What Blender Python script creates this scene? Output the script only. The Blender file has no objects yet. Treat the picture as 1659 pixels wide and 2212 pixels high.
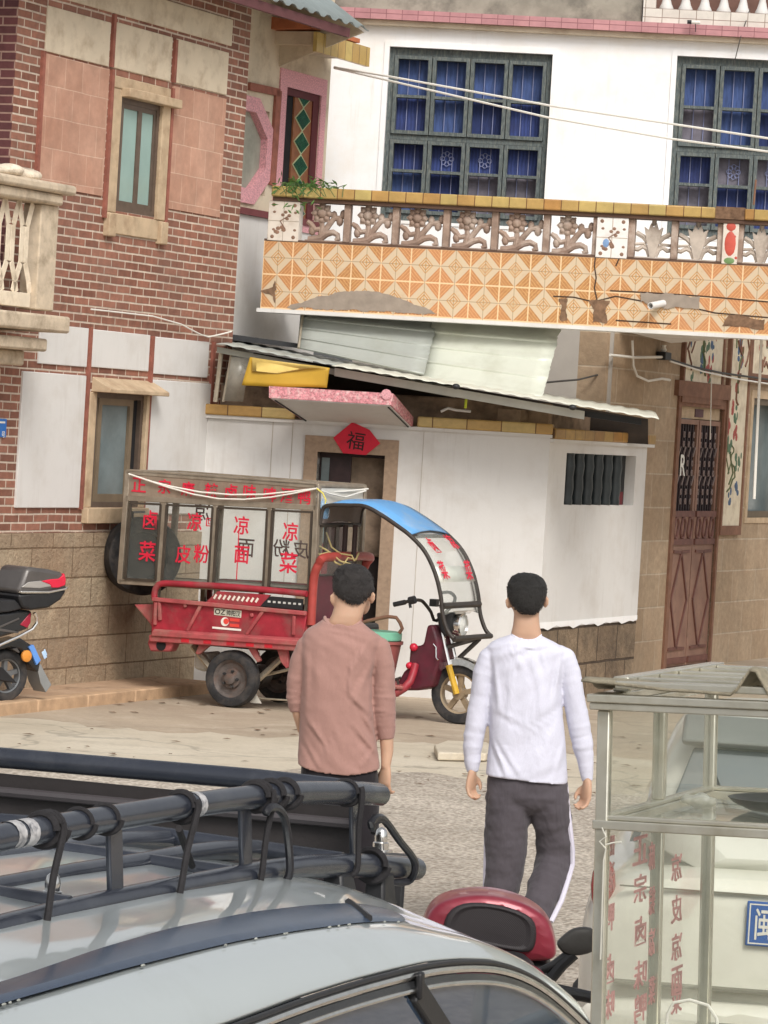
import bpy, math, random
from math import sin, cos, pi, radians, atan, sqrt
from mathutils import Vector, Matrix, noise
random.seed(7)
S = bpy.context.scene
COL = S.collection

# ------------------------------------------------------------------ camera, world, sun, exposure
HC, FV = 2.37, 8000.0                 # camera height, focal length in units of a 1659 px wide picture
ROLL = atan(0.0594); PITCH = atan((1106 - 917) * cos(ROLL) / FV)
_F = Vector((0, cos(PITCH), -sin(PITCH))); _U0 = Vector((0, sin(PITCH), cos(PITCH))); _X0 = Vector((1, 0, 0))
_R = _X0 * cos(ROLL) + _U0 * sin(ROLL); _U = _U0 * cos(ROLL) - _X0 * sin(ROLL)
cam = bpy.data.cameras.new('camera'); cam.sensor_fit = 'HORIZONTAL'; cam.sensor_width = 36
cam.lens = 36 * FV / 1659; cam.clip_start = 0.1; cam.clip_end = 800
co = bpy.data.objects.new('camera', cam); COL.objects.link(co); S.camera = co
co.matrix_world = Matrix(((_R.x, _U.x, -_F.x, 0), (_R.y, _U.y, -_F.y, 0), (_R.z, _U.z, -_F.z, HC), (0, 0, 0, 1)))

SUN_EL, SUN_AZ = 44, 162              # degrees; azimuth clockwise from +Y: behind the camera, a little to its right
W = bpy.data.worlds.new('World'); S.world = W; W.use_nodes = True
nt = W.node_tree; bg = nt.nodes['Background']
sky = nt.nodes.new('ShaderNodeTexSky'); sky.sky_type = 'NISHITA'; sky.sun_disc = False
sky.sun_elevation = radians(SUN_EL); sky.sun_rotation = radians(SUN_AZ); sky.dust_density = 4; sky.air_density = 1.2
hs = nt.nodes.new('ShaderNodeHueSaturation'); hs.inputs['Saturation'].default_value = 0.16
nt.links.new(sky.outputs[0], hs.inputs['Color']); nt.links.new(hs.outputs[0], bg.inputs['Color'])
bg.inputs['Strength'].default_value = 0.135
sl = bpy.data.lights.new('sun', 'SUN'); sl.energy = 1.75; sl.angle = radians(22); sl.color = (1, 0.95, 0.88)
so = bpy.data.objects.new('sun', sl); COL.objects.link(so)
_a, _e = radians(SUN_AZ), radians(SUN_EL)
so.rotation_euler = Vector((sin(_a) * cos(_e), cos(_a) * cos(_e), sin(_e))).to_track_quat('Z', 'Y').to_euler()
so.location = (0, 0, 30)
S.view_settings.view_transform = 'Standard'; S.view_settings.look = 'None'
S.view_settings.exposure = 0.10; S.view_settings.gamma = 1
S.cycles.max_bounces = 8; S.cycles.transparent_max_bounces = 12; S.cycles.use_denoising = True

# ------------------------------------------------------------------ placing: from a sight line to a point on a real plane
def ray(x, y):
    d = _F * FV + _R * (x - 829.5) - _U * (y - 1106)
    return d / d.y
CAM = Vector((0, 0, HC))
def PY(x, y, Y): return CAM + ray(x, y) * Y
def PZ(x, y, z):
    d = ray(x, y); return CAM + d * ((z - HC) / d.z)
class Pl:                              # a vertical plane: local x along the wall, local y up, local z out of the wall
    def __init__(s, O, ux, uy):
        s.u = Vector((ux, uy, 0)).normalized(); s.n = Vector((s.u.y, -s.u.x, 0)); s.O = Vector((O[0], O[1], 0))
        s.M = Matrix(((s.u.x, 0, s.n.x, s.O.x), (s.u.y, 0, s.n.y, s.O.y), (0, 1, 0, 0), (0, 0, 0, 1)))
    def uv(s, x, y, n=0.0):
        d = ray(x, y); P = CAM + d * (((s.O + s.n * n - CAM).dot(s.n)) / d.dot(s.n))
        return ((P - s.O).dot(s.u), P.z)
    def p(s, x, y, n=0.0):
        u, v = s.uv(x, y, n); return Vector((u, v, n))
    def poly(s, pts, n=0.0): return [s.uv(x, y, n) for x, y in pts]
    def shift(s, n): return Pl(s.O + s.n * n, s.u.x, s.u.y)
    def world(s, u, v, n=0.0): return s.M @ Vector((u, v, n))
VPX = 4100
def _dir(x, y): d = ray(x, y); return d.x, d.y
D2 = Vector((*_dir(VPX, 917 + .0594 * (VPX - 829.5)), 0)).normalized()

# ------------------------------------------------------------------ mesh helpers
class MB:
    def __init__(s): s.v = []; s.f = []
    def add(s, vs, fs):
        k = len(s.v); s.v += [tuple(p) for p in vs]; s.f += [[i + k for i in f] for f in fs]; return s
    def box(s, x0, x1, y0, y1, z0, z1):
        vs = [(x, y, z) for z in (z0, z1) for y in (y0, y1) for x in (x0, x1)]
        return s.add(vs, [(0, 2, 3, 1), (4, 5, 7, 6), (0, 1, 5, 4), (2, 6, 7, 3), (0, 4, 6, 2), (1, 3, 7, 5)])
    def hexa(s, a, b):                 # two matching quads
        return s.add(list(a) + list(b), [(3, 2, 1, 0), (4, 5, 6, 7)] + [(i, (i + 1) % 4, 4 + (i + 1) % 4, 4 + i) for i in range(4)])
    def prism(s, poly, z0, z1):
        n = len(poly)
        ar = sum(poly[i][0] * poly[(i + 1) % n][1] - poly[(i + 1) % n][0] * poly[i][1] for i in range(n))
        if ar < 0: poly = poly[::-1]
        vs = [(p[0], p[1], z0) for p in poly] + [(p[0], p[1], z1) for p in poly]
        return s.add(vs, [tuple(range(n))[::-1], tuple(range(n, 2 * n))] + [(i, (i + 1) % n, n + (i + 1) % n, n + i) for i in range(n)])
    def bar(s, p, q, w, z0, z1):
        p = Vector(p[:2]); q = Vector(q[:2]); t = (q - p).normalized(); k = Vector((-t.y, t.x)) * w / 2
        return s.prism([p - k, q - k, q + k, p + k], z0, z1)
    def tube(s, pts, r, seg=8, closed=False, caps=True, flat=1.0):
        P = [Vector(p) for p in pts]; n = len(P); rad = r if isinstance(r, (list, tuple)) else [r] * n
        rings = []; nrm = None
        for i in range(n):
            a = P[(i - 1) % n] if (closed or i > 0) else P[i]; b = P[(i + 1) % n] if (closed or i < n - 1) else P[i]
            t = (b - a); t = t.normalized() if t.length > 1e-9 else Vector((0, 0, 1))
            if nrm is None:
                nrm = t.orthogonal().normalized()
            nrm = (nrm - t * nrm.dot(t)); nrm = nrm.normalized() if nrm.length > 1e-6 else t.orthogonal().normalized()
            bn = t.cross(nrm)
            rings.append([P[i] + (nrm * cos(2 * pi * k / seg) + bn * sin(2 * pi * k / seg) * flat) * rad[i] for k in range(seg)])
        return s.loft(rings, closed=closed, caps=caps)
    def loft(s, rings, closed=False, caps=True):
        m = len(rings[0]); k = len(s.v); n = len(rings)
        vs = [p for r in rings for p in r]; fs = []
        for i in range(n if closed else n - 1):
            j = (i + 1) % n
            for a in range(m):
                b = (a + 1) % m; fs.append((i * m + a, i * m + b, j * m + b, j * m + a))
        if caps and not closed: fs += [tuple(range(m))[::-1], tuple((n - 1) * m + a for a in range(m))]
        return s.add(vs, fs)
    def lathe(s, prof, o=(0, 0, 0), ax=2, seg=24, closed=False):  # prof: (radius, height along axis)
        o = Vector(o); rings = []
        for r, h in prof:
            ring = []
            for k in range(seg):
                c, d = cos(2 * pi * k / seg) * r, sin(2 * pi * k / seg) * r
                ring.append(o + (Vector((h, c, d)), Vector((d, h, c)), Vector((c, d, h)))[ax])
            rings.append(ring)
        return s.loft(rings, closed=closed)
    def ball(s, c, r, seg=12, rings=8):
        r = (r, r, r) if not isinstance(r, (tuple, list)) else r; c = Vector(c); R = []
        for i in range(rings + 1):
            t = pi * i / rings; q = max(sin(t), 0.02)
            R.append([c + Vector((r[0] * q * cos(2 * pi * k / seg), r[1] * q * sin(2 * pi * k / seg), -r[2] * cos(t))) for k in range(seg)])
        return s.loft(R)
    def sheet(s, fn, nu, nv, th=None):
        vs = [fn(i / nu, j / nv) for j in range(nv + 1) for i in range(nu + 1)]
        fs = [(j * (nu + 1) + i, j * (nu + 1) + i + 1, (j + 1) * (nu + 1) + i + 1, (j + 1) * (nu + 1) + i) for j in range(nv) for i in range(nu)]
        return s.add(vs, fs)
    def wall(s, x0, x1, y0, y1, z0, z1, holes):      # a slab with rectangular openings (x0,x1,y0,y1)
        xs = sorted({x0, x1, *[h[0] for h in holes], *[h[1] for h in holes]}); ys = sorted({y0, y1, *[h[2] for h in holes], *[h[3] for h in holes]})
        xs = [x for x in xs if x0 <= x <= x1]; ys = [y for y in ys if y0 <= y <= y1]
        solid = lambda i, j: 0 <= i < len(xs) - 1 and 0 <= j < len(ys) - 1 and not any(h[0] - 1e-6 <= xs[i] and xs[i + 1] <= h[1] + 1e-6 and h[2] - 1e-6 <= ys[j] and ys[j + 1] <= h[3] + 1e-6 for h in holes)
        for i in range(len(xs) - 1):
            for j in range(len(ys) - 1):
                if not solid(i, j): continue
                a, b, c, d = xs[i], xs[i + 1], ys[j], ys[j + 1]
                s.add([(a, c, z1), (b, c, z1), (b, d, z1), (a, d, z1)], [(0, 1, 2, 3)]); s.add([(a, c, z0), (b, c, z0), (b, d, z0), (a, d, z0)], [(3, 2, 1, 0)])
                if not solid(i - 1, j): s.add([(a, c, z0), (a, c, z1), (a, d, z1), (a, d, z0)], [(0, 1, 2, 3)])
                if not solid(i + 1, j): s.add([(b, c, z0), (b, d, z0), (b, d, z1), (b, c, z1)], [(0, 1, 2, 3)])
                if not solid(i, j - 1): s.add([(a, c, z0), (b, c, z0), (b, c, z1), (a, c, z1)], [(0, 1, 2, 3)])
                if not solid(i, j + 1): s.add([(a, d, z0), (a, d, z1), (b, d, z1), (b, d, z0)], [(0, 1, 2, 3)])
        return s

def obj(name, mb, mat, parent=None, M=None, bevel=0, solid=0, sub=0, remesh=0, smooth=0, sharp=38, displace=None, each=False):
    if each:
        par_ = list(range(len(mb.v)))
        def fnd(i):
            while par_[i] != i: par_[i] = par_[par_[i]]; i = par_[i]
            return i
        for f in mb.f:
            for q in f[1:]: par_[fnd(q)] = fnd(f[0])
        isl = {}
        for f in mb.f: isl.setdefault(fnd(f[0]), []).append(f)
        o = None
        for fs in isl.values():
            ids = sorted({i for f in fs for i in f}); mp = {i: k for k, i in enumerate(ids)}
            m2 = MB(); m2.v = [mb.v[i] for i in ids]; m2.f = [[mp[i] for i in f] for f in fs]
            o = obj(name, m2, mat, parent, M, bevel, solid, sub, remesh, smooth, sharp, displace)
        return o
    me = bpy.data.meshes.new(name); me.from_pydata(mb.v, [], mb.f); me.validate(); me.update()
    me.polygons.foreach_set('use_smooth', [True] * len(me.polygons)); me.set_sharp_from_angle(angle=radians(sharp))
    me.materials.append(mat)
    o = bpy.data.objects.new(name, me); COL.objects.link(o)
    if parent: o.parent = parent
    if M is not None: o.matrix_local = M
    if solid: m = o.modifiers.new('solid', 'SOLIDIFY'); m.thickness = solid; m.offset = 0
    if remesh:
        m = o.modifiers.new('remesh', 'REMESH'); m.mode = 'VOXEL'; m.voxel_size = remesh; m.use_smooth_shade = True
    if smooth: m = o.modifiers.new('smooth', 'SMOOTH'); m.iterations = smooth; m.factor = .5
    if displace:
        tx = bpy.data.textures.new(name, 'CLOUDS'); tx.noise_scale = displace[0]; tx.noise_depth = 2
        m = o.modifiers.new('displace', 'DISPLACE'); m.texture = tx; m.strength = displace[1]; m.mid_level = .5; m.texture_coords = 'LOCAL'
    if bevel: m = o.modifiers.new('bevel', 'BEVEL'); m.width = bevel; m.segments = 2; m.limit_method = 'ANGLE'; m.angle_limit = radians(40); m.harden_normals = False
    if sub: m = o.modifiers.new('sub', 'SUBSURF'); m.levels = sub; m.render_levels = sub
    return o
def tag(o, label, cat, group=None, kind=None):
    if kind: o['kind'] = kind
    if label: o['label'] = label
    if cat: o['category'] = cat
    if group: o['group'] = group
    return o
def root(name, label, cat, M=None, group=None):
    o = bpy.data.objects.new(name, None); COL.objects.link(o); o.empty_display_size = .2
    if M is not None: o.matrix_world = M
    return tag(o, label, cat, group)
def T(x=0, y=0, z=0): return Matrix.Translation((x, y, z))
def spl(P, k=4):                        # a smooth curve through the given points
    P = [Vector(p) for p in P]; out = []
    for i in range(len(P) - 1):
        a, b, c, d = P[max(0, i - 1)], P[i], P[i + 1], P[min(len(P) - 1, i + 2)]
        for j in range(k):
            f = j / k; out.append(.5 * ((2 * b) + (c - a) * f + (2 * a - 5 * b + 4 * c - d) * f * f + (3 * b - a - 3 * c + d) * f ** 3))
    return out + [P[-1]]
def text_mb(body, h, center=(0, 0), z=0.0, depth=.002, flip=False, sx=1.0, rot=0.0, shear=0.0, bold=.010):
    c = bpy.data.curves.new('lettering', 'FONT'); c.body = body; c.extrude = depth / h / 2; c.resolution_u = 3; c.offset = bold
    o = bpy.data.objects.new('lettering', c); COL.objects.link(o)
    bpy.context.view_layer.update()
    me = bpy.data.meshes.new_from_object(o.evaluated_get(bpy.context.evaluated_depsgraph_get()))
    vs = [v.co.copy() for v in me.vertices]; fs = [list(p.vertices) for p in me.polygons]
    bpy.data.objects.remove(o); bpy.data.curves.remove(c); bpy.data.meshes.remove(me)
    xs = [v.x for v in vs]; ys = [v.y for v in vs]; cx, cy = (min(xs) + max(xs)) / 2, (min(ys) + max(ys)) / 2
    k = h / (max(ys) - min(ys)); out = []
    for v in vs:
        x, y = (v.x - cx) * k * sx, (v.y - cy) * k
        if flip: x = -x
        x += shear * y; x, y = x * cos(rot) - y * sin(rot), x * sin(rot) + y * cos(rot)
        out.append((center[0] + x, center[1] + y, z + v.z * k))
    if flip: fs = [f[::-1] for f in fs]
    return out, fs

# ------------------------------------------------------------------ materials
def lin(c): c /= 255; return c / 12.92 if c <= .04045 else ((c + .055) / 1.055) ** 2.4
def A(r, g, b, k=1.05): return tuple(min(.88, lin(q) * k) for q in (r, g, b))   # picture value -> surface colour
class NT:
    def __init__(s, name):
        s.m = bpy.data.materials.new(name); s.m.use_nodes = True; s.t = s.m.node_tree; s.b = s.t.nodes['Principled BSDF']
        s.tc = s.t.nodes.new('ShaderNodeTexCoord')
    def n(s, typ, **kw):
        o = s.t.nodes.new('ShaderNode' + typ)
        for k, v in kw.items():
            if hasattr(o, k) and k not in ('inputs',): setattr(o, k, v)
        return o
    def l(s, a, b): s.t.links.new(a, b)
    def val(s, i, v):
        if isinstance(v, bpy.types.NodeSocket): s.l(v, i)
        else: i.default_value = v
    def math(s, op, a, b=0.0, c=0.0):
        o = s.n('Math', operation=op); s.val(o.inputs[0], a); s.val(o.inputs[1], b); s.val(o.inputs[2], c); return o.outputs[0]
    def noise(s, scale, detail=4, rough=.55, vec=None, stretch=None, dist=0):
        o = s.n('TexNoise'); o.inputs['Scale'].default_value = scale; o.inputs['Detail'].default_value = detail; o.inputs['Roughness'].default_value = rough; o.inputs['Distortion'].default_value = dist
        v = vec or s.tc.outputs['Object']
        if stretch:
            mp = s.n('Mapping'); mp.inputs['Scale'].default_value = stretch; s.l(v, mp.inputs[0]); v = mp.outputs[0]
        s.l(v, o.inputs['Vector']); return o.outputs['Fac']
    def ramp(s, f, stops):
        o = s.n('ValToRGB'); e = o.color_ramp.elements
        while len(e) < len(stops): e.new(.5)
        for k, (p, c) in enumerate(stops):
            e[k].position = p; e[k].color = (*c, 1) if not isinstance(c, (int, float)) else (c, c, c, 1)
        s.l(f, o.inputs[0]); return o.outputs[0]
    def mix(s, f, a, b, mode='MIX'):
        o = s.n('Mix', data_type='RGBA', blend_type=mode)
        s.val(o.inputs[0], f)
        for i, q in ((6, a), (7, b)):
            if isinstance(q, (tuple, list)): o.inputs[i].default_value = (*q[:3], 1)
            else: s.l(q, o.inputs[i])
        return o.outputs[2]
    def bump(s, h, strength=.3, dist=.01, prev=None):
        o = s.n('Bump'); o.inputs['Strength'].default_value = strength; o.inputs['Distance'].default_value = dist; s.l(h, o.inputs['Height'])
        if prev is not None: s.l(prev, o.inputs['Normal'])
        return o.outputs[0]
    def done(s, col=None, rough=.7, metal=0, normal=None, spec=.5):
        if col is not None: s.val(s.b.inputs['Base Color'], col if isinstance(col, bpy.types.NodeSocket) else (*col[:3], 1))
        s.val(s.b.inputs['Roughness'], rough); s.val(s.b.inputs['Metallic'], metal); s.b.inputs['Specular IOR Level'].default_value = spec
        if normal is not None: s.l(normal, s.b.inputs['Normal'])
        return s.m
def mul(c, k): return tuple(min(.9, q * k) for q in c)
def mat(name, c, rough=.7, metal=0, var=.18, vs=5, bump=.15, bs=120, bd=.004, spec=.4, dirt=None, ds=3, damt=.5, stretch=None, coat=0, streak=None, samt=.4):
    t = NT(name)
    col = t.mix(t.ramp(t.noise(vs, 5, .6, stretch=stretch), [(.3, 0.0), (.7, 1.0)]), mul(c, 1 - var), mul(c, 1 + var))
    if dirt: col = t.mix(t.math('MULTIPLY', t.ramp(t.noise(ds, 6, .65, stretch=stretch), [(.48, 0.0), (.68, 1.0)]), damt), col, dirt)
    if streak:
        sf = t.math('MULTIPLY', t.ramp(t.noise(1, 6, .7, stretch=(16, .9, 16)), [(.52, 0.0), (.80, 1.0)]), t.ramp(t.noise(1.4, 5, .65), [(.45, 0.0), (.70, 1.0)]))
        col = t.mix(t.math('MULTIPLY', sf, samt), col, streak)
    nm = t.bump(t.noise(bs, 3), bump, bd) if bump else None
    m = t.done(col, rough, metal, nm, spec)
    if coat: t.b.inputs['Coat Weight'].default_value = coat; t.b.inputs['Coat Roughness'].default_value = .06
    return m
def brickmat(name, c1, c2, mortar, bw, rh, ms, off=.5, bump=.6, rough=.8, dirt=None, damt=.4, wob=.012, noisev=.25, squash=1.0, rock=0.0):
    t = NT(name); v = t.tc.outputs['Object']
    # wobble the joints a little
    nz = t.n('TexNoise'); nz.inputs['Scale'].default_value = 2.2; nz.inputs['Detail'].default_value = 3; t.l(v, nz.inputs['Vector'])
    vm = t.n('VectorMath', operation='SCALE'); t.l(nz.outputs['Color'], vm.inputs[0]); vm.inputs['Scale'].default_value = wob
    va = t.n('VectorMath', operation='ADD'); t.l(v, va.inputs[0]); t.l(vm.outputs[0], va.inputs[1])
    b = t.n('TexBrick'); b.offset = off; b.squash = squash
    t.l(va.outputs[0], b.inputs['Vector']); b.inputs['Scale'].default_value = 1
    b.inputs['Brick Width'].default_value = bw; b.inputs['Row Height'].default_value = rh; b.inputs['Mortar Size'].default_value = ms; b.inputs['Mortar Smooth'].default_value = .3; b.inputs['Bias'].default_value = 0
    b.inputs['Color1'].default_value = (*c1, 1); b.inputs['Color2'].default_value = (*c2, 1); b.inputs['Mortar'].default_value = (*mortar, 1)
    n1 = t.noise(14, 6, .65); col = t.mix(1.0, b.outputs['Color'], t.ramp(n1, [(.2, 1 - noisev), (.8, min(1, 1 + noisev * .2))]), 'MULTIPLY')
    if dirt: col = t.mix(t.math('MULTIPLY', t.ramp(t.noise(1.6, 6, .65), [(.42, 0.0), (.68, 1.0)]), damt), col, dirt)
    col = t.mix(1.0, col, t.ramp(t.noise(3.1, 5, .7), [(.28, .72), (.72, 1.0)]), 'MULTIPLY')
    h = t.math('ADD', t.math('MULTIPLY', b.outputs['Fac'], -1.0), t.math('MULTIPLY', t.noise(30 if rock else 70, 5, .6), .25 + rock))
    return t.done(col, rough, 0, t.bump(h, bump, .012), .3)
def glass(name, c, rough=.03, alpha=.3, spec=.6, tint=(.97, .98, .965), smear=4):
    t = NT(name); out = [n for n in t.t.nodes if n.type == 'OUTPUT_MATERIAL'][0]
    tr = t.n('BsdfTransparent'); tr.inputs[0].default_value = (*tint, 1)
    df = t.n('BsdfDiffuse'); df.inputs[0].default_value = (*c[:3], 1)
    gl = t.n('BsdfGlossy'); gl.inputs['Roughness'].default_value = rough; gl.inputs['Color'].default_value = (.9, .9, .9, 1)
    m1 = t.n('MixShader'); t.l(tr.outputs[0], m1.inputs[1]); t.l(df.outputs[0], m1.inputs[2])
    t.l(t.math('MULTIPLY', t.ramp(t.noise(smear, 6, .7), [(.25, .55), (.75, 1.25)]), alpha), m1.inputs[0])
    fr = t.n('Fresnel'); fr.inputs['IOR'].default_value = 1.33; m2 = t.n('MixShader')
    t.l(fr.outputs[0], m2.inputs[0]); t.l(m1.outputs[0], m2.inputs[1]); t.l(gl.outputs[0], m2.inputs[2])
    ge = t.n('NewGeometry'); t2 = t.n('BsdfTransparent'); m3 = t.n('MixShader')    # the pane's far face adds nothing
    t.l(ge.outputs['Backfacing'], m3.inputs[0]); t.l(m2.outputs[0], m3.inputs[1]); t.l(t2.outputs[0], m3.inputs[2]); t.l(m3.outputs[0], out.inputs[0]); return t.m
# ------------------------------------------------------------------ shared materials
m_brick = brickmat('red_brick', A(184, 127, 106), A(144, 97, 81), A(236, 217, 198), .25, .068, .0085, noisev=.45, dirt=A(136, 110, 98), damt=.45)
m_brickdark = brickmat('dark_brick', A(112, 66, 66), A(90, 56, 58), A(170, 138, 124), .25, .068, .008, noisev=.3)
m_rubble = brickmat('rough_granite', A(206, 186, 158), A(186, 164, 138), A(140, 118, 94), .72, .245, .007, noisev=.45, bump=.9, rock=1.3, dirt=A(140, 112, 88), damt=.5)
m_block = brickmat('stone_block', A(204, 180, 152), A(184, 160, 132), A(214, 196, 172), .86, .34, .009, noisev=.35, bump=.5, rock=.5, dirt=A(150, 122, 96), damt=.4)
m_cream = mat('stained_plaster', A(204, 190, 168), .85, var=.08, vs=3, dirt=A(150, 128, 104), ds=4, damt=.55, bump=.25, bs=60)
m_white = mat('white_paint', A(210, 208, 205), .75, var=.03, vs=2, bump=.25, bs=45, bd=.003, dirt=A(182, 174, 164), ds=1.6, damt=.4, streak=A(140, 126, 112), samt=.5)
m_white2 = mat('white_render', A(250, 245, 236), .8, var=.02, vs=2, bump=.2, bs=60, bd=.003, dirt=A(222, 208, 190), ds=1.3, damt=.35, streak=A(176, 160, 138), samt=.5)
m_ochre = mat('sandy_stone', A(186, 164, 136), .85, var=.14, vs=8, bump=.5, bs=90, dirt=A(140, 112, 86), ds=5, damt=.5)
m_stone = mat('weathered_stone', A(196, 180, 158), .9, var=.14, vs=9, bump=.5, bs=70, dirt=A(128, 112, 92), ds=6, damt=.6)
m_granite = mat('granite_frame', A(152, 130, 110), .85, var=.16, vs=25, bump=.35, bs=160)
m_pinkstone = mat('pink_terrazzo', A(206, 150, 156), .6, var=.35, vs=70, bump=.2, bs=90)
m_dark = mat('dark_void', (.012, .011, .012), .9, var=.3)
m_black = mat('black_plastic', (.018, .018, .02), .45, var=.2, vs=20, bump=.1)
m_rubber = mat('tyre_rubber', (.025, .025, .027), .75, var=.4, vs=14, bump=.4, bs=90, dirt=(.11, .09, .075), ds=9, damt=.5)
m_chrome = mat('chrome', (.75, .74, .72), .18, 1, var=.1, vs=30, bump=0)
m_steel = mat('stainless_steel', (.58, .56, .51), .32, 1, var=.25, vs=7, bump=.12, bs=40, dirt=(.32, .28, .2), ds=6, damt=.5)
m_alu = mat('aluminium', A(176, 166, 148), .42, .55, var=.15, vs=9, bump=.08, dirt=A(120, 104, 82), ds=8, damt=.4)
m_zinc = mat('grey_green_sheet', A(168, 172, 166), .5, .2, var=.06, vs=3, bump=.1, dirt=A(140, 140, 124), ds=2.2, damt=.4)
m_zinc2 = mat('pale_green_sheet', A(202, 205, 192), .5, .15, var=.05, vs=3, bump=.1, dirt=A(160, 160, 140), ds=2.5, damt=.35)
m_redtxt = mat('red_lettering', A(208, 34, 62, 1.0), .5, var=.08, vs=40, bump=0)
m_darkred = mat('dark_red_lettering', A(96, 34, 40), .5, var=.1, bump=0)
m_winframe = mat('brown_window_frame', A(98, 84, 74), .5, .2, var=.15, vs=12, bump=.1)
m_frost = mat('frosted_pane', A(146, 172, 166), .18, var=.08, vs=2, bump=0, spec=.6)
m_frost2 = mat('grey_pane', A(116, 128, 130), .12, var=.2, vs=3, bump=0, spec=.6)
m_wood = mat('weathered_green_wood', A(84, 92, 92), .75, var=.35, vs=14, bump=.5, bs=50, stretch=(4, 1, 4), dirt=A(132, 132, 122), ds=16, damt=.55)
m_bar = mat('pale_bar', A(126, 132, 168), .5, var=.1)
m_bricktrim = mat('red_trim', A(142, 88, 74), .8, var=.25, vs=12, bump=.4, bs=60)
m_rust = mat('brown_trim', A(126, 92, 74), .8, var=.2, vs=10, bump=.3)
m_wire = mat('white_cable', A(225, 222, 214), .6, var=.05)
m_wiredark = mat('dark_cable', (.06, .055, .05), .6, var=.2)

# ------------------------------------------------------------------ ground
t = NT('rough_aggregate')
vr = t.n('TexVoronoi'); vr.inputs['Scale'].default_value = 34; t.l(t.tc.outputs['Object'], vr.inputs['Vector'])
c = t.ramp(t.math('ADD', t.math('MULTIPLY', vr.outputs['Distance'], .9), t.math('MULTIPLY', t.noise(60, 5, .7), .5)), [(.25, A(126, 114, 102)), (.55, A(172, 160, 146)), (.9, A(214, 204, 190))])
c = t.mix(t.ramp(t.noise(.5, 6, .6), [(.35, 0.0), (.7, .6)]), c, A(142, 130, 116))
c = t.mix(t.ramp(t.noise(1.7, 7, .7), [(.5, 0.0), (.7, .45)]), c, A(112, 102, 92))
m_ground = t.done(c, .9, 0, t.bump(t.math('ADD', vr.outputs['Distance'], t.noise(50, 4)), .8, .02), .3)
def concrete(name, c1, c2, c3):
    t = NT(name)
    c = t.mix(t.ramp(t.noise(.45, 7, .65), [(.35, 0.0), (.66, 1.0)]), c1, c2)
    c = t.mix(t.math('MULTIPLY', t.ramp(t.noise(2.2, 7, .7), [(.5, 0.0), (.72, 1.0)]), .6), c, c3)
    c = t.mix(t.ramp(t.noise(26, 5, .7), [(.3, .35), (.55, 0.0)]), c, mul(c1, .6))
    vo = t.n('TexVoronoi', feature='DISTANCE_TO_EDGE'); vo.inputs['Scale'].default_value = .33
    nz = t.n('TexNoise'); nz.inputs['Scale'].default_value = 1.2; nz.inputs['Detail'].default_value = 5; t.l(t.tc.outputs['Object'], nz.inputs['Vector'])
    va = t.n('VectorMath', operation='ADD'); t.l(t.tc.outputs['Object'], va.inputs[0]); t.l(nz.outputs['Color'], va.inputs[1]); t.l(va.outputs[0], vo.inputs['Vector'])
    c = t.mix(t.ramp(vo.outputs['Distance'], [(.002, .55), (.008, 0.0)]), c, mul(c1, .4))
    return t.done(c, .88, 0, t.bump(t.noise(35, 6, .7), .5, .012), .3)
m_conc = concrete('tan_concrete', A(182, 166, 146), A(156, 141, 123), A(198, 185, 167))
m_conc2 = concrete('pale_concrete', A(204, 194, 176), A(184, 172, 152), A(154, 142, 124))
m_walk = concrete('sidewalk_concrete', A(178, 150, 124), A(164, 136, 112), A(196, 172, 146))
tag(obj('ground', MB().add([(-400, -200, 0), (400, -200, 0), (400, 600, 0), (-400, 600, 0)], [(0, 1, 2, 3)]), m_ground), None, None, kind='structure')
def edge(y, amp, n=320, x0=-16, x1=16, s=1.0, o=0): return [(x0 + (x1 - x0) * i / n, y + amp * (noise.noise((i * .065 * s + o, o, 0)) + .5 * noise.noise((i * .24 + o, 3, 0)) + .25 * noise.noise((i * .8 + o, 7, 0)) + .12 * noise.noise((i * 2.3 + o, 9, 0)))) for i in range(n + 1)]
e1 = edge(25.0, .9, o=2); e2 = edge(27.4, .7, o=9)
def strip(name, a, b, z, m):
    n = len(a); vs = [(x, y - .1, .0006) for x, y in a] + [(x, y + .5, z) for x, y in a] + [(x, y, z) for x, y in b]     # the front edge feathers down to the ground
    return tag(obj(name, MB().add(vs, [(r * n + i, r * n + i + 1, (r + 1) * n + i + 1, (r + 1) * n + i) for r in range(2) for i in range(n - 1)]), m), None, None, kind='structure')
strip('concrete_road', e1, [(x, 60) for x, y in e1], .005, m_conc2)
strip('concrete_yard', e2, [(x, 60) for x, y in e2], .010, m_conc)

# ------------------------------------------------------------------ brick house on the left
P0 = PZ(262, 1466, .10)
L = Pl(P0, D2.x, D2.y); l = L.uv
kerb_n = 0.0
for q in ((110, 1511), (440, 1476)):
    w = PZ(*q, .10); kerb_n += (w - L.O).dot(L.n) / 2
kerb_n = max(.35, kerb_n)
uE = 1.84
sw = MB().box(-7, .6, -.2, .10, .0, kerb_n - .13)
tag(obj('sidewalk', sw, m_walk, M=L.M, bevel=.01), None, None, kind='structure')
kb = MB()
for i in range(9): kb.box(-7 + i * .85, -7 + i * .85 + .842, -.2, .104, kerb_n - .127, kerb_n)
tag(obj('kerb', kb, mat('kerb_stone', A(180, 150, 120), .85, var=.2, vs=8, bump=.5, bs=60), M=L.M, bevel=.012), None, None, kind='structure')

H = root('brick_house', 'red brick house with cream plaster panels and two small stone framed windows', 'house', L.M)
uA = l(30, 200)[0]
w1 = (*sorted((l(255, 330)[0], l(341, 330)[0])), l(290, 462)[1] - .0, l(300, 218)[1])
w2 = (*sorted((l(201, 970)[0], l(305, 970)[0])), l(240, 1096)[1], l(250, 850)[1])
obj('wall', MB().wall(uA, uE, 1.34, 7.2, -.32, 0, [w1, w2]), m_brick, H)
obj('stone_base', MB().box(uA - .0, uE - .02, 0, 1.338, -.32, .03), m_rubble, H)
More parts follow.
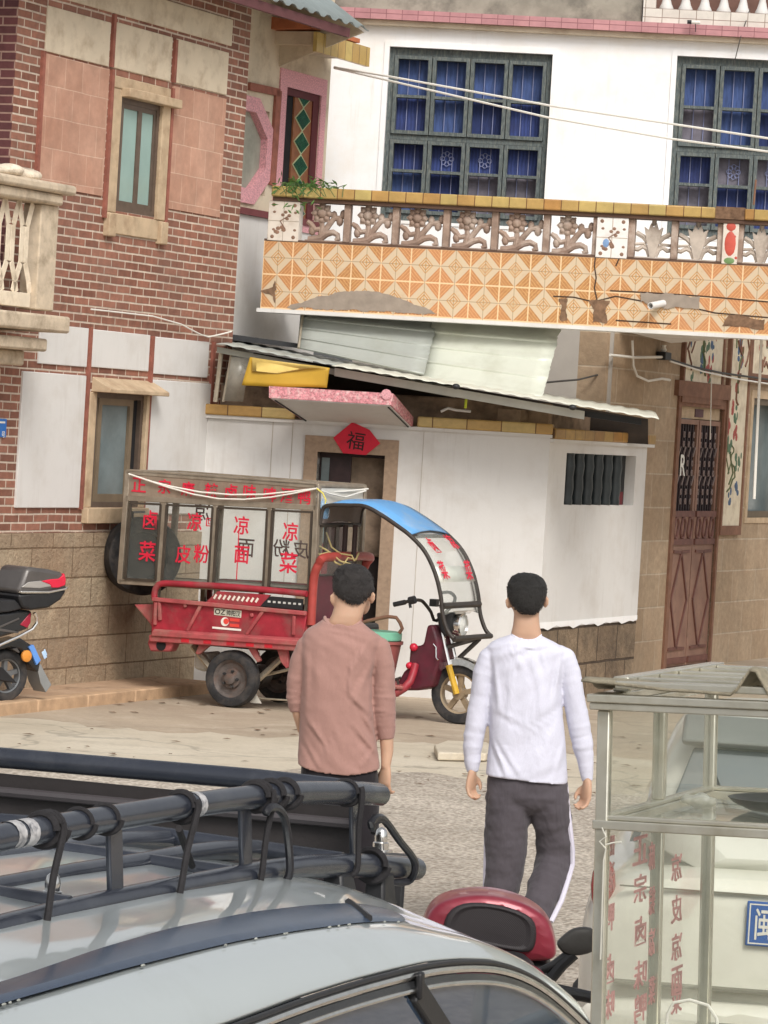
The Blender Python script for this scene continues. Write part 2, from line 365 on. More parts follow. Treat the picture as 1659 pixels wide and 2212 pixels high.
# brick pilasters at either end stand a little proud
def quad(pts, n=0): return [l(x, y, n) for x, y in pts]
def rect(pts):
    q = quad(pts); us = sorted(p[0] for p in q); vs = sorted(p[1] for p in q)
    return ((us[0] + us[1]) / 2, (us[2] + us[3]) / 2, (vs[0] + vs[1]) / 2, (vs[2] + vs[3]) / 2)
m_pinktile = brickmat('salmon_tile', A(212, 168, 146), A(198, 154, 132), A(228, 194, 172), .30, .245, .004, noisev=.2, bump=.3, wob=.02, dirt=A(170, 118, 96), damt=.4)
for pts in ([(100, 10), (237, 50), (232, 143), (97, 112)], [(247, 47), (370, 80), (366, 176), (243, 147)], [(380, 85), (492, 112), (487, 207), (376, 177)], [(110, -60), (500, 30), (500, 96), (105, -6)],
            [(98, 703), (190, 706), (184, 792), (66, 785)], [(200, 710), (322, 725), (318, 800), (193, 795)], [(332, 728), (452, 738), (443, 815), (325, 808)]):
    r = rect(pts); obj('plaster_panel', MB().box(r[0], r[1], r[2], r[3], -.05, .014), m_cream if pts[0][1] < 700 else m_white, H, bevel=.006)
for pts in ([(48, 803), (183, 810), (166, 1098), (28, 1096)], [(322, 820), (452, 828), (437, 1112), (308, 1108)]):
    r = rect(pts); obj('plaster_panel', MB().box(r[0], r[1], r[2], r[3], -.05, .02), m_white, H, bevel=.006)
for pts in ([(97, 117), (233, 148), (220, 420), (75, 402)], [(372, 187), (487, 212), (472, 467), (357, 452)]):
    r = rect(pts); obj('tile_panel', MB().box(r[0], r[1], r[2], r[3], -.05, .012), m_pinktile, H)
# thin red dividing strips
for a, b in (((238, 150), (222, 470)), ((368, 190), (352, 480)), ((242, 30), (238, 145)), ((375, 85), (371, 178)), ((195, 706), (168, 1100)), ((327, 726), (303, 1100)), ((457, 738), (440, 1110)), ((93, 110), (72, 400))):
    (u0, v0), (u1, v1) = l(*a), l(*b)
    obj('brick_strip', MB().box(min(u0, u1) + .0, min(u0, u1) + .045, min(v0, v1), max(v0, v1), -.05, .026), m_bricktrim, H)
def house_window(r, surround, deep=.005):
    u0, u1, v0, v1 = r; f = .045
    fr = obj('window', MB().wall(u0, u1, v0, v1, -deep - .05, -deep, [(u0 + f, u1 - f, v0 + f, v1 - f)]), m_winframe, H)
    return fr
f1 = house_window(w1, None); u0, u1, v0, v1 = w1; um = (u0 + u1) / 2
obj('sash', MB().wall(u0 + .045, um + .02, v0 + .045, v1 - .045, -.03, -.010, [(u0 + .085, um - .02, v0 + .09, v1 - .085)]).wall(um + .022, u1 - .045, v0 + .045, v1 - .045, -.038, -.014, [(um + .065, u1 - .085, v0 + .09, v1 - .085)]), m_winframe, f1, each=True)
obj('pane', MB().box(u0 + .085, um - .02, v0 + .09, v1 - .085, -.024, -.020), m_frost, f1); obj('pane', MB().box(um + .065, u1 - .085, v0 + .09, v1 - .085, -.030, -.024), m_frost, f1)
st = MB(); st.box(u0 - .17, u0, v0 - .02, v1 + .06, -.2, .012).box(u1, u1 + .15, v0 - .02, v1 + .06, -.2, .030)
st.box(u0 - .17, u1 + .15, v1 + .061, v1 + .16, -.2, .02).box(u0 - .02, u1 + .24, v1 + .0, v1 + .075, -.19, .09)
st.box(u0 - .17, u1 + .15, v0 - .19, v0 - .021, -.2, .02).box(u0 - .19, u0 - .06, v0 - .22, v0 - .03, -.18, .055).box(u1 + .05, u1 + .18, v0 - .22, v0 - .03, -.18, .055)
obj('window_surround', st, m_ochre, H, bevel=.008)
f2 = house_window(w2, None, .004); u0, u1, v0, v1 = w2
obj('pane', MB().box(u0 + .045, u1 - .2, v0 + .05, v1 - .05, -.05, -.04), m_frost2, f2)
obj('sash', MB().wall(u0 + .09, u1 - .17, v0 + .045, v1 - .045, -.039, -.012, [(u0 + .15, u1 - .23, v0 + .11, v1 - .1)]), mat('tan_window_frame', A(128, 112, 92), .5, .2, var=.15), f2)
obj('back_panel', MB().box(u1 - .2, u1 - .045, v0 + .05, v1 - .05, -.05, -.04), m_dark, f2)
st = MB().box(u0 - .12, u0, v0 - .0, v1 + .0, -.2, .012).box(u1, u1 + .05, v0 - .0, v1, -.2, .035).box(u0 - .14, u1 + .1, v0 - .13, v0 - .001, -.2, .06)
st.hexa([(u0 - .1, v1 + .002, -.1), (u1 + .12, v1 + .002, -.1), (u1 + .12, v1 + .18, -.1), (u0 - .1, v1 + .18, -.1)], [(u0 - .06, v1 + .002, .16), (u1 + .16, v1 + .002, .16), (u1 + .16, v1 + .035, .16), (u0 - .06, v1 + .035, .16)])
obj('window_surround', st, m_ochre, H, bevel=.006)
# end wall facing the street corner (seen edge on at far left)
E_ = Pl(L.world(uA, 0, -.0), -L.n.x, -L.n.y)
EP = Pl(L.world(uA, 0, 0) - L.n * 3, L.n.x, L.n.y)
obj('end_wall', MB().box(0, 2.998, .0, 7.2, -.2, .002), m_brickdark, H, M=L.M.inverted() @ EP.M)
# roof: eave fascia and corrugated sheet sloping to the street
r0, r1 = L.uv(570, 12, .5), L.uv(798, 52, .5)
ve = (r0[1] + r1[1]) / 2; ue = r1[0]
def corr(u0, u1, n, fn, amp=.018, per=.2):
    k = int((u1 - u0) / per * 4)
    prof = [0, 0, 1, 1]
    return MB().sheet(lambda a, b: fn(u0 + (u1 - u0) * a, b, amp * prof[int(round(a * k)) % 4]), k, n)
obj('roof_sheet', corr(-3.5, ue, 4, lambda u, b, h: (u, ve + 1.5 * b + h, .5 - 2.2 * b), .03, .26), mat('grey_roof_sheet', A(150, 160, 160), .45, .3, var=.06, dirt=A(120, 126, 124), ds=3, damt=.4), H, solid=.006)
obj('fascia', MB().box(-3.5, ue - .35, ve - .10, ve - .02, .42, .46), mat('maroon_fascia', A(96, 58, 60), .7, var=.2), H)
obj('gable_end', MB().prism([(-.35, ve - .35), (.48, ve - .02), (-.35, ve + .5)], 0, .02), m_cream, H, M=L.M.inverted() @ Pl(L.world(ue - .06, 0, 0), L.n.x, L.n.y).M)

# plaster wing beyond the brick corner, set back from it
LW = L.shift(-.35); lw = LW.uv
G = root('plaster_house', 'cream plaster wing with pink framed octagon and diamond tiled window beside the brick house', 'house', LW.M)
uW1 = lw(712, 200)[0]
vr_ = lw(545, 452)[1]
wp = (*sorted((lw(612, 290)[0], lw(687, 290)[0])), lw(640, 395)[1] - .35, lw(655, 197)[1])
oc = lw(528, 322); orx, ory = lw(590, 322)[0] - oc[0], lw(528, 205)[1] - oc[1]
obj('wall', MB().wall(uE - 1.2, uW1, vr_, 6.6, -.3, 0, [wp, (oc[0] - orx * .8, oc[0] + orx * .8, oc[1] - ory * .8, oc[1] + ory * .8)]), m_cream, G)
obj('lower_wall', MB().box(uE - 1.2, uW1 - .02, 0, vr_ - .062, -.3, .0), m_white, G)
obj('string_course', MB().box(uE - 1.2, uW1 - .01, vr_ - .06, vr_, -.3, .03), mat('dark_red_trim', A(112, 58, 60), .7), G)
def octa(k, q=.38): return [(oc[0] + orx * k * a, oc[1] + ory * k * b) for a, b in ((1, q), (q, 1), (-q, 1), (-1, q), (-1, -q), (-q, -1), (q, -1), (1, -q))]
o1, o2 = octa(1.0), octa(.72); rg = MB()
for i in range(8):
    j = (i + 1) % 8
    rg.hexa([(*o1[i], -.06), (*o1[j], -.06), (*o2[j], -.06), (*o2[i], -.06)][::-1], [(*o1[i], .02), (*o1[j], .02), (*o2[j], .02), (*o2[i], .02)][::-1])
obj('octagon_frame', rg, m_pinkstone, G)
obj('recess_wall', MB().box(oc[0] - orx, oc[0] + orx, oc[1] - ory, oc[1] + ory, -.09, -.05), mat('dim_plaster', A(150, 150, 138), .8, var=.3, vs=3), G)  # grey tone stands in for shade, so the octagon reads as open
pf = obj('window', MB().wall(wp[0] - .16, wp[1] + .12, wp[2] - .1, wp[3] + .16, -.08, .015, [wp]), m_pinkstone, G, bevel=.006)
obj('inner_frame', MB().wall(wp[0], wp[1], wp[2], wp[3], -.06, -.005, [(wp[0] + .05, wp[1] - .14, wp[2], wp[3] - .07)]), mat('oxblood_frame', A(84, 34, 38), .6, var=.2), pf)
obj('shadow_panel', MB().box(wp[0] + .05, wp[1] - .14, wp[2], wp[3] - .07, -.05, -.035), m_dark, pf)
tb0, tb1 = wp[0] + (wp[1] - wp[0]) * .32, wp[1] - .14
obj('tile_back', MB().box(tb0, tb1, wp[2], wp[3] - .07, -.034, -.018), mat('brown_tile', A(132, 84, 54), .5, var=.25, vs=14), pf)
dm = MB(); dl = MB(); vv = wp[2] + .08
hd = .103
while vv < wp[3]:
    c0 = (tb0 + tb1) / 2; hw = (tb1 - tb0) * .40
    dl.prism([(c0 - hw * 1.14, vv), (c0, vv - hd * 1.1), (c0 + hw * 1.14, vv), (c0, vv + hd * 1.1)], -.0175, -.0135)
    dm.prism([(c0 - hw, vv), (c0, vv - hd * .93), (c0 + hw, vv), (c0, vv + hd * .93)], -.013, -.009); vv += hd * 2.12
obj('tile_border', dl, mat('pale_green_glaze', A(170, 178, 140), .4), pf); obj('diamond_tile', dm, mat('green_glaze', A(28, 74, 52), .25, var=.3, vs=10), pf)
for (a, b) in (((535, 186), (600, 200)), ((598, 195), (584, 400))):
    (u0_, v0_), (u1_, v1_) = lw(*a), lw(*b)
    obj('trim', MB().bar((u0_, v0_), (u1_, v1_), .07 if a[0] == 535 else .12, -.05, .028), m_bricktrim, G)
# tiled eave slab
ea, eb = LW.uv(662, 85, .45), LW.uv(795, 122, .45); ev = (ea[1] + eb[1]) / 2
m_captile = brickmat('glazed_edge_tile', A(216, 190, 118), A(196, 152, 90), A(120, 84, 54), .17, 30, .006, off=0, noisev=.2, bump=.4, rough=.35, wob=.004)
obj('eave_slab', MB().box(ea[0] + .3, eb[0], ev - .02, ev + .1, -.6, .42), m_cream, G)
obj('eave_tile', MB().box(ea[0] + .22, eb[0] + .02, ev - .09, ev + .09, .421, .46), m_captile, G)
obj('ridge_tile', MB().hexa([(ea[0] + .2, ev + .1, -.2), (eb[0] - .1, ev + .1, -.2), (eb[0] - .1, ev + .12, .4), (ea[0] + .2, ev + .12, .4)], [(ea[0] + .2, ev + .25, -.2), (eb[0] - .1, ev + .25, -.2), (eb[0] - .1, ev + .16, .4), (ea[0] + .2, ev + .16, .4)]), mat('orange_rooftile', A(176, 104, 70), .7, var=.2), G)

# stone balcony at the far left
LB = .45
bq = lambda x, y: L.uv(x, y, LB)
bal = obj('balcony', MB().box(bq(-190, 660)[0], bq(118, 690)[0] + .08, bq(60, 682)[1] - .11, bq(60, 682)[1] + .02, -.0, LB + .10), m_stone, H, bevel=.02)
br = MB(); vb = bq(60, 700)[1] - .10
for k, (a, b) in enumerate(((.10, .0), (.22, .10), (.36, .24))):
    br.box(bq(-190, 700)[0], bq(100, 720)[0] - k * .12, vb - a, vb - b, -.01, LB + .02 - k * .13)
obj('bracket', br, m_stone, bal, bevel=.02)
cl = bq(100, 500); vt = bq(90, 440)[1]; vbm = bq(70, 668)[1]
obj('post', MB().box(bq(84, 560)[0], bq(122, 560)[0], vbm, vt, LB - .16, LB), m_stone, bal, bevel=.012)
obj('rail', MB().box(bq(-190, 440)[0], bq(126, 440)[0], vt, vt + .09, LB - .2, LB + .05).box(bq(-190, 430)[0], bq(144, 430)[0], vt + .091, vt + .17, LB - .22, LB + .09), m_stone, bal, bevel=.025)
lat = MB(); uu = bq(-190, 560)[0]; ul = bq(78, 560)[0]; v0 = vbm + .12; v1 = vt
cw = (bq(36, 540)[0] - bq(5, 540)[0]) * .98
n = int((ul - uu) / cw); hh = v1 - v0
for i in range(n + 1):
    x = ul - cw * (i + .5)
    for sgn in (-1, 1):
        pts = [(x + sgn * cw * .5, v1), (x + sgn * cw * .17, v1 - hh * .27), (x + sgn * cw * .17, v0 + hh * .33), (x + sgn * cw * .5, v0 + hh * .12), (x + sgn * cw * .62, v0)]
        pts2 = [(x + sgn * cw * .0, v1 - hh * .04), (x + sgn * cw * .17, v1 - hh * .27)]
        for p, q in zip(pts, pts[1:]): lat.bar(p, q, .068, LB - .058, LB - .05)
lat.box(uu, ul, v0 - .11, v0, LB - .13, LB - .03)
obj('lattice', lat, mat('pale_cast_stone', A(222, 208, 186), .85, var=.12, dirt=A(160, 140, 112), ds=6, damt=.5), bal, bevel=.008)
obj('back_wall', MB().box(uu, ul, vbm, vt, .03, .05), mat('dark_brown_wall', A(96, 72, 62), .9), bal)  # dark brown is the wall's own brick colour
# sack on the balcony rail
sk = MB()
for i in range(9): sk.ball((bq(-40 + i * 15, 415)[0], vt + .19 + .035 * random.random(), LB - .07 + .08 * random.random()), (.11 + .05 * random.random(), .04 + .03 * random.random(), .09))
tag(obj('sack', sk, mat('pale_sacking', A(214, 200, 180), .95, var=.25, vs=10, bump=.8, bs=30, bd=.02), M=L.M, remesh=.02, smooth=2), 'crumpled pale sacking lying on the stone balcony rail', 'sack')
# house number plaque
pq = [l(x, y, .02) for x, y in ((-30, 903), (17, 909), (15, 951), (-32, 946))]
u0, u1, v0, v1 = pq[0][0], pq[1][0], pq[3][1], pq[0][1]
pr = root('house_number_plaque', 'small blue house number plaque on brick at the far left', 'plaque', L.M)
obj('plate', MB().box(u0, u1, v0 + .01, v1, .001, .012), mat('blue_enamel', A(38, 110, 190), .35, var=.05), pr, bevel=.003)
mb = MB(); mb.add(*text_mb('1', .10, (u1 - .13, (v0 + v1) / 2 - .02), .0135)); mb.add(*text_mb('号', .05, (u1 - .05, (v0 + v1) / 2 - .045), .0135)); mb.box(u0 + .05, u1 - .03, v1 - .035, v1 - .02, .0125, .0135)
obj('lettering', mb, m_wire, pr)
# loose cable on the brick
cp = [(170, 678), (300, 700), (420, 718), (470, 728)]
tag(obj('cable', MB().tube([L.p(x, y, .05) for x, y in ((197, 668), (260, 675), (330, 683), (390, 700), (432, 722), (450, 728), (478, 722), (500, 716))], .007, 6), m_wire, M=L.M), 'slack pale cable running along the brick above the plaster panels', 'cable')
# ------------------------------------------------------------------ white house: upper facade, parapet, tiled balcony
def plane_at(x, y, Y, deg):
    P = PY(x, y, Y); return Pl(P, cos(radians(deg)), -sin(radians(deg)))
WP = plane_at(720, 300, 36.3, 5); wq = WP.uv
WH = root('white_house', 'white rendered house with blue curtained windows above an orange tiled balcony', 'house', WP.M)
uL = wq(722, 250)[0] - .6
uR = 6.5
a = wq(840, 300); b = wq(1186, 300); c2 = wq(1453, 300)
W1 = (wq(831, 290)[0], wq(1184, 290)[0], wq(900, 478)[1], wq(1000, 108)[1])
W2 = (wq(1453, 290)[0], wq(1453, 290)[0] + W1[1] - W1[0], W1[2], wq(1500, 122)[1])
vC0, vC1 = wq(1250, 66)[1], wq(1250, 44)[1]
obj('wall', MB().wall(uL, uR, 3.55, vC0, -.3, 0, [W1, W2]), m_white2, WH)
m_pinktile2 = brickmat('pink_edge_tile', A(204, 150, 152), A(192, 138, 142), A(150, 100, 104), .155, .12, .004, off=0, noisev=.15, bump=.3, rough=.4, wob=.004)
obj('cornice', MB().box(uL, uR, vC0, vC1, -.3, .16), m_pinktile2, WH)
obj('soffit_mould', MB().box(uL, uR, vC0 - .05, vC0 - .001, -.2, .10), m_cream, WH)
uK = wq(1390, 20)[0]
m_parapet = mat('stained_cement', A(150, 144, 132), .9, var=.25, vs=3, dirt=A(84, 80, 74), ds=3.2, damt=.7, bump=.3, bs=40)
obj('parapet', MB().box(uL, uK - .01, vC1, vC1 + .9, -.25, .05), m_parapet, WH)
m_whitetile = brickmat('white_strip_tile', A(232, 226, 216), A(222, 214, 204), A(150, 130, 118), .165, .085, .004, off=0, noisev=.1, bump=.3, rough=.4, wob=.004)
obj('terrace_kerb', MB().box(uK, uR, vC1, wq(1450, 22)[1], -.25, .10), m_whitetile, WH)
vb0 = wq(1450, 22)[1]
bt = MB()
for i in range(16):
    x = uK + .22 + i * .185
    bt.lathe([(.07, vb0), (.075, vb0 + .03), (.045, vb0 + .06), (.03, vb0 + .2), (.06, vb0 + .35), (.03, vb0 + .5)], (x, 0, -.02), 1, 12) if False else bt.lathe([(.066, 0), (.07, .02), (.05, .06), (.03, .14), (.055, .3), (.03, .5)], (x, vb0, -.02), 1, 12)
obj('baluster', bt, m_white, WH, each=True); obj('terrace_rail', MB().box(uK, uR, vb0 + .5, vb0 + .6, -.15, .1).box(uK, uK + .12, vb0, vb0 + .5, -.1, .1), m_whitetile, WH)
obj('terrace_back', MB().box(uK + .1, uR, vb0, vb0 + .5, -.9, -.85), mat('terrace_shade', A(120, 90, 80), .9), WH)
m_curt = NT('blue_curtain')
wv = m_curt.n('TexWave'); wv.inputs['Scale'].default_value = 9; wv.inputs['Distortion'].default_value = 3; m_curt.l(m_curt.tc.outputs['Object'], wv.inputs['Vector'])
cc = m_curt.mix(wv.outputs['Fac'], A(38, 54, 108), A(54, 72, 134)); cc = m_curt.mix(m_curt.ramp(m_curt.noise(4, 4), [(.42, 0.0), (.62, .6)]), cc, A(32, 38, 80))
m_curt = m_curt.done(cc, .7)
m_curts = [m_curt, mat('faded_blue_curtain', A(62, 82, 130), .7, var=.35, vs=6, stretch=(6, 1, 1), bump=0), mat('deep_blue_curtain', A(34, 48, 94), .7, var=.35, vs=6, stretch=(6, 1, 1), bump=0)]
m_curt2 = mat('grey_curtain', A(112, 108, 118), .8, var=.3, vs=8, bump=0)
pass
m_emb = mat('curtain_emblem', A(84, 104, 196), .7, var=.2)
def casement_window(r, greys):
    u0, u1, v0, v1 = r
    fr = obj('window', MB().wall(u0, u1, v0, v1, -.2, -.06, [(u0 + .05, u1 - .05, v0 + .07, v0 + (v1 - v0) * .485 - .025), (u0 + .05, u1 - .05, v0 + (v1 - v0) * .485 + .025, v1 - .07)]), m_wood, WH, bevel=.006)
    cw = (u1 - u0 - .10) / 4
    for row in range(2):
        a, b = (v0 + .07, v0 + (v1 - v0) * .485 - .025) if row == 0 else (v0 + (v1 - v0) * .485 + .025, v1 - .07)
        for k in range(4):
            x0 = u0 + .05 + k * cw; x1 = x0 + cw; f = .040
            mid = a + (b - a) * (.58 if row == 0 else .48)
            sn = obj('sash', MB().wall(x0 + .004, x1 - .004, a + .004, b - .004, -.15, -.035, [(x0 + f, x1 - f, a + f, mid - .014), (x0 + f, x1 - f, mid + .014, b - f)]), m_wood, fr, bevel=.004)
            obj('curtain', MB().box(x0 + f - .01, x1 - f + .01, mid, b - f + .01, -.20, -.19), m_curt2 if (k, row, 1) in greys else m_curts[(k * 3 + row) % 3], fr)
            obj('curtain', MB().box(x0 + f - .01, x1 - f + .01, a + f - .01, mid, -.20, -.19), m_curt2 if (k, row, 0) in greys else m_curts[(k + row * 2 + 1) % 3], fr)
            bm = MB()
            for q in (.33, .68): bm.box(x0 + f + (cw - 2 * f) * q - .004, x0 + f + (cw - 2 * f) * q + .004, a + f, b - f, -.175, -.168)
            if row == 0 and k in (1, 2):
                for q in range(8):
                    an = q * pi / 4; cx, cy = (x0 + x1) / 2 + .045 * cos(an), mid + (b - f - mid) * .55 + .05 * sin(an)
                    bm.tube([(cx + .022 * cos(w * pi / 5), cy + .022 * sin(w * pi / 5), -.17) for w in range(10)], .004, 5, closed=True)
            obj('window_bar', bm, m_bar, fr)
    return fr
casement_window(W1, {(2, 0, 0), (3, 0, 0)}); casement_window(W2, {(0, 1, 0), (1, 0, 1), (0, 0, 0), (2, 0, 1)})
obj('window_edge', MB().wall(W1[0] - .05, W1[1] + .04, W1[2] - .03, W1[3] + .05, -.03, .012, [W1]).wall(W2[0] - .05, W2[1] + .04, W2[2] - .03, W2[3] + .05, -.03, .012, [W2]), m_white2, WH, each=True)
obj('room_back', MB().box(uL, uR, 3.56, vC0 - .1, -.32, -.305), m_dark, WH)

# balcony
BP = plane_at(570, 660, 33.3, 9); bq2 = BP.uv
Bm = WP.M.inverted() @ BP.M
vB0 = .5 * (bq2(600, 668)[1] + bq2(1500, 716)[1]); vB1 = .5 * (bq2(600, 524)[1] + bq2(1500, 565)[1])
vK0 = .5 * (bq2(600, 432)[1] + bq2(1500, 463)[1]); vK1 = .5 * (bq2(600, 408)[1] + bq2(1500, 440)[1])
t = NT('diamond_tile_band'); sp = t.n('SeparateXYZ'); t.l(t.tc.outputs['Object'], sp.inputs[0])
TW = (bq2(1178, 600)[0] - bq2(616, 575)[0]) / 8.75; TH = .303
def tri(x, w, o):
    f = t.math('FRACT', t.math('DIVIDE', t.math('SUBTRACT', x, o), w)); return t.math('MULTIPLY', t.math('ABSOLUTE', t.math('SUBTRACT', f, .5)), 2.0)
d0 = bq2(600.5, 556.5)
ta = tri(sp.outputs[0], TW, d0[0] - TW / 2); tb = tri(sp.outputs[1], TH, d0[1] - TH / 2)
m_ = t.math('ADD', ta, tb)
cream, org, org2 = A(200, 180, 152), A(186, 138, 86), A(164, 112, 68)
inner = t.ramp(m_, [(.0, A(206, 160, 100)), (.10, A(206, 160, 100)), (.12, cream), (.22, cream), (.24, A(188, 134, 72)), (.31, A(188, 134, 72)), (.33, cream), (.41, cream), (.43, A(188, 140, 84)), (.49, A(188, 140, 84)), (.51, cream), (1.0, cream)])
on = t.mix(t.ramp(t.noise(40, 5, .7), [(.35, 0.0), (.65, 1.0)]), org2, org)
on = t.mix(t.ramp(t.noise(.9, 3), [(.4, 0.0), (.6, .45)]), on, A(204, 138, 100))
ring = t.math('MULTIPLY', t.math('GREATER_THAN', t.math('FRACT', t.math('MULTIPLY', m_, 4.2)), .78), .45)
on = t.mix(ring, on, A(226, 186, 130))
crs = t.math('MAXIMUM', t.math('GREATER_THAN', ta, .955), t.math('GREATER_THAN', tb, .955)); on = t.mix(t.math('MULTIPLY', crs, .8), on, A(232, 204, 164))
col = t.mix(t.math('GREATER_THAN', m_, 1.0), inner, on)
gr = t.math('MAXIMUM', t.math('LESS_THAN', ta, .022), t.math('LESS_THAN', tb, .022)); col = t.mix(t.math('MULTIPLY', gr, .6), col, A(128, 104, 80))
col = t.mix(t.math('MULTIPLY', t.ramp(t.noise(3, 6, .7), [(.55, 0.0), (.72, 1.0)]), .35), col, A(170, 130, 96))
m_band = t.done(col, .28, 0, t.bump(t.math('ADD', t.noise(20, 3), gr), .15, .004), .5)
uBl, uBr = bq2(566, 600)[0], 6.2
BAL = obj('balcony', MB().box(uBl, uBr, vB0, vB1, -.22, 0), m_band, WH, M=Bm)
BI = Matrix.Identity(4)
obj('edge_lip', MB().box(uBl - .03, uBr, vB0 - .035, vB0 - .001, -.25, .02), m_white, BAL)
obj('floor_slab', MB().box(uBl, uBr, vB0 + .02, vB0 + .2, -1.3, -.221), m_white, BAL)  # slab cut short so that light reaches the stone wall below
def ragged(P, amp=.02, step=.02):
    out = []
    for a, b in zip(P, P[1:] + P[:1]):
        a, b = Vector(a[:2]), Vector(b[:2]); n = max(1, int((b - a).length / step)); nn = Vector((a.y - b.y, b.x - a.x)).normalized() if n > 1 else Vector((0, 0))
        for k in range(n):
            q = a.lerp(b, k / n); out.append(q + nn * amp * (noise.noise((q.x * 9, q.y * 9, 2)) + .6 * noise.noise((q.x * 31, q.y * 31, 5))) * (1 if k else 0))
    return out
def bpoly(name, pts, m, n0=.001, n1=.005, par=None): return obj(name, MB().prism(ragged(BP.poly(pts)), n0, n1), m, par or BAL)
m_cem = mat('exposed_cement', A(146, 134, 122), .9, var=.15, vs=10, bump=.3)
m_expose = mat('exposed_brown_render', A(118, 92, 72), .95, var=.4, vs=20, bump=.7, bs=50)
bpoly('bare_cement', [(620, 664), (655, 653), (690, 640), (725, 632), (770, 628), (815, 630), (850, 640), (890, 655), (925, 668), (945, 679), (800, 671)], m_cem)
bpoly('broken_patch', [(563, 628), (590, 620), (594, 606), (597, 625), (594, 655), (590, 640), (563, 630)], m_expose)
for pts in ([(1207, 645), (1226, 645), (1222, 670), (1226, 692), (1210, 692), (1212, 668)], [(1272, 650), (1318, 650), (1308, 672), (1312, 698), (1280, 697), (1284, 670)], [(1575, 678), (1652, 690), (1650, 712), (1600, 705), (1560, 704)]):
    bpoly('broken_patch', pts, m_expose)
bpoly('cement_patch', [(1384, 632), (1512, 640), (1510, 668), (1425, 663), (1384, 652)], m_cem, .001, .012)
ck = MB()
for path in ([(1287, 548), (1284, 575), (1288, 600), (1284, 622), (1290, 650)], [(1195, 640), (1240, 642), (1282, 652), (1330, 640), (1384, 650)], [(1318, 628), (1400, 632), (1520, 640), (1659, 652)], [(1340, 553), (1330, 575)], [(1510, 668), (1545, 676), (1659, 686)], [(1450, 700), (1330, 692)]):
    P = BP.poly(path)
    for p, q in zip(P, P[1:]): ck.bar(p, q, .012, .001, .003)
obj('crack', ck, mat('crack_shadow', A(70, 54, 44), .95), BAL)
# cap rail and posts
m_cap = brickmat('glazed_cap_tile', A(206, 186, 118), A(192, 142, 82), A(122, 88, 56), .155, 30, .005, off=0, noisev=.22, bump=.4, rough=.35, wob=.004, dirt=A(130, 92, 60), damt=.3)
uc = bq2(1590, 460)[0]
obj('cap_rail', MB().box(uBl + .05, uc - .18, vK0, vK1, -.22, .05).box(uc + .08, uBr, vK0, vK1, -.22, .05), m_cap, BAL, bevel=.012)
obj('cap_base', MB().box(uBl + .06, uBr, vK0 - .035, vK0 - .001, -.18, .02).box(uBl, uBr, vB1 + .001, vB1 + .02, -.2, .0), mat('dark_mortar', A(92, 70, 58), .9), BAL)
obj('bare_cap', MB().box(uc - .179, uc + .079, vK0 - .0, vK1 + .01, -.2, .03), m_expose, BAL)
m_cast = mat('cast_cement', A(150, 128, 114), .9, var=.25, vs=8, bump=.4, bs=60, dirt=A(196, 186, 176), ds=4, damt=.6)
pu = [bq2(x, 500)[0] for x in (747, 852, 962, 1067, 1179, 1287, 1364, 1457, 1557, 1599, 1690)]
for x in pu: obj('post', MB().box(x - .03, x + .03, vB1 + .02, vK0 - .035, -.14, -.02), m_cast, BAL, bevel=.008)
t = NT('printed_panel_tile'); sp = t.n('SeparateXYZ'); t.l(t.tc.outputs['Object'], sp.inputs[0])
m_panel = mat('pale_panel_tile', A(214, 204, 192), .35, var=.06, vs=6, dirt=A(170, 150, 130), ds=8, damt=.35)
m_panel2 = mat('white_panel_tile', A(226, 222, 218), .3, var=.04, vs=6, dirt=A(180, 170, 160), ds=8, damt=.3)
def post_panel(x0, x1, m, deco):
    a, b = bq2(x0, 500)[0], bq2(x1, 500)[0]; z0, z1 = vB1 + .005, vK0 - .036
    pn = obj('panel_post', MB().box(a, b, z0, z1, -.18, .01), m, BAL, bevel=.005); cx, cz = (a + b) / 2, (z0 + z1) / 2; d = MB(); d2 = MB()
    if deco == 'flower':
        d.tube([(cx + .02, cz - .07, .011), (cx - .03, cz, .011), (cx + .05, cz + .05, .011)], .006, 5)
        for q in range(5): d.ball((cx - .03 + .035 * cos(q), cz - .08 + .025 * sin(q * 1.3), .01), (.022, .018, .003), 8, 4)
        for q in range(4): d.ball((cx + .02 + .03 * cos(q * 1.7), cz + .05 + .03 * sin(q * 1.5), .01), (.018, .015, .003), 8, 4)
        for sx in (-1, 1):
            for sz in (-1, 1): d.ball((cx + sx * (b - a) * .34, cz + sz * (z1 - z0) * .4, .01), (.018, .018, .003), 8, 4); d.ball((cx + sx * (b - a) * .34 + .01, cz + sz * (z1 - z0) * .22, .01), (.015, .012, .003), 8, 4)
        d2.box(cx - .003, cx + .003, z0, z1, .009, .0115).box(a, b, cz - .003, cz + .003, .009, .0115)
        obj('grout', d2, mat('grey_grout', A(168, 154, 138), .9), pn); obj('motif', d, mat('brown_motif', A(130, 100, 82), .5, var=.3), pn)
        if m is m_panel2: obj('motif', MB().ball((cx - .05, cz - .05, .011), (.03, .04, .003), 8, 4), mat('blue_motif', A(120, 150, 190), .4), pn)
    else:
        d.ball((cx, cz, .01), (.05, .11, .006), 14, 8).ball((cx, cz + .15, .01), (.045, .04, .005), 10, 5); d2.ball((cx, cz - .15, .01), (.05, .03, .005), 10, 5)
        for q in range(8): d.ball((cx + random.uniform(-.06, .06), cz + random.uniform(-.16, .16), .01), (.014, .014, .003), 6, 4)
        obj('motif', d, mat('red_motif', A(188, 84, 70), .4, var=.2), pn); obj('motif', d2, mat('green_motif', A(110, 140, 90), .4), pn)
post_panel(578, 645, m_panel, 'flower'); post_panel(1289, 1357, m_panel2, 'flower'); post_panel(1562, 1596, m_panel, 'fish')
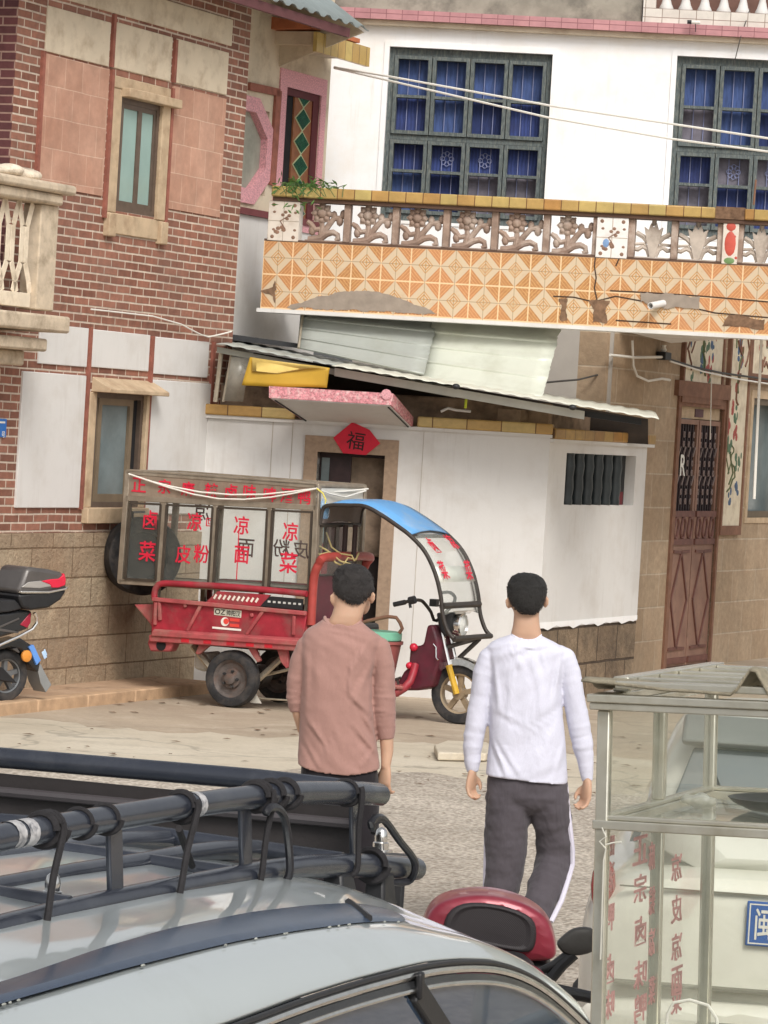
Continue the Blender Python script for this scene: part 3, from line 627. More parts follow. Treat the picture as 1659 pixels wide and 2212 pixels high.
def scroll(a, b):
    h0, h1 = vB1 + .02, vK0 - .036; w, h = b - a, h1 - h0
    P = lambda x, y: (a + w * x, h0 + h * y, -.08)
    m = MB(); r = .026
    m.tube([P(.06, .06), P(.22, .05), P(.40, .10), P(.56, .22), P(.72, .26), P(.84, .20), P(.86, .09), P(.78, .05)], [r * .9, r * 1.3, r * 1.3, r * 1.2, r * 1.1, r, r, r * .7], 8)
    m.tube([P(.40, .12), P(.42, .38), P(.40, .60)], [r * 1.2, r, r * .7], 8)
    m.tube([P(.44, .20), P(.60, .45), P(.72, .62), P(.92, .66)], [r * 1.1, r, r, r * .8], 8)
    m.tube([P(.40, .34), P(.24, .30), P(.12, .45), P(.02, .52)], [r * .9, r, r, r * .7], 8)
    for x, y, q in ((.88, .56, 1.3), (.72, .70, 1.2), (.16, .28, 1.3), (.96, .74, 1.2)): m.ball(P(x, y), (r * q, r * q * 1.4, r), 8, 6)
    c = P(.40, .74); pts = []
    for k in range(16):
        rr = .105 if k % 2 == 0 else .078; an = k * pi / 8
        pts.append((c[0] + rr * cos(an) * .95, c[1] + rr * sin(an) * 1.05))
    m.prism(pts, -.11, -.06); m.ball((c[0], c[1], -.06), (.045, .045, .035), 10, 6)
    for k in range(8): m.ball((c[0] + .062 * cos(k * pi / 4), c[1] + .062 * sin(k * pi / 4), -.062), (.026, .026, .02), 8, 5)
    m.tube([(c[0], c[1] + .08, -.08), (c[0], h1, -.08)], .03, 8)
    m.box(a, b, h0 - .0, h0 + .012, -.12, -.03)
    return m
def tulip(a, b):
    h0, h1 = vB1 + .02, vK0 - .036; w, h = b - a, h1 - h0; P = lambda x, y: (a + w * x, h0 + h * y, -.08)
    m = MB()
    m.prism([P(.44, .0)[:2], P(.56, .0)[:2], P(.68, .45)[:2], P(.76, .82)[:2], P(.64, .74)[:2], P(.58, .92)[:2], P(.50, .80)[:2], P(.42, .92)[:2], P(.36, .74)[:2], P(.24, .82)[:2], P(.32, .45)[:2]], -.11, -.05)
    m.tube([P(.46, .1), P(.47, .8)], .016, 6).tube([P(.54, .1), P(.53, .8)], .016, 6)
    for s_ in (1, -1):
        X = lambda x: .5 + s_ * (x - .5)
        m.tube([P(X(.36), .42), P(X(.22), .56), P(X(.02), .66)], .022, 7)
        m.tube([P(X(.42), .06), P(X(.34), .24), P(X(.22), .30), P(X(.08), .22), P(X(.0), .24)], .020, 7)
        m.tube([P(X(.40), .2), P(X(.26), .38), P(X(.0), .36)], .014, 6)
    m.tube([P(.5, .85), P(.5, 1.0)], .022, 7).box(a, b, h0, h0 + .012, -.12, -.03)
    return m
gaps = list(zip([bq2(650, 500)[0]] + pu[:5], pu[:6]))
for a, b in gaps: obj('baluster', scroll(a + .032, b - .032), m_cast, BAL)
m_cast2 = mat('worn_cast_cement', A(184, 172, 160), .9, var=.2, vs=8, bump=.4, bs=60, dirt=A(120, 104, 92), ds=5, damt=.6)
for a, b in ((pu[6], pu[7]), (pu[7], pu[8]), (pu[9], pu[10])): obj('baluster', tulip(a + .032, b - .032), m_cast2, BAL)
for i in range(11, 18): pass
# soffit wedge by the stone wall
sw_ = [BP.world(*BP.uv(1310, 705), -.2), BP.world(*BP.uv(1655, 724), -.2), PY(1690, 714, 37.6), PY(1450, 741, 37.6)]
obj('soffit_wedge', MB().hexa(sw_, [p + Vector((0, 0, .25)) for p in sw_]), mat('pale_soffit', A(244, 242, 234), .85, var=.05, dirt=A(190, 178, 158), ds=2, damt=.4), BAL, M=BP.M.inverted())
# drain pipe stub
dp = BP.p(1433, 655, .0); pr = tag(obj('drain_pipe', MB().lathe([(.024, .0), (.031, .0), (.031, .21), (.024, .21), (.023, .02)], (0, 0, 0), 2, 16), m_white, M=BP.M @ T(*dp) @ Matrix.Rotation(radians(-28), 4, 'Y') @ Matrix.Rotation(radians(10), 4, 'X')), 'short white drain pipe poking out of the tiled balcony front', 'pipe')
# trailing plant on the cap rail
fol = MB(); stm = MB(); rnd = random.Random(3)
for i in range(150):
    x = bq2(rnd.triangular(588, 752, 645), 410)[0]; y = vK1 + .0 + abs(rnd.gauss(0, .03)); z = rnd.uniform(-.12, .10)
    if i % 3 == 0 and x < bq2(690, 410)[0]: y -= rnd.random() ** 1.5 * .22; z = rnd.uniform(.06, .11)
    a = rnd.uniform(0, 2 * pi); d = Vector((cos(a), sin(a) * .6 - .2, rnd.uniform(-.3, .3))).normalized() * rnd.uniform(.05, .09); w = d.orthogonal().normalized() * rnd.uniform(.008, .014)
    c = Vector((x, y, z)); fol.add([c, c + d * .5 + w, c + d, c + d * .5 - w], [(0, 1, 2, 3)])
for i in range(14):
    x = bq2(rnd.uniform(600, 740), 410)[0]; stm.tube([(x, vK1 + .01, 0), (x + rnd.uniform(-.1, .1), vK1 + .03, .06), (x + rnd.uniform(-.15, .15), vK1 - .08, .1)], .004, 5)
pl = root('trailing_plant', 'small green trailing plant lying on the balcony cap rail', 'plant', BP.M)
obj('leaf', fol, mat('green_leaf', A(92, 132, 70), .6, var=.45, vs=18), pl)['kind'] = 'stuff'
obj('stem', stm, mat('green_stem', A(80, 100, 60), .7), pl)
# small camera on a pole at the top right
cp_ = WP.p(1500, 48, .25)
sc_ = root('security_camera', 'small dark security camera on a short bracket under the white terrace', 'camera', WP.M @ T(*cp_) @ Matrix.Scale(.55, 4))
obj('body', MB().lathe([(.01, -.11), (.03, -.1), (.032, .08), (.026, .1)], (0, 0, 0), 0, 14), mat('white_camera', A(220, 214, 206), .4), sc_)
obj('lens', MB().lathe([(.034, -.125), (.036, -.05), (.01, -.05)], (0, 0, 0), 0, 14), m_black, sc_)
obj('bracket', MB().tube([(.02, -.02, 0), (.03, -.13, 0), (.03, -.15, -.1)], .008, 6), m_black, sc_)
# thin rust pole rising from the cap rail
tag(obj('metal_rod', MB().tube([BP.p(1628, 442, -.08), BP.p(1633, 388, -.08)], .009, 6), m_rust, M=BP.M), 'thin rusty rod standing on the bare part of the balcony rail', 'rod')

# overhead cables
def cable(name, pts, r, m, label, sag=0, Y=33.0):
    P = []
    for i, q in enumerate(pts): P.append(PY(q[0], q[1], q[2] if len(q) > 2 else Y))
    Q = [P[0]]
    for a, b in zip(P, P[1:]):
        for k in range(1, 9): Q.append(a.lerp(b, k / 8) - Vector((0, 0, sag * 4 * (k / 8) * (1 - k / 8))))
    return tag(obj(name, MB().tube(Q, r, 6), m), label, 'cable')
cable('overhead_cable', [(722, 145, 34.6), (840, 165, 34), (1193, 229, 33), (1700, 305, 32)], .010, m_wire, 'upper of two white cables crossing the blue curtained windows', .0)
cable('overhead_cable', [(722, 147, 34.6), (840, 174, 34), (1180, 253, 33), (1450, 300, 32.5), (1700, 333, 32)], .010, m_wire, 'lower of two white cables crossing the blue curtained windows', .0)
cable('overhead_cable', [(1620, 20, 35.9), (1600, 80, 35.8), (1585, 140, 35.8)], .005, m_wiredark, 'thin dark wire dropping past the upper right window', .0)

# ------------------------------------------------------------------ yard wall with door, canopy and vase window
YP = plane_at(680, 1480, 32.35, 5); yq = YP.uv
Yw = root('yard_wall', 'white courtyard wall with yellow coping tiles, stone framed door and vase window', 'wall', YP.M)
uY0, uY1 = yq(452, 1000)[0] - .25, yq(1176, 1150)[0]
vY0 = .5 * (yq(500, 892)[1] + yq(1100, 940)[1]); vY1 = .5 * (yq(500, 870)[1] + yq(1100, 916)[1])
dr = (yq(683, 1040)[0], yq(829, 1040)[0], .02, yq(760, 980)[1])
obj('wall', MB().wall(uY0, uY1, 0, vY0, -.25, 0, [dr]), m_white, Yw)
m_coping = brickmat('glazed_coping_tile', A(216, 190, 128), A(200, 156, 92), A(130, 96, 62), .30, 30, .006, off=0, noisev=.25, bump=.4, rough=.35, wob=.004)
m_coping2 = brickmat('narrow_coping_tile', A(204, 168, 100), A(186, 132, 72), A(120, 90, 60), .15, 30, .006, off=0, noisev=.25, bump=.4, rough=.35, wob=.004, dirt=A(92, 72, 54), damt=.4)
obj('coping', MB().box(uY0, yq(640, 880)[0], vY0, vY1, -.28, .05).box(yq(902, 915)[0], uY1 + .02, vY0, vY1, -.28, .05), m_coping, Yw, bevel=.015)
obj('wall_lip', MB().box(uY0, uY1 + .02, vY0 - .03, vY0 - .001, -.1, .03), m_white, Yw)
m_dirtcon = mat('sooty_cement', A(152, 133, 114), .95, var=.3, vs=7, bump=.6, bs=40, dirt=A(62, 52, 46), ds=2.5, damt=.6)
obj('back_parapet', MB().box(uY0, uY1 - .02, 1.2, vY1 + .18, -.7, -.281).box(uY0 + .3, uY0 + 1.1, vY1, vY1 + .30, -.7, -.3), m_dirtcon, Yw, bevel=.02)
for x in (628, 585): u = yq(x, 1000)[0]; obj('joint', MB().box(u - .003, u + .003, .3, vY0 - .03, .0005, .003), mat('hairline', A(170, 160, 148), .9), Yw)
obj('joint', MB().box(yq(909, 1050)[0] - .003, yq(909, 1050)[0] + .003, .3, vY0 - .04, .0005, .003), mat('hairline_grey', A(178, 170, 160), .9), Yw)
fw = .115
obj('door_frame', MB().wall(dr[0] - fw, dr[1] + fw, .01, dr[3] + .14, -.2, .03, [dr]), m_granite, Yw, bevel=.008)
dd = obj('door', MB().wall(dr[0], dr[1], .03, dr[3], -.24, -.20, [(dr[0] + .28, dr[1] - .02, .04, dr[3] - .03)]), mat('dark_maroon_door', A(58, 40, 40), .5, var=.3, vs=9), Yw)
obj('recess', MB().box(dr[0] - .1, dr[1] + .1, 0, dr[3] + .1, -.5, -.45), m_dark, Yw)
obj('door_leaf', MB().box(dr[0] + .30, dr[1] - .03, .05, dr[3] - .30, -.40, -.36), mat('blackened_wood', A(46, 38, 36), .6, var=.3), dd)
obj('glazing', MB().box(dr[0] + .02, dr[0] + .09, 1.3, dr[3] - .05, -.19, -.18), m_frost2, dd); obj('couplet_strip', MB().box(dr[0] + .02, dr[0] + .12, .9, dr[3] - .35, -.198, -.192), mat('faded_red_paper', A(120, 50, 58), .8), dd)
obj('door_bar', MB().box(dr[0] + .35, dr[1] - .05, dr[3] - .36, dr[3] - .33, -.35, -.33).box(dr[0] + .62, dr[0] + .645, .05, dr[3] - .3, -.35, -.335), m_winframe, dd)
# canopy above the door, tilting up outward
nC = .72
def cq(x, y, n): u, v = yq(x, y, n); return Vector((u, v, n))
Fbl, Fbr, Ftr, Ftl = cq(581, 859, nC), cq(845, 875, nC), cq(850, 850, nC), cq(581, 834, nC)
Bbl, Bbr = cq(655, 908, .0), cq(892, 922, .0); up = Vector((0, (Ftl - Fbl).y, 0)) * .85
cp = obj('canopy', MB().hexa([Bbl, Bbr, Bbr + up, Bbl + up], [Fbl, Fbr, Ftr, Ftl]), mat('pink_mosaic', A(196, 130, 136), .6, var=.5, vs=55, bump=.3, bs=60, dirt=A(226, 200, 196), ds=30, damt=.8), Yw)
def inset(f, g, s_): return f.lerp(g, s_)
dn = Vector((0, -.006, 0)); ctr = (Fbl + Fbr + Bbl + Bbr) / 4
sq = [ctr + (p - ctr) * .97 + dn for p in (Bbl, Bbr, Fbr, Fbl)]
obj('soffit', MB().hexa(sq, [p + Vector((0, .01, 0)) for p in sq]), m_white, cp)
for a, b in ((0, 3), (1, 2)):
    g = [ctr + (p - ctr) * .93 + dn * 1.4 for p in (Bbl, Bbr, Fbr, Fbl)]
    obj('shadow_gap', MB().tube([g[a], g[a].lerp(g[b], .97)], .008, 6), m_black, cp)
obj('shell_lamp', MB().lathe([(.045, .0), (.045, .01), (.0, .012)], Vector(cq(842, 855, nC)) - Vector((.03, -.01, 0)), 2, 16), m_pinkstone, cp)
# fortune poster
fp = [(761, 911.6), (798, 928.5), (821, 957.7), (790, 983), (741, 979), (719.6, 945.5), (744, 925.5)]
fr_ = root('fortune_poster', 'red diamond paper poster with a black good fortune character above the door', 'poster', YP.M)
obj('paper', MB().prism(YP.poly(fp, .05), .034, .044), mat('red_paper', A(196, 28, 52), .65, var=.1, vs=8, bump=.1), fr_)
mb = MB(); c_ = yq(768, 952, .05); mb.add(*text_mb('福', .155, c_, .0445, rot=-.1, bold=.006)); obj('lettering', mb, mat('black_ink', A(52, 20, 22), .7), fr_)
# right hand wall segment turns along the lane
SP = Pl(YP.world(uY1, 0, 0), D2.x, D2.y); sq_ = SP.uv
uS = sq_(1387, 1150)[0]; vS = .5 * (sq_(1200, 945)[1] + sq_(1390, 962)[1]); vSt = .5 * (sq_(1200, 922)[1] + sq_(1390, 940)[1]); vst = .5 * (sq_(1190, 1357)[1] + sq_(1370, 1340)[1])
Sm = YP.M.inverted() @ SP.M
vw = (*sorted((sq_(1221, 1035)[0], sq_(1371, 1040)[0])), sq_(1295, 1091)[1], sq_(1300, 982)[1])
obj('side_wall', MB().wall(0, uS, vst, vS, -.13, 0, [vw]), m_white, Yw, M=Sm)
obj('side_base', MB().box(.001, uS + .02, 0, vst - .001, -.3, -.012), brickmat('dark_rubble', A(172, 150, 124), A(142, 120, 98), A(96, 80, 66), .55, .335, .012, noisev=.5, bump=1, rock=1.4, dirt=A(64, 56, 50), damt=.8, wob=.02), Yw, M=Sm)
cpx = [.001 + i * .6 for i in range(8)]
obj('side_coping', MB().box(.001, uS + .1, vS, vSt, -.28, .05), brickmat('side_coping_tile', A(204, 168, 100), A(186, 132, 72), A(120, 90, 60), .26, 30, .006, off=0, noisev=.3, bump=.4, rough=.4, wob=.004, dirt=A(80, 62, 48), damt=.5), Yw, M=Sm, bevel=.012)
obj('side_lip', MB().box(0, uS + .1, vS - .03, vS - .001, -.1, .04), m_white, Yw, M=Sm)
obj('side_parapet', MB().box(0, uS + .05, vSt - .05, vSt + .14, -.5, -.285), m_dirtcon, Yw, M=Sm)
vwin = obj('vase_window', MB().box(vw[0] - .05, vw[1] + .05, vw[2] - .05, vw[3] + .05, -.12, -.10), mat('window_dusk', A(34, 36, 38), .6, var=.4, vs=4), Yw, M=Sm)
hw = (vw[1] - vw[0])
for i in range(6):
    x = vw[0] + hw * (.09 + i * .135); hh = vw[3] - vw[2]
    obj('vase_bar', MB().lathe([(.056, 0), (.06, .03), (.054, hh * .15), (.064, hh * .33), (.056, hh * .55), (.066, hh * .75), (.055, hh * .92), (.06, hh)], (x, vw[2], -.045), 1, 14), mat('dark_glazed_ceramic', A(46, 52, 54), .3, var=.3, vs=8), vwin)
obj('red_cloth', MB().box(vw[1] - .28, vw[1] - .14, vw[2], vw[2] + .12, -.095, -.06), mat('dull_red_cloth', A(110, 48, 52), .9), vwin)
# exposed edge where the paint stops
ed = MB(); pts = [(i / 24 * uS, vst + .012 * sin(i * 2.1) + .01 * sin(i * 5.3)) for i in range(25)]
ed.prism(pts + [(uS, vst + .05), (0, vst + .05)], .0005, .004); obj('paint_edge', ed, m_white2, Yw, M=Sm)

# ------------------------------------------------------------------ lean-to roof of sheets behind the yard wall
def corr_sheet(c00, c10, c01, c11, per=.13, amp=.007, nv=3):
    n = max(4, int((c10 - c00).length / per) * 4); up = (c10 - c00).cross(c01 - c00).normalized()
    def f(a, b):
        k = int(round(a * n)) % 4
        return c00.lerp(c10, a).lerp(c01.lerp(c11, a), b) + up * amp * (0, 0, 1, 1)[k]
    return MB().sheet(f, n, nv)
LR = root('lean_to_roof', 'low lean-to roof of overlapping corrugated sheets over the courtyard', 'roof')
A0, A1 = PY(468, 742, 31.9), PY(985, 840, 31.8); A2, A3 = PY(716, 790, 31.6), PY(1424, 906, 31.2)
back = Vector((.12, 2.2, .075))
obj('roof_sheet', corr_sheet(A0, A1, A0 + back, A1 + back), m_zinc, LR, solid=.004)
obj('roof_sheet', corr_sheet(A2, A3, A2 + back, A3 + back), mat('pale_roof_sheet', A(214, 214, 200), .45, .2, var=.05), LR, solid=.004)
d = Vector((0, 0, -.05)); dB = Vector((0, .12, -.075))
def beam(a, b, w, h): return MB().hexa([a, b, b + Vector((0, w, 0)), a + Vector((0, w, 0))], [a + Vector((0, 0, h)), b + Vector((0, 0, h)), b + Vector((0, w, h)), a + Vector((0, w, h))])
obj('beam', beam(A0 + dB, A1 + dB, .06, .05), mat('grey_beam', A(150, 150, 140), .5, .3, var=.1), LR)
obj('beam', beam(PY(722, 812, 31.9), PY(1262, 906, 31.5), .06, .07), mat('pale_beam', A(190, 190, 182), .5, .2, var=.1), LR)
obj('beam', beam(PY(1250, 898, 31.6), PY(1385, 918, 31.5), .05, .05), m_black, LR)
obj('post', MB().tube([PY(478, 762, 32.1), PY(465, 868, 32.1)], .02, 8).tube([PY(500, 765, 32.1), PY(482, 868, 32.1)], .012, 8), m_alu, LR, each=True)
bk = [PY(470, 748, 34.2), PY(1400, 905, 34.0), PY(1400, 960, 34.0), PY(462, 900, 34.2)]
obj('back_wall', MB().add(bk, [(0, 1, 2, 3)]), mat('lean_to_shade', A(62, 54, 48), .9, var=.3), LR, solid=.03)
cl_ = MB()
for x, y in ((985, 835), (1237, 880)): cl_.ball(PY(x, y, 31.2), (.035, .03, .025), 8, 6)
obj('clamp', cl_, m_black, LR, each=True)
tag(obj('plastic_sheet', MB().add([PY(500, 770, 32.0), PY(540, 775, 32.0), PY(525, 868, 32.05), PY(483, 866, 32.05)], [(0, 1, 2, 3)]), glass('clear_plastic', A(176, 172, 160), .2, .55), solid=.003), 'clear plastic sheet hanging at the left end of the lean-to', 'plastic sheet')
yb = [PY(540, 772, 31.8), PY(712, 795, 31.75), PY(706, 838, 31.75), PY(522, 833, 31.8)]
yr = root('yellow_banner', 'yellow plastic banner hung under the lean-to roof', 'banner', None)
obj('banner', MB().sheet(lambda a, b: yb[0].lerp(yb[1], a).lerp(yb[3].lerp(yb[2], a), b) + Vector((0, .008 * sin(a * 9) * b, .003 * sin(a * 7 + 2))), 24, 6), mat('yellow_plastic', A(188, 150, 48), .5, var=.08, vs=5), yr, solid=.004)
yw_ = [PY(545, 773, 31.78), PY(706, 794, 31.74), PY(664, 796, 31.74), PY(600, 808, 31.78), PY(545, 802, 31.78)]
obj('worn_patch', MB().add([p + Vector((0, -.004, 0)) for p in yw_], [(0, 1, 2, 3, 4)]), mat('faded_yellow', A(206, 178, 100), .6, var=.1, vs=14), yr, solid=.003)
# two loose sheets hanging behind, under the balcony
def hang(name, tl, tr, br_, bl, m, label):
    tl, tr, br_, bl = (PY(*q) for q in (tl, tr, br_, bl))
    def f(a, b):
        k = int(round(b * 40)) % 10
        if a > .99: a += .018 * noise.noise((b * 9, 1, 0)) + .012 * noise.noise((b * 31, 4, 0))     # torn right edge
        return tl.lerp(tr, a).lerp(bl.lerp(br_, a), b) + Vector((0, -.02 if k in (8, 9) else 0, 0)) + Vector((0, -.25 * sin(b * pi * .5) * a, 0))
    return tag(obj(name, MB().sheet(f, 8, 40), m, solid=.004), label, 'metal sheet')
hang('metal_sheet', (650, 668, 33.55), (945, 690, 33.5), (915, 812, 33.0), (642, 752, 33.2), m_zinc, 'grey green metal sheet leaning under the balcony, left one')
hang('metal_sheet', (935, 688, 33.45), (1212, 704, 33.35), (1168, 862, 32.7), (905, 815, 32.9), m_zinc2, 'pale green metal sheet leaning under the balcony with a ragged right edge')
tag(obj('metal_edge', MB().tube([PY(655, 672, 33.5), PY(645, 752, 33.15)], .012, 6), m_alu), 'upright pale metal edge trim at the left end of the hanging sheets', 'trim')
gw = plane_at(1190, 880, 36.0, 6); 
gb = gw.poly([(1120, 690), (1326, 690), (1312, 1000), (1100, 1000)])
g_ = root('back_wall', 'grey rendered back wall behind the hanging metal sheets', 'wall', gw.M)
obj('render', MB().box(gb[0][0] - 1.6, (gb[1][0] + gb[2][0]) / 2, 0, gb[0][1] + .3, -.2, 0), mat('grey_render', A(164, 158, 150), .9, var=.08, vs=2, bump=.3), g_)
tag(obj('gutter_box', MB().hexa([PY(500, 722, 33.2), PY(645, 742, 33.4), PY(645, 752, 33.4), PY(500, 735, 33.2)], [PY(500, 722, 33.9), PY(645, 742, 34.1), PY(645, 752, 34.1), PY(500, 735, 33.9)]), m_black), 'dark gutter between the white wing and the lean-to roof', 'gutter')
# rubbish on the coping
tag(obj('hose', MB().tube([PY(952, 889, 32.2), PY(968, 882, 32.2), PY(985, 886, 32.2), PY(1017, 889, 32.2)], .012, 6), m_white), 'bent pale hose lying on the sooty wall top beside the coping', 'hose')
tag(obj('plastic_tube', MB().tube([PY(1005, 882, 32.0), PY(1007, 862, 32.0)], .012, 6), mat('lime_plastic', A(200, 214, 60), .5)), 'short lime green tube under the lean-to clamp', 'tube')

# ------------------------------------------------------------------ stone house at the right
RB = PZ(1440, 1450, 0); RP = Pl(RB, D2.x, D2.y); rq = RP.uv
R = root('stone_house', 'old brown stone house with carved double door and painted panels', 'house', RP.M)
uR0 = rq(1308, 800)[0]; uR1 = 9
d0_ = (*sorted((rq(1452, 1150)[0], rq(1545, 1150)[0])), .02, rq(1510, 880)[1])
wR = (rq(1622, 950)[0], rq(1622, 950)[0] + 1.5, rq(1640, 1118)[1], rq(1650, 862)[1])
obj('wall', MB().wall(uR0, uR1, .0, 3.9, -.35, 0, [d0_, wR]), m_block, R)
dfr = obj('door', MB().wall(d0_[0] - .10, d0_[1] + .06, d0_[2], d0_[3] + .10, -.12, .025, [(d0_[0], d0_[1], .03, d0_[3])]), m_rust, R, bevel=.006)
um = (d0_[0] + d0_[1]) / 2; vr1 = rq(1500, 1110)[1]; vr2 = rq(1500, 1170)[1]; vtr = rq(1505, 905)[1]
m_doorw = mat('worn_maroon_wood', A(142, 110, 94), .6, var=.25, vs=8, bump=.3, dirt=A(96, 62, 54), ds=4, damt=.6)
obj('transom', MB().box(d0_[0], d0_[1], vtr, d0_[3], -.06, -.03), m_ochre, dfr); obj('transom_plate', MB().box(um - .14, um + .14, vtr + .02, d0_[3] - .02, -.03, -.02), mat('purple_plate', A(92, 62, 66), .6), dfr)
m_grille = mat('dark_iron', A(66, 54, 58), .5, .3, var=.2)
for s_, (a, b) in enumerate(((d0_[0] + .01, um - .015), (um + .015, d0_[1] - .01))):
    lf = obj('door_leaf', MB().wall(a, b, .04, vtr - .01, -.055, -.012, [(a + .06, b - .06, vr1 + .03, vtr - .06)]), m_doorw, dfr, bevel=.005)
    obj('backing', MB().box(a + .05, b - .05, vr1, vtr - .04, -.05, -.04), mat('door_shade', A(34, 28, 30), .8), lf)
    g = MB(); n_ = 7
    for i in range(1, n_): x = a + .06 + (b - a - .12) * i / n_; g.box(x - .008, x + .008, vr1 + .03, vtr - .06, -.038, -.026)
    obj('grille', g, m_grille, lf)
    g = MB(); nr = 8
    for r_ in range(nr):
        for i in range(4):
            x = a + .09 + (b - a - .18) * i / 3.3; z = vr1 + .10 + (vtr - vr1 - .2) * r_ / nr
            if r_ % 3 == 2: g.bar((x, z), (x + .07, z + .10), .022, -.026, -.012)
            else: g.tube([(x + .02 * cos(q * pi / 3), z + .03 * sin(q * pi / 3) + .03, -.02) for q in range(6)], .009, 5, closed=True)
    obj('grille_ornament', g, mat('worn_iron', A(132, 116, 112), .5, .3, var=.2), lf)
    g = MB()
    for z in (vr1, vr2, .10): g.box(a + .02, b - .02, z - .03, z + .03, -.012, .010)
    for k in range(3):
        x = a + .13 + k * (b - a - .26) / 2
        g.tube([(x + .07 * cos(q * pi / 6) * (1 + .3 * sin(q)), (vr1 + vr2) / 2 + .11 * sin(q * pi / 6), -.006) for q in range(12)], .016, 6, closed=True)
    x0, x1 = a + .09, b - .09; z0, z1 = .22, vr2 - .1; xm = (x0 + x1) / 2; zm = (z0 + z1) / 2
    for p, q in (((xm, z1), (x0, zm)), ((x0, zm), (xm, z0)), ((xm, z1), (x1, zm)), ((x1, zm), (xm, z0)), ((x0, z1), (xm, zm + .5)), ((x1, z1), (xm, zm + .5)), ((x0, z0), (xm, zm - .5)), ((x1, z0), (xm, zm - .5))): g.bar(p, q, .03, -.012, .004)
    obj('carving', g, mat('carved_maroon_wood', A(106, 70, 62), .55, var=.25, vs=10), lf)
    if s_ == 0:
        mb = MB(); mb.add(*text_mb('R', .22, (a + .24, rq(1478, 1005)[1]), -.008)); obj('lettering', mb, m_wire, lf)
# door step and lintel trims
tr = MB()
ul_, ur_ = rq(1462, 800)[0], rq(1562, 800)[0]
tr.box(d0_[0] - .22, d0_[1] + .10, d0_[3] + .101, d0_[3] + .26, -.05, .05)
obj('lintel', tr, m_rust, R); obj('doorstep', MB().box(d0_[0] - .2, d0_[1] + .2, -.0, .03, .0, .4), m_ochre, R)
def mural(x0, x1, ya, yb, seed, dense):
    a, b = sorted((rq(x0, (ya + yb) / 2)[0], rq(x1, (ya + yb) / 2)[0])); v1, v0 = rq((x0 + x1) / 2, ya)[1], rq((x0 + x1) / 2, yb)[1]
    rn = random.Random(seed); w, h = b - a, v1 - v0
    pn = obj('painted_panel', MB().box(a, b, v0, v1, -.02, .03), mat('aged_cream_tile', A(218, 206, 182), .5, var=.1, vs=5, dirt=A(164, 142, 112), ds=6, damt=.5), R)
    obj('panel_border', MB().wall(a - .05, b + .05, v0 - .10, v1 + .06, -.03, .045, [(a, b, v0, v1)]), m_rust, pn)
    cols = [A(120, 84, 66), A(84, 110, 84), A(160, 74, 66), A(70, 92, 120), A(96, 104, 70)]
    for ci, cc in enumerate(cols):
        m = MB()
        for k in range(dense):
            x, z = a + w * rn.uniform(.15, .85), v0 + h * rn.uniform(.06, .94)
            if ci in (0, 4):
                pts = [(x, z, .032)]
                for q in range(5): pts.append((min(b - .03, max(a + .03, pts[-1][0] + rn.uniform(-.10, .10))), min(v1 - .03, max(v0 + .03, pts[-1][1] + rn.uniform(.02, .13) * (1 if h > .9 else rn.choice((1, -1))))), .032))
                m.tube(pts, rn.uniform(.008, .016), 5)
            else:
                for q in range(5): m.ball((x + rn.uniform(-.05, .05) * min(1, w / .4), z + rn.uniform(-.08, .08), .03), (rn.uniform(.02, .05) * min(1, w / .35), rn.uniform(.02, .06), .004), 8, 4)
        obj('painting', m, mat('painted_colour', cc, .6, var=.25, vs=20), pn)
mural(1475, 1556, 660, 852, 1, 5); mural(1566, 1605, 660, 1135, 2, 6); mural(1622, 1720, 640, 812, 3, 6)
wf = obj('window', MB().wall(wR[0], wR[1], wR[2], wR[3], -.06, -.01, [(wR[0] + .07, wR[1] - .07, wR[2] + .07, wR[3] - .07)]), mat('olive_window_frame', A(104, 92, 76), .5, .2, var=.15), R)
obj('pane', MB().box(wR[0] + .06, wR[1] - .06, wR[2] + .06, wR[3] - .06, -.18, -.17), m_frost2, wf)
obj('window_jamb', MB().wall(wR[0] - .09, wR[1] + .09, wR[2] - .06, wR[3] + .09, -.12, .012, [wR]), m_ochre, R)
# cables and junction box on the stone wall
jb = RP.p(1434, 768, .06); JB = root('junction_box', 'black junction box on the stone wall under the balcony', 'box', RP.M @ T(*jb))
obj('case', MB().box(-.10, .10, -.045, .035, -.05, .05), m_black, JB, bevel=.008); obj('insulator', MB().lathe([(.02, 0), (.035, .02), (.02, .05), (.028, .07)], (-.02, .035, 0), 1, 10), m_wire, JB)
def rcable(pts, r, m, label): return tag(obj('cable', MB().tube([RP.p(x, y, .07) for x, y in pts], r, 6), m, M=RP.M), label, 'cable')
rcable([(1318, 767), (1370, 772), (1434, 771)], .014, m_wire, 'pale cable running level from the grey wall to the junction box')
rcable([(1445, 776), (1500, 793), (1560, 806), (1690, 824)], .012, m_wiredark, 'dark cable leading right from the junction box across the painted panels')
rcable([(1447, 780), (1520, 803), (1600, 820), (1690, 834)], .010, m_wire, 'thin pale cable below the dark one across the painted panels')
rcable([(1366, 736), (1368, 790), (1376, 812), (1400, 823), (1430, 818), (1447, 821)], .013, m_wire, 'pale cable hanging down in a hook left of the junction box')
cable('cable', [(1180, 826, 35.5), (1250, 820, 35.6), (1330, 800, 36.2), (1430, 776, 37.6)], .010, m_wiredark, 'dark sagging cable from the metal sheets up to the junction box', .0)
cable('hanging_cord', [(1645, 735, 33.4), (1637, 900, 33.4), (1629, 1078, 33.4)], .013, m_wire, 'long white cord hanging down in front of the right hand window', .0)
cable('hanging_cord', [(1537, 814, 37.8), (1534, 950, 37.8)], .006, m_wire, 'thin white cord hanging in front of the carved door', .0)
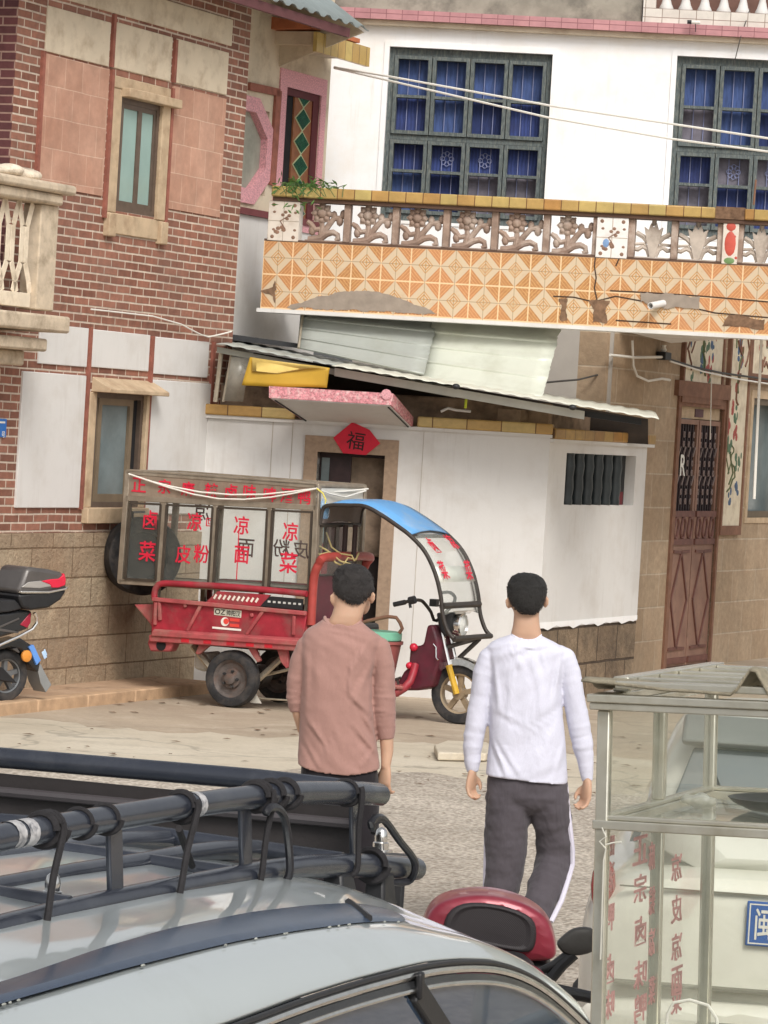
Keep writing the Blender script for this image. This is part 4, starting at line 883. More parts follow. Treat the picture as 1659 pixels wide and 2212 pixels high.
# ------------------------------------------------------------------ cargo tricycle
gw_ = PZ(505, 1528, 0.012)
ta_ = radians(24); tu = Vector((cos(ta_), -sin(ta_), 0)); tn = Vector((tu.y, -tu.x, 0))
TP = Pl(gw_ - tn * .45, tu.x, tu.y)           # centre plane of the tricycle; local z points to the camera side
tp = TP.p
TR = root('cargo_tricycle', 'red cargo tricycle with a blue canopy parked by the white courtyard wall', 'tricycle', TP.M)
m_red = mat('worn_red_paint', A(150, 36, 50), .5, var=.3, vs=6, bump=.5, bs=7, bd=.012, dirt=A(124, 88, 82), ds=3.6, damt=.75, spec=.5)
m_redd = mat('dusty_red_paint', A(160, 74, 76), .7, var=.25, vs=8, bump=.2, dirt=A(150, 116, 104), ds=5, damt=.7)
m_maroon = mat('maroon_fairing', A(92, 34, 48), .4, var=.25, vs=6, dirt=A(70, 50, 52), ds=5, damt=.5)
m_frame = mat('black_frame', A(58, 52, 48), .5, .2, var=.3, vs=14)
N = .50
def zz(pts, n): return [Vector((*TP.uv(x, y, n), n)) for x, y in pts]
def tprism(pts, n, d): return MB().prism(TP.poly(pts, n), n - d, n)
bed = obj('cargo_bed', tprism([(331, 1291), (663, 1323), (654, 1383), (326, 1371)], N, .03), m_red, TR, bevel=.006)
q0, q1 = TP.uv(331, 1291, N), TP.uv(663, 1323, N); qb = TP.uv(490, 1376, N)
zt = (q0[1] + q1[1]) / 2; zb = qb[1]; ua, ub = TP.uv(328, 1340, N)[0], TP.uv(660, 1350, N)[0]
obj('bed_floor', MB().box(ua, ub, zb - .02, zb + .02, -N, N - .03).box(ua, ub, zb, zt, -N, -N + .03).box(ub - .03, ub, zb, zt, -N, N - .03), m_redd, TR)
# ribs, rims on the near side
rb = MB()
for a, b in (((406, 1363), (436, 1306)), ((534, 1371), (570, 1319)), ((345, 1300), (347, 1340)), ((401, 1303), (402, 1312)), ((545, 1325), (546, 1333)), ((637, 1330), (635, 1372)), ((338, 1300), (336, 1350))):
    rb.bar(TP.uv(*a, N), TP.uv(*b, N), .028, N - .005, N + .022)
p_, q_ = TP.uv(331, 1294, N), TP.uv(663, 1325, N); rb.bar(p_, q_, .035, N - .005, N + .03)
obj('side_rib', rb, m_redd, bed, bevel=.006, each=True)
fl = MB().hexa(zz([(333, 1358), (655, 1378), (650, 1394), (325, 1373)], N)[::-1], zz([(330, 1362), (655, 1384), (650, 1396), (325, 1374)], N + .07)[::-1])
fl.prism(TP.poly([(322, 1371), (655, 1393), (652, 1407), (322, 1386)], N + .05), N + .02, N + .055)
obj('side_flange', fl, m_redd, bed, bevel=.008)
rf = MB()
for x in (400, 448, 498, 540, 580): 
    a = TP.uv(x, 1378 + (x - 322) * .066, N + .055); rf.box(a[0] - .035, a[0] + .035, a[1] - .016, a[1] + .016, N + .0555, N + .058)
obj('reflector', rf, mat('red_reflector', A(190, 40, 52), .3, var=.2), bed, each=True)
rail = zz([(333.5, 1294), (334, 1280), (338, 1269), (351, 1260.5), (400, 1262), (518, 1269), (663, 1283)], N)
rail = spl(rail, 4); obj('bed_rail', MB().tube(rail, .026, 10), m_red, bed)
obj('bed_rail', MB().tube([Vector((p.x, p.y, -N)) for p in rail], .026, 10), m_red, bed)
obj('grille_panel', MB().prism(TP.poly([(446, 1300), (471, 1277), (585, 1285), (562, 1310)], N), N - .012, N + .006), m_red, bed)
g = MB()
for i in range(10):
    x = 463 + i * 10; a, b = TP.uv(x, 1293 + i * .9, N), TP.uv(x + 5.5, 1284 + i * .9, N); g.bar(a, b, .018, N + .0065, N + .009)
obj('slot', g, mat('slot_light', A(226, 212, 200), .6), bed)
obj('black_panel', MB().prism(TP.poly([(562, 1309), (584, 1288), (655, 1294), (653, 1318)], N), N - .012, N + .004), m_black, bed)
g = MB()
for i in range(7):
    a = TP.uv(582 + i * 11, 1299.5 + i * .9, N); g.box(a[0] - .012, a[0] + .012, a[1] - .008, a[1] + .008, N + .0045, N + .006)
obj('slot', g, mat('slot_light_grey', A(190, 190, 186), .6), bed)
# maker's sticker and round mark
a = TP.poly([(463, 1313), (522, 1319), (521, 1334.5), (462.5, 1328)], N)
sg = obj('sticker', MB().prism(a, N, N + .003), mat('white_sticker', A(206, 206, 190), .5, var=.1, dirt=A(150, 140, 120), ds=9, damt=.4), bed)
c_ = TP.uv(476, 1321.5, N); mb = MB(); mb.add(*text_mb('OZ', .042, c_, N + .0045, sx=1.1, rot=-.03)); c_ = TP.uv(505, 1325, N); mb.add(*text_mb('帅阳汉', .045, c_, N + .0045, sx=.9, rot=-.03)); obj('lettering', mb, m_frame, sg)
lg = MB(); c_ = TP.uv(486, 1343, N)
lg.lathe([(.036, 0), (.036, .004), (.0, .005)], (c_[0], c_[1], N), 2, 18); a, b = TP.uv(459, 1355.5, N), TP.uv(521, 1361, N); lg.bar(a, b, .016, N, N + .004)
obj('round_mark', lg, m_wire, bed)
lg = MB(); lg.lathe([(.024, 0), (.024, .006), (.0, .0065)], (c_[0] + .012, c_[1] + .004, N), 2, 18)
for z in (.022, -.022): lg.box(c_[0] + .045, c_[0] + .13, c_[1] + z - .014, c_[1] + z + .010, N, N + .004)
obj('red_mark', lg, mat('orange_red_mark', A(214, 70, 60), .5), bed)
# rear corner bracket, brackets below
kb_ = MB().prism(TP.poly([(322, 1375), (376, 1382), (372, 1396), (366, 1408), (324, 1407), (318, 1390)], N + .03), N - .1, N + .03)
obj('corner_bracket', kb_, m_redd, bed, bevel=.012); a = TP.uv(348, 1394, N + .03); obj('bracket_hole', MB().lathe([(.045, 0), (.045, .003)], (a[0], a[1], N + .029), 2, 14), m_dark, bed)
bk_ = MB()
for pts in ([(430, 1389), (456, 1391), (430, 1414), (422, 1412), (424, 1406)], [(532, 1394), (551, 1398), (562, 1427), (556, 1431), (546, 1418)], [(598, 1402), (620, 1404), (623, 1440), (618, 1444), (606, 1430)]):
    bk_.prism(TP.poly(pts, N), N - .04, N)
obj('bracket', bk_, m_redd, bed, bevel=.004, each=True)
obj('chassis', MB().box(ua + .05, ub + .35, zb - .10, zb - .04, -.28, -.22).box(ua + .05, ub + .35, zb - .10, zb - .04, .22, .28).box(ua + .1, ua + .2, zb - .1, zb - .03, -.45, .45).box(ub - .2, ub - .1, zb - .1, zb - .03, -.45, .45), m_frame, TR)
obj('tailgate', MB().hexa(zz([(331, 1305), (330, 1360), (324, 1347), (290, 1306)], .42), zz([(331, 1305), (330, 1360), (324, 1347), (290, 1306)], -.42)), m_redd, TR, bevel=.008)
obj('battery_box', tprism([(420, 1410), (448, 1408), (452, 1440), (440, 1452), (418, 1444)], .30, .25), mat('grey_plastic_box', A(186, 182, 172), .6, var=.1), TR, bevel=.02)
wc = TP.uv(503, 1465.5, .45)
def wheel(par, u, v, n, R_, w, rim, spokes=0, nm='wheel', rims=None):
    o = obj(nm, MB().lathe([(R_ * .66, -w * .42), (R_ * .8, -w * .5), (R_ * .95, -w * .42), (R_, -w * .22), (R_, w * .22), (R_ * .95, w * .42), (R_ * .8, w * .5), (R_ * .66, w * .42), (R_ * .64, 0)], (u, v, n), 2, 40, True), m_rubber, par)
    if spokes:
        s_ = MB().lathe([(R_ * .60, -.03), (R_ * .67, -.035), (R_ * .67, .035), (R_ * .60, .03)], (u, v, n), 2, 32, True)
        for k in range(spokes):
            an = k * 2 * pi / spokes + .3; s_.bar((u, v), (u + R_ * .63 * cos(an), v + R_ * .63 * sin(an)), R_ * .17, n - .018, n + .018)
        s_.lathe([(.0, -.05), (R_ * .2, -.05), (R_ * .2, .05), (.0, .05)], (u, v, n), 2, 18)
        obj('rim', s_, rim, o)
    else:
        obj('rim', MB().lathe([(R_ * .68, -w * .35), (R_ * .66, w * .36), (R_ * .60, w * .30), (R_ * .55, w * .16), (R_ * .36, w * .10), (R_ * .33, w * .30), (R_ * .22, w * .34), (R_ * .19, w * .52), (R_ * .09, w * .58), (.0, w * .58)], (u, v, n), 2, 32), rim, o)
        nb = MB()
        for k in range(5): an = k * 2 * pi / 5; nb.lathe([(.011, 0), (.011, .025), (0, .026)], (u + R_ * .28 * cos(an), v + R_ * .28 * sin(an), n + w * .32), 2, 6)
        obj('wheel_nut', nb, m_rubber, o, each=True)
    return o
m_rim = mat('rusty_grey_rim', A(96, 88, 84), .7, .2, var=.3, vs=14, dirt=A(110, 80, 66), ds=12, damt=.6)
Rw = .232
wheel(TR, wc[0], Rw + .012, .45, Rw, .13, m_rim); wheel(TR, wc[0], Rw + .012, -.45, Rw, .13, m_rim)
obj('axle', MB().lathe([(.04, -.4), (.04, -.1), (.10, -.08), (.10, .08), (.04, .1), (.04, .4)], (wc[0], Rw + .012, 0), 2, 14), m_frame, TR)
obj('leaf_spring', MB().tube([(wc[0] - .42, zb - .1, .36), (wc[0] - .2, Rw + .03, .36), (wc[0], Rw - .03, .36), (wc[0] + .2, Rw + .03, .36), (wc[0] + .42, zb - .1, .36)], .022, 6, flat=1.6), m_alu, TR)
obj('mudguard', MB().hexa(zz([(548, 1490), (566, 1520), (540, 1518), (540, 1512)], .36), zz([(548, 1490), (566, 1520), (540, 1518), (540, 1512)], .33)), mat('white_flap', A(190, 186, 176), .6), TR)
obj('brake_rod', MB().tube(zz([(545, 1465), (640, 1442)], .3), .014, 6).tube(zz([(540, 1507), (640, 1514)], .3), .008, 6), m_alu, TR)
# cab: red hoop, seat, posts
hoop = [tp(672, 1350, .46), tp(675, 1290, .46), tp(679, 1245, .46), tp(689, 1219, .46), tp(706, 1204, .40)]
hl = [Vector((p.x, p.y, -p.z)) for p in hoop]
obj('cab_hoop', MB().tube(spl(hoop + hl[::-1], 5), .036, 12), mat('faded_red_tube', A(160, 66, 60), .4, var=.2, vs=8), TR)
obj('cab_panel', MB().box(hoop[1].x - .02, hoop[1].x + .02, zb, zt + .28, -.42, .42), m_maroon, TR)
sx_ = tp(760, 1390, .0)
obj('seat', MB().box(sx_.x - .28, sx_.x + .12, zb + .08, zb + .17, -.28, .28).box(sx_.x - .30, sx_.x - .22, zb + .17, zb + .55, -.25, .25), mat('black_vinyl', (.02, .02, .022), .5, var=.2, bump=.3), TR, bevel=.03)
obj('seat_box', MB().box(sx_.x - .28, sx_.x + .1, .30, zb + .079, -.24, .24), m_maroon, TR, bevel=.01)
obj('foot_floor', MB().box(hoop[0].x - .05, tp(905, 1490, 0).x, .27, .30, -.34, .34), m_redd, TR, bevel=.01)
obj('step_tube', MB().tube([tp(830, 1502, .30), tp(857, 1497, .30), tp(874, 1486, .28), tp(886, 1472, .25), tp(893, 1452, .2), tp(897, 1436, .16)], .032, 10), m_red, TR)
obj('pedal', MB().tube([tp(847, 1470, .25), tp(866, 1464, .25)], .012, 6).tube([tp(858, 1467, .25), tp(862, 1485, .25)], .010, 6), m_frame, TR)
nc = .42
near = [(691, 1134), (694, 1112), (700, 1096), (716, 1091.4), (755, 1091.5), (789, 1094), (823, 1112), (857, 1135), (887.6, 1158.4), (918, 1192), (939.8, 1238), (952, 1287.5), (956.7, 1330.5), (967.5, 1364), (980, 1379.6)]
near = [tuple(p) for p in spl([(x, y, 0) for x, y in near], 1)]; ne = zz([p[:2] for p in near], nc); fe = [Vector((p.x, p.y, -.35)) for p in ne]
def skin(i0, i1, m, nm, sol=.006, dy=0.0, nsub=4):
    R_ = []
    cn, cf_ = spl(ne, 4), spl(fe, 4); i0, i1 = i0 * 4, i1 * 4
    for i in range(i0, i1 + 1):
        R_.append([cn[i].lerp(cf_[i], k / nsub) + Vector((0, .035 * sin(pi * k / nsub) + dy, 0)) for k in range(nsub + 1)])
    v = [p for r in R_ for p in r]; n_ = nsub + 1
    return obj(nm, MB().add(v, [(i * n_ + k, i * n_ + k + 1, (i + 1) * n_ + k + 1, (i + 1) * n_ + k) for i in range(i1 - i0) for k in range(nsub)]), m, can, solid=sol)
can = obj('canopy_frame', MB().tube(spl(ne, 5), .017, 10).tube(spl(fe, 5), .017, 10).tube([ne[8], fe[8]], .016, 8).tube([ne[12].lerp(ne[11], .5), fe[12].lerp(fe[11], .5)], .026, 8).tube([ne[14], fe[14]], .022, 8).tube([ne[3], fe[3]], .016, 8).tube([ne[0], fe[0]], .018, 8), m_frame, TR)
skin(3, 8, mat('blue_canopy', A(98, 156, 208), .35, var=.08, vs=3, dirt=A(150, 168, 184), ds=4, damt=.55), 'canopy_roof', .01, .012)
skin(0, 3, mat('grey_canopy_lining', A(112, 102, 98), .8, var=.15), 'rear_flap', .01)
skin(3, 8, mat('canopy_lining', A(100, 92, 88), .8, var=.15), 'lining', .004, -.004)
skin(8, 12, glass('windscreen', A(186, 190, 184), .08, .30), 'windscreen', .004)
def ws(i, f, k): return ne[i].lerp(ne[i + 1], f).lerp(fe[i].lerp(fe[i + 1], f), k)
band = [ws(9, .55, 0), ws(9, .55, 1), ws(10, .1, 1), ws(10, .1, 0)]
obj('pale_strip', MB().add([p + Vector((.008, .008, 0)) for p in [ws(9, .75, .03), ws(9, .75, .5), ws(9, .75, .97), ws(10, .45, .97), ws(10, .45, .5), ws(10, .45, .03)]], [(0, 1, 4, 5), (1, 2, 3, 4)]), mat('pale_film', A(226, 226, 216), .3, var=.05), can, solid=.003)
def ws_text(ch, i, f, k, h=.14, w=.15):
    up_ = (ws(i, max(0, f - .4), k) - ws(i, min(1, f + .4), k)).normalized(); rt = (ws(i, f, 1) - ws(i, f, 0)).normalized(); nn = rt.cross(up_).normalized()
    v, fs = text_mb(ch, h, (0, 0), 0, .003, sx=w / h); c0 = ws(i, f, k) + Vector((0, .035 * sin(pi * k), 0))
    return [c0 + rt * p[0] + up_ * p[1] + nn * (p[2] + .016) for p in v], fs
mb = MB()
for ch, i, f, k in (('卤', 8, .85, .22), ('凉', 8, .62, .80), ('菜', 9, 1.0, .17), ('菜', 10, .02, .83)): mb.add(*ws_text(ch, i, f, k, .165, .125))
obj('lettering', mb, m_redtxt, can)
po = MB()
for x, n_ in ((704, .3), (727, .1), (745, -.1), (766, -.3)): po.tube([tp(x + 2, 1134, 0) , tp(x - 2, 1205, 0)], .022, 8)
obj('cab_post', po, mat('dark_brown_post', A(62, 46, 44), .6, var=.2), TR, each=True)
# steering
obj('handlebar', MB().tube(spl([tp(850.7, 1306, .34), tp(872, 1301.5, .34), tp(890, 1297, .33), tp(909, 1297, .26), tp(920, 1307, .16), tp(931, 1322, .08), tp(943, 1341, 0), tp(943, 1341, 0) + Vector((.08, .16, -.16)), tp(943, 1341, 0) + Vector((-.02, .22, -.30)), tp(943, 1341, 0) + Vector((-.12, .21, -.34))], 3), .014, 8), m_frame, TR)
obj('handle_grip', MB().tube([tp(850.7, 1306, .34), tp(876, 1300.6, .34)], .020, 10).tube([tp(884, 1298, .34), tp(897, 1295, .34)], .032, 8).tube([tp(885, 1303, .345), tp(887, 1313, .345)], .012, 6).box(*sum(((a - .03, a + .03) for a in tp(938, 1302, -.2)), ())), m_black, TR)
obj('dashboard', MB().prism(TP.poly([(953, 1323), (990, 1322), (984, 1338), (984, 1364), (972, 1376), (962, 1362)], .0), -.12, .12), m_black, TR, bevel=.02)
hl_ = tp(990, 1350, .0)
obj('headlight', MB().lathe([(.0, -.08), (.07, -.06), (.095, .0), (.10, .04), (.09, .05), (.085, .03)], (0, 0, 0), 0, 20), m_chrome, TR, M=T(*hl_))
obj('headlight_lens', MB().lathe([(.088, .03), (.05, .05), (.0, .056)], (0, 0, 0), 0, 20), mat('lamp_glass', A(206, 206, 200), .15, var=.1, vs=40), TR, M=T(*hl_))
obj('headlight_visor', MB().prism([(-.02, .085), (.06, .095), (.11, .125), (.04, .12), (-.02, .11)], -.07, .07), m_chrome, TR, M=T(*hl_))
obj('leg_shield', MB().prism(TP.poly([(939, 1349), (953, 1349), (965, 1388), (963, 1436), (950, 1482), (918, 1490), (878, 1490), (872, 1480), (888, 1450), (899, 1440), (902, 1396), (930, 1392)], 0), -.16, .16), m_maroon, TR, bevel=.03)
rbm = MB().ball(tp(893.7, 1398, .17), (.034, .034, .034)).ball(tp(884.5, 1438, .17), (.03, .03, .03))
obj('red_knob', rbm, mat('red_knob', A(196, 40, 62), .25, var=.1), TR, each=True)
obj('wire_hook', MB().tube([tp(936, 1391, .17), tp(942, 1398, .17), tp(942, 1420, .18), tp(946, 1426, .19)], .006, 6), m_chrome, TR)
fwp = TP.uv(994, 1504, 0); Rf = .245
m_alloy = mat('old_alloy', A(156, 138, 114), .45, .4, var=.2, vs=10)
wheel(TR, fwp[0], Rf + .01, 0, Rf, .085, m_alloy, 5)
fk = MB(); 
for s_ in (.075, -.075): fk.tube([tp(958, 1342, 0) + Vector((0, 0, s_)), tp(971, 1404, 0) + Vector((0, 0, s_)), tp(979, 1440, 0) + Vector((0, 0, s_))], .016, 8)
obj('fork', fk, m_chrome, TR, each=True); fk = MB()
for s_ in (.075, -.075): fk.tube([tp(977, 1436, 0) + Vector((0, 0, s_)), Vector((fwp[0], Rf + .01, s_))], .026, 8)
obj('fork_leg', fk, mat('yellow_fork', A(196, 156, 50), .4, var=.15), TR, each=True)
fd = MB(); rr = []
for k in range(13):
    an = radians(168 - k * 11); c, s2 = cos(an), sin(an); R1 = Rf + .035
    rr.append([(fwp[0] + R1 * c, Rf + .01 + R1 * s2, -.06), (fwp[0] + (R1 + .015) * c, Rf + .01 + (R1 + .015) * s2, 0), (fwp[0] + R1 * c, Rf + .01 + R1 * s2, .06), (fwp[0] + (R1 - .05) * c, Rf + .01 + (R1 - .05) * s2, .064), (fwp[0] + (R1 - .005) * c, Rf + .01 + (R1 - .005) * s2, 0), (fwp[0] + (R1 - .05) * c, Rf + .01 + (R1 - .05) * s2, -.064)])
obj('mudguard', fd.loft(rr), m_chrome, TR)
obj('front_strut', MB().tube([tp(980, 1384, .3), tp(1050, 1376, -.3)], .014, 6).tube([tp(965, 1398, 0), tp(1030, 1380, -.2)], .018, 6).tube([tp(1036, 1380, -.2), tp(985, 1428, 0)], .020, 6), m_frame, TR)
# bucket standing on the tricycle floor
bp = tp(815, 1400, .12); bk0 = .30
by0 = bk0 + .001
BK = root('bucket', 'red plastic bucket with green rim standing on the tricycle floor', 'bucket', TP.M @ T(bp.x, by0, bp.z))
bz = lambda y: TP.uv(830, y, .12)[1] - by0
rb_ = abs(TP.uv(866, 1384, .12)[0] - bp.x)
obj('body', MB().lathe([(0, 0), (rb_ * .68, .0), (rb_ * .72, .02), (rb_ * .94, bz(1392)), (rb_ * 1.02, bz(1390)), (rb_ * 1.02, bz(1384)), (rb_ * .9, bz(1384))], (0, 0, 0), 1, 28), mat('dusty_red_plastic', A(150, 86, 82), .6, var=.12), BK)
obj('rim', MB().lathe([(rb_ * .92, bz(1383)), (rb_ * .95, bz(1381)), (rb_ * .95, bz(1366)), (rb_ * .90, bz(1364)), (0, bz(1366))], (0, 0, 0), 1, 28), mat('green_plastic', A(116, 176, 150), .5, var=.1), BK)
obj('handle', MB().tube([Vector(tp(*q, .12)) - Vector((bp.x, by0, bp.z)) for q in ((770, 1350), (795, 1341), (838, 1332), (856, 1334), (864, 1345), (869, 1358), (862, 1368))], .015, 8), m_rust, BK)

# ------------------------------------------------------------------ glass display case on the tricycle bed
CB = root('display_case', 'glass food display case with red lettering riding on the red tricycle', 'display case', TP.M)
nf, nb_ = .47, -.47
m_case = mat('dull_aluminium', A(152, 141, 126), .42, .45, var=.18, vs=9, dirt=A(104, 88, 70), ds=7, damt=.4)
cTL, cTR, cBL, cBR = tp(275, 1019, nf), tp(684, 1049, nf), tp(257.5, 1255.8, nf), tp(673, 1282, nf)
hL, hR = cTL.lerp(cBL, .24), cTR.lerp(cBR, .205)
def at(x, y): return cTL.lerp(cTR, x).lerp(cBL.lerp(cBR, x), y)
def ah(x): return hL.lerp(hR, x)
def cbar(p, q, w, n0=nf - .04, n1=nf): return MB().bar(p, q, w, n0, n1)
hd_ = obj('header', MB().prism([cTL[:2], cTR[:2], hR[:2], hL[:2]], nf - .025, nf - .005), mat('brown_header_panel', A(146, 130, 114), .35, .2, var=.2, vs=3, stretch=(3, 1, 1), dirt=A(96, 60, 54), ds=1.6, damt=.5), CB)
fr = MB(); w_ = .045
for p, q in ((cTL, cTR), (cBL, cBR), (hL, hR), (cTL, cBL), (cTR, cBR)): fr.bar(p, q, w_, nf - .05, nf)
for x in (.20, .477, .76): fr.bar(ah(x), cBL.lerp(cBR, x), .045 if x > .3 else .06, nf - .045, nf - .004)
off_ = Vector((0, 0, nb_ - nf))
for p, q in ((cTL, cTR), (cBL, cBR), (cTL, cBL), (cTR, cBR)): fr.bar(p, q, w_, nb_, nb_ + .05)
for x in (.245, .52, .78): fr.bar(ah(x), cBL.lerp(cBR, x), .04, nb_, nb_ + .03)
for p in (cTL, cTR, cBL, cBR): fr.tube([p, p + off_], .022, 6)
obj('frame', fr, m_case, CB, bevel=.004)
sf = MB()
for a, b in ((.02, .195), (.215, .47), (.485, .755), (.77, .985)):
    A_, B_, C_, D_ = ah(a + .008), ah(b - .004), cBL.lerp(cBR, b - .004), cBL.lerp(cBR, a + .008)
    A_, B_, C_, D_ = A_.lerp(D_, .055), B_.lerp(C_, .055), C_.lerp(B_, .035), D_.lerp(A_, .035)
    for p, q in ((A_, B_), (B_, C_), (C_, D_), (D_, A_)): sf.bar(p, q, .018, nf - .02, nf + .004)
obj('sliding_sash', sf, mat('dark_sash', A(74, 66, 58), .45, .3, var=.2), CB)
m_casegl = glass('case_glass', A(178, 182, 174), .03, .13, .6)
obj('front_glass', MB().prism([p[:2] for p in (hL, hR, cBR, cBL)], nf - .032, nf - .028), m_casegl, CB)
obj('back_glass', MB().prism([p[:2] for p in (hL, hR, cBR, cBL)], nb_ + .02, nb_ + .024), glass('back_case_glass', A(178, 182, 174), .03, .08, .4), CB)
obj('back_header', MB().prism([cTL[:2], cTR[:2], hR[:2], hL[:2]], nb_ + .01, nb_ + .03), m_case, CB)
obj('end_panel', MB().hexa([cTR, hR, hR + off_, cTR + off_], [p + Vector((.008, 0, 0)) for p in (cTR, hR, hR + off_, cTR + off_)]), mat('pale_end_panel', A(206, 204, 196), .4, var=.08), CB)
obj('end_glass', MB().hexa([hR, cBR, cBR + off_, hR + off_], [p + Vector((.005, 0, 0)) for p in (hR, cBR, cBR + off_, hR + off_)]), m_casegl, CB)
obj('floor', MB().hexa([cBL, cBR, cBR + off_, cBL + off_], [p + Vector((0, .015, 0)) for p in (cBL, cBR, cBR + off_, cBL + off_)]), m_case, CB)
obj('roof', MB().hexa([cTL, cTR, cTR + off_, cTL + off_], [p + Vector((0, .01, 0)) for p in (cTL, cTR, cTR + off_, cTL + off_)]), m_case, CB)
mb = MB()
for ch, x, y in zip('正宗麻辣卤味啤酒鸭', (315, 475, 625, 772, 898, 1015, 1142, 1252, 1360), (180, 190, 204, 214, 222, 224, 240, 246, 256)):
    q = tp(192.6 + x * .3415, 986 + y * .3415, nf); mb.add(*text_mb(ch, .118, (q.x, q.y), nf - .002, .003, sx=1.0, rot=-.01, bold=.014))
for ch, x, y, h in (('卤', 380, 400, .155), ('菜', 360, 600, .165), ('凉', 660, 412, .15), ('皮', 588, 618, .15), ('粉', 704, 616, .15), ('凉', 956, 435, .15), ('面', 958, 622, .14), ('凉', 1266, 475, .15), ('菜', 1254, 672, .17)):
    q = tp(192.6 + x * .3415, 986 + y * .3415, nf); mb.add(*text_mb(ch, h, (q.x, q.y), nf - .02, .003, sx=.92, rot=-.01, bold=.014))
q = tp(192.6 + 755 * .3415, 986 + 416 * .3415, nf)
mb.wall(q.x - .032, q.x + .032, q.y - .034, q.y + .034, nf - .022, nf - .018, [(q.x - .024, q.x + .024, q.y - .026, q.y + .026)]).wall(q.x - .014, q.x + .014, q.y - .016, q.y + .016, nf - .022, nf - .018, [(q.x - .008, q.x + .008, q.y - .01, q.y + .01)])
p, q = tp(192.6 + 940 * .3415, 986 + 480 * .3415, nf), tp(192.6 + 925 * .3415, 986 + 780 * .3415, nf); mb.bar(p, q, .008, nf - .022, nf - .019)
obj('lettering', mb, m_redtxt, CB)
mb = MB()
for ch, x, y in (('皮', 1340, 588), ('粉', 1215, 580), ('面', 990, 578), ('凉', 715, 350)):
    q = tp(192.6 + x * .3415, 986 + y * .3415, nb_ + .03); mb.add(*text_mb(ch, .15, (q.x, q.y), nb_ + .03, .003, flip=True, rot=-.01))
obj('back_lettering', mb, m_darkred, CB)
# legs keep the case above the bed floor
lg = MB()
for x in (.19, .5, .97):
    for n_ in (nf - .05, nb_ + .05):
        p = cBL.lerp(cBR, x); lg.box(p.x - .02, p.x + .02, zb + .02, p.y - .005, n_ - .02, n_ + .02)
obj('leg', lg, m_case, CB, each=True)
# cord strung along the header
cd = root('string', 'pale string looped along the top of the glass display case', 'string', TP.M)
obj('strand', MB().tube([tp(192.6 + x * .3415, 986 + y * .3415, nf + .02) for x, y in ((250, 110), (400, 160), (520, 190), (700, 225), (900, 242), (1100, 240), (1280, 222), (1440, 202))], .007, 6).tube([tp(192.6 + x * .3415, 986 + y * .3415, nf + .022) for x, y in ((250, 110), (500, 195), (660, 240), (820, 268), (980, 272), (1150, 258), (1300, 232), (1440, 202))], .007, 6)
    .tube([tp(684, 1055, nf + .02), tp(710, 1066, .3), tp(745, 1074, .0), tp(790, 1060, -.4)], .007, 6).tube([tp(684, 1055, nf + .02), tp(700, 1062, .3), tp(740, 1062, .0), tp(795, 1056, -.45)], .007, 6), m_wire, cd)
obj('yellow_tail', MB().tube([tp(684, 1055, nf + .02), tp(697, 1065, nf), tp(704, 1080, nf), tp(702, 1088, nf)], .006, 6), mat('yellow_cord', A(214, 200, 90), .6), cd)
tag(obj('wire_tangle', MB().tube([tp(*q) for q in ((690, 1180, .3), (708, 1190, .3), (724, 1215, .3), (740, 1222, .25), (752, 1205, .2), (768, 1210, .2), (775, 1195, .1))], .008, 6).tube([tp(*q) for q in ((705, 1150, .2), (716, 1182, .2), (735, 1196, .2), (760, 1200, .2), (766, 1212, .2))], .007, 6).tube([tp(*q) for q in ((676, 1188, .4), (690, 1198, .35), (712, 1192, .3), (735, 1212, .3), (770, 1222, .2))], .007, 6), mat('ochre_cord', A(176, 160, 110), .7, var=.2), M=TP.M), 'tangle of pale cords behind the tricycle seat', 'cord')
tag(obj('plastic_jug', MB().lathe([(0, 0), (.10, .0), (.115, .03), (.115, .16), (.10, .2), (.03, .23), (.028, .26)], (0, 0, 0), 1, 20), glass('blue_plastic', A(110, 160, 200), .15, .6), M=TP.M @ T(*(tp(692, 1120, .36) + Vector((0, -.0, 0)))) @ Matrix.Scale(.62, 4)), 'pale blue plastic jug hung on the end of the display case', 'jug')
# tyre hung on the wall behind the case
tc = L.p(306, 1201, .27); rT = .325
TY = root('tyre', 'big black tyre hung against the stone wall behind the glass display case', 'tyre', L.M @ T(*tc) @ Matrix.Rotation(radians(-48), 4, 'Y'))
obj('casing', MB().lathe([(.20, -.10), (.26, -.12), (.31, -.11), (rT, -.07), (rT, .07), (.31, .11), (.26, .12), (.20, .10), (.19, .0)], (0, 0, 0), 2, 48, True), m_rubber, TY)
obj('disc', MB().lathe([(.0, .01), (.205, .01), (.205, -.01), (.0, -.01)], (0, 0, 0), 2, 30), m_black, TY)
obj('hook', MB().tube([(-.1, .2, -.0), (-.1, .26, -.0), (-.1, .36, -.0), (.08, .36, -.28)], .012, 6), m_frame, TY)

# ------------------------------------------------------------------ scooter at the far left
sg0 = PZ(10, 1511, .105)
SC = Pl(sg0, .74, .67)
sp_ = SC.p
ES = root('electric_scooter', 'dark electric scooter with grey top box and blue plate at the left edge', 'scooter', SC.M)
def sprism(pts, n, d, m, nm, par=ES, bev=.01): return obj(nm, MB().prism(SC.poly(pts, n), n - d, n), m, par, bevel=bev)
m_gloss = mat('black_gloss', (.02, .021, .023), .25, var=.2, spec=.6)
m_greyp = mat('gunmetal_plastic', A(92, 88, 86), .32, .3, var=.12, vs=6)
wq_ = SC.uv(8, 1459, 0); wheel(ES, wq_[0], wq_[1], 0, .20, .10, mat('grey_alloy', A(110, 112, 114), .4, .4, var=.2), 5)
obj('hub_cover', MB().prism(SC.poly([(-20, 1438), (6, 1442), (38, 1476), (20, 1474), (-20, 1466)], .07), .05, .075), m_black, ES, bevel=.008)
Z4 = lambda pts: [(x * .2049, 1178.5 + y * .2049) for x, y in pts]
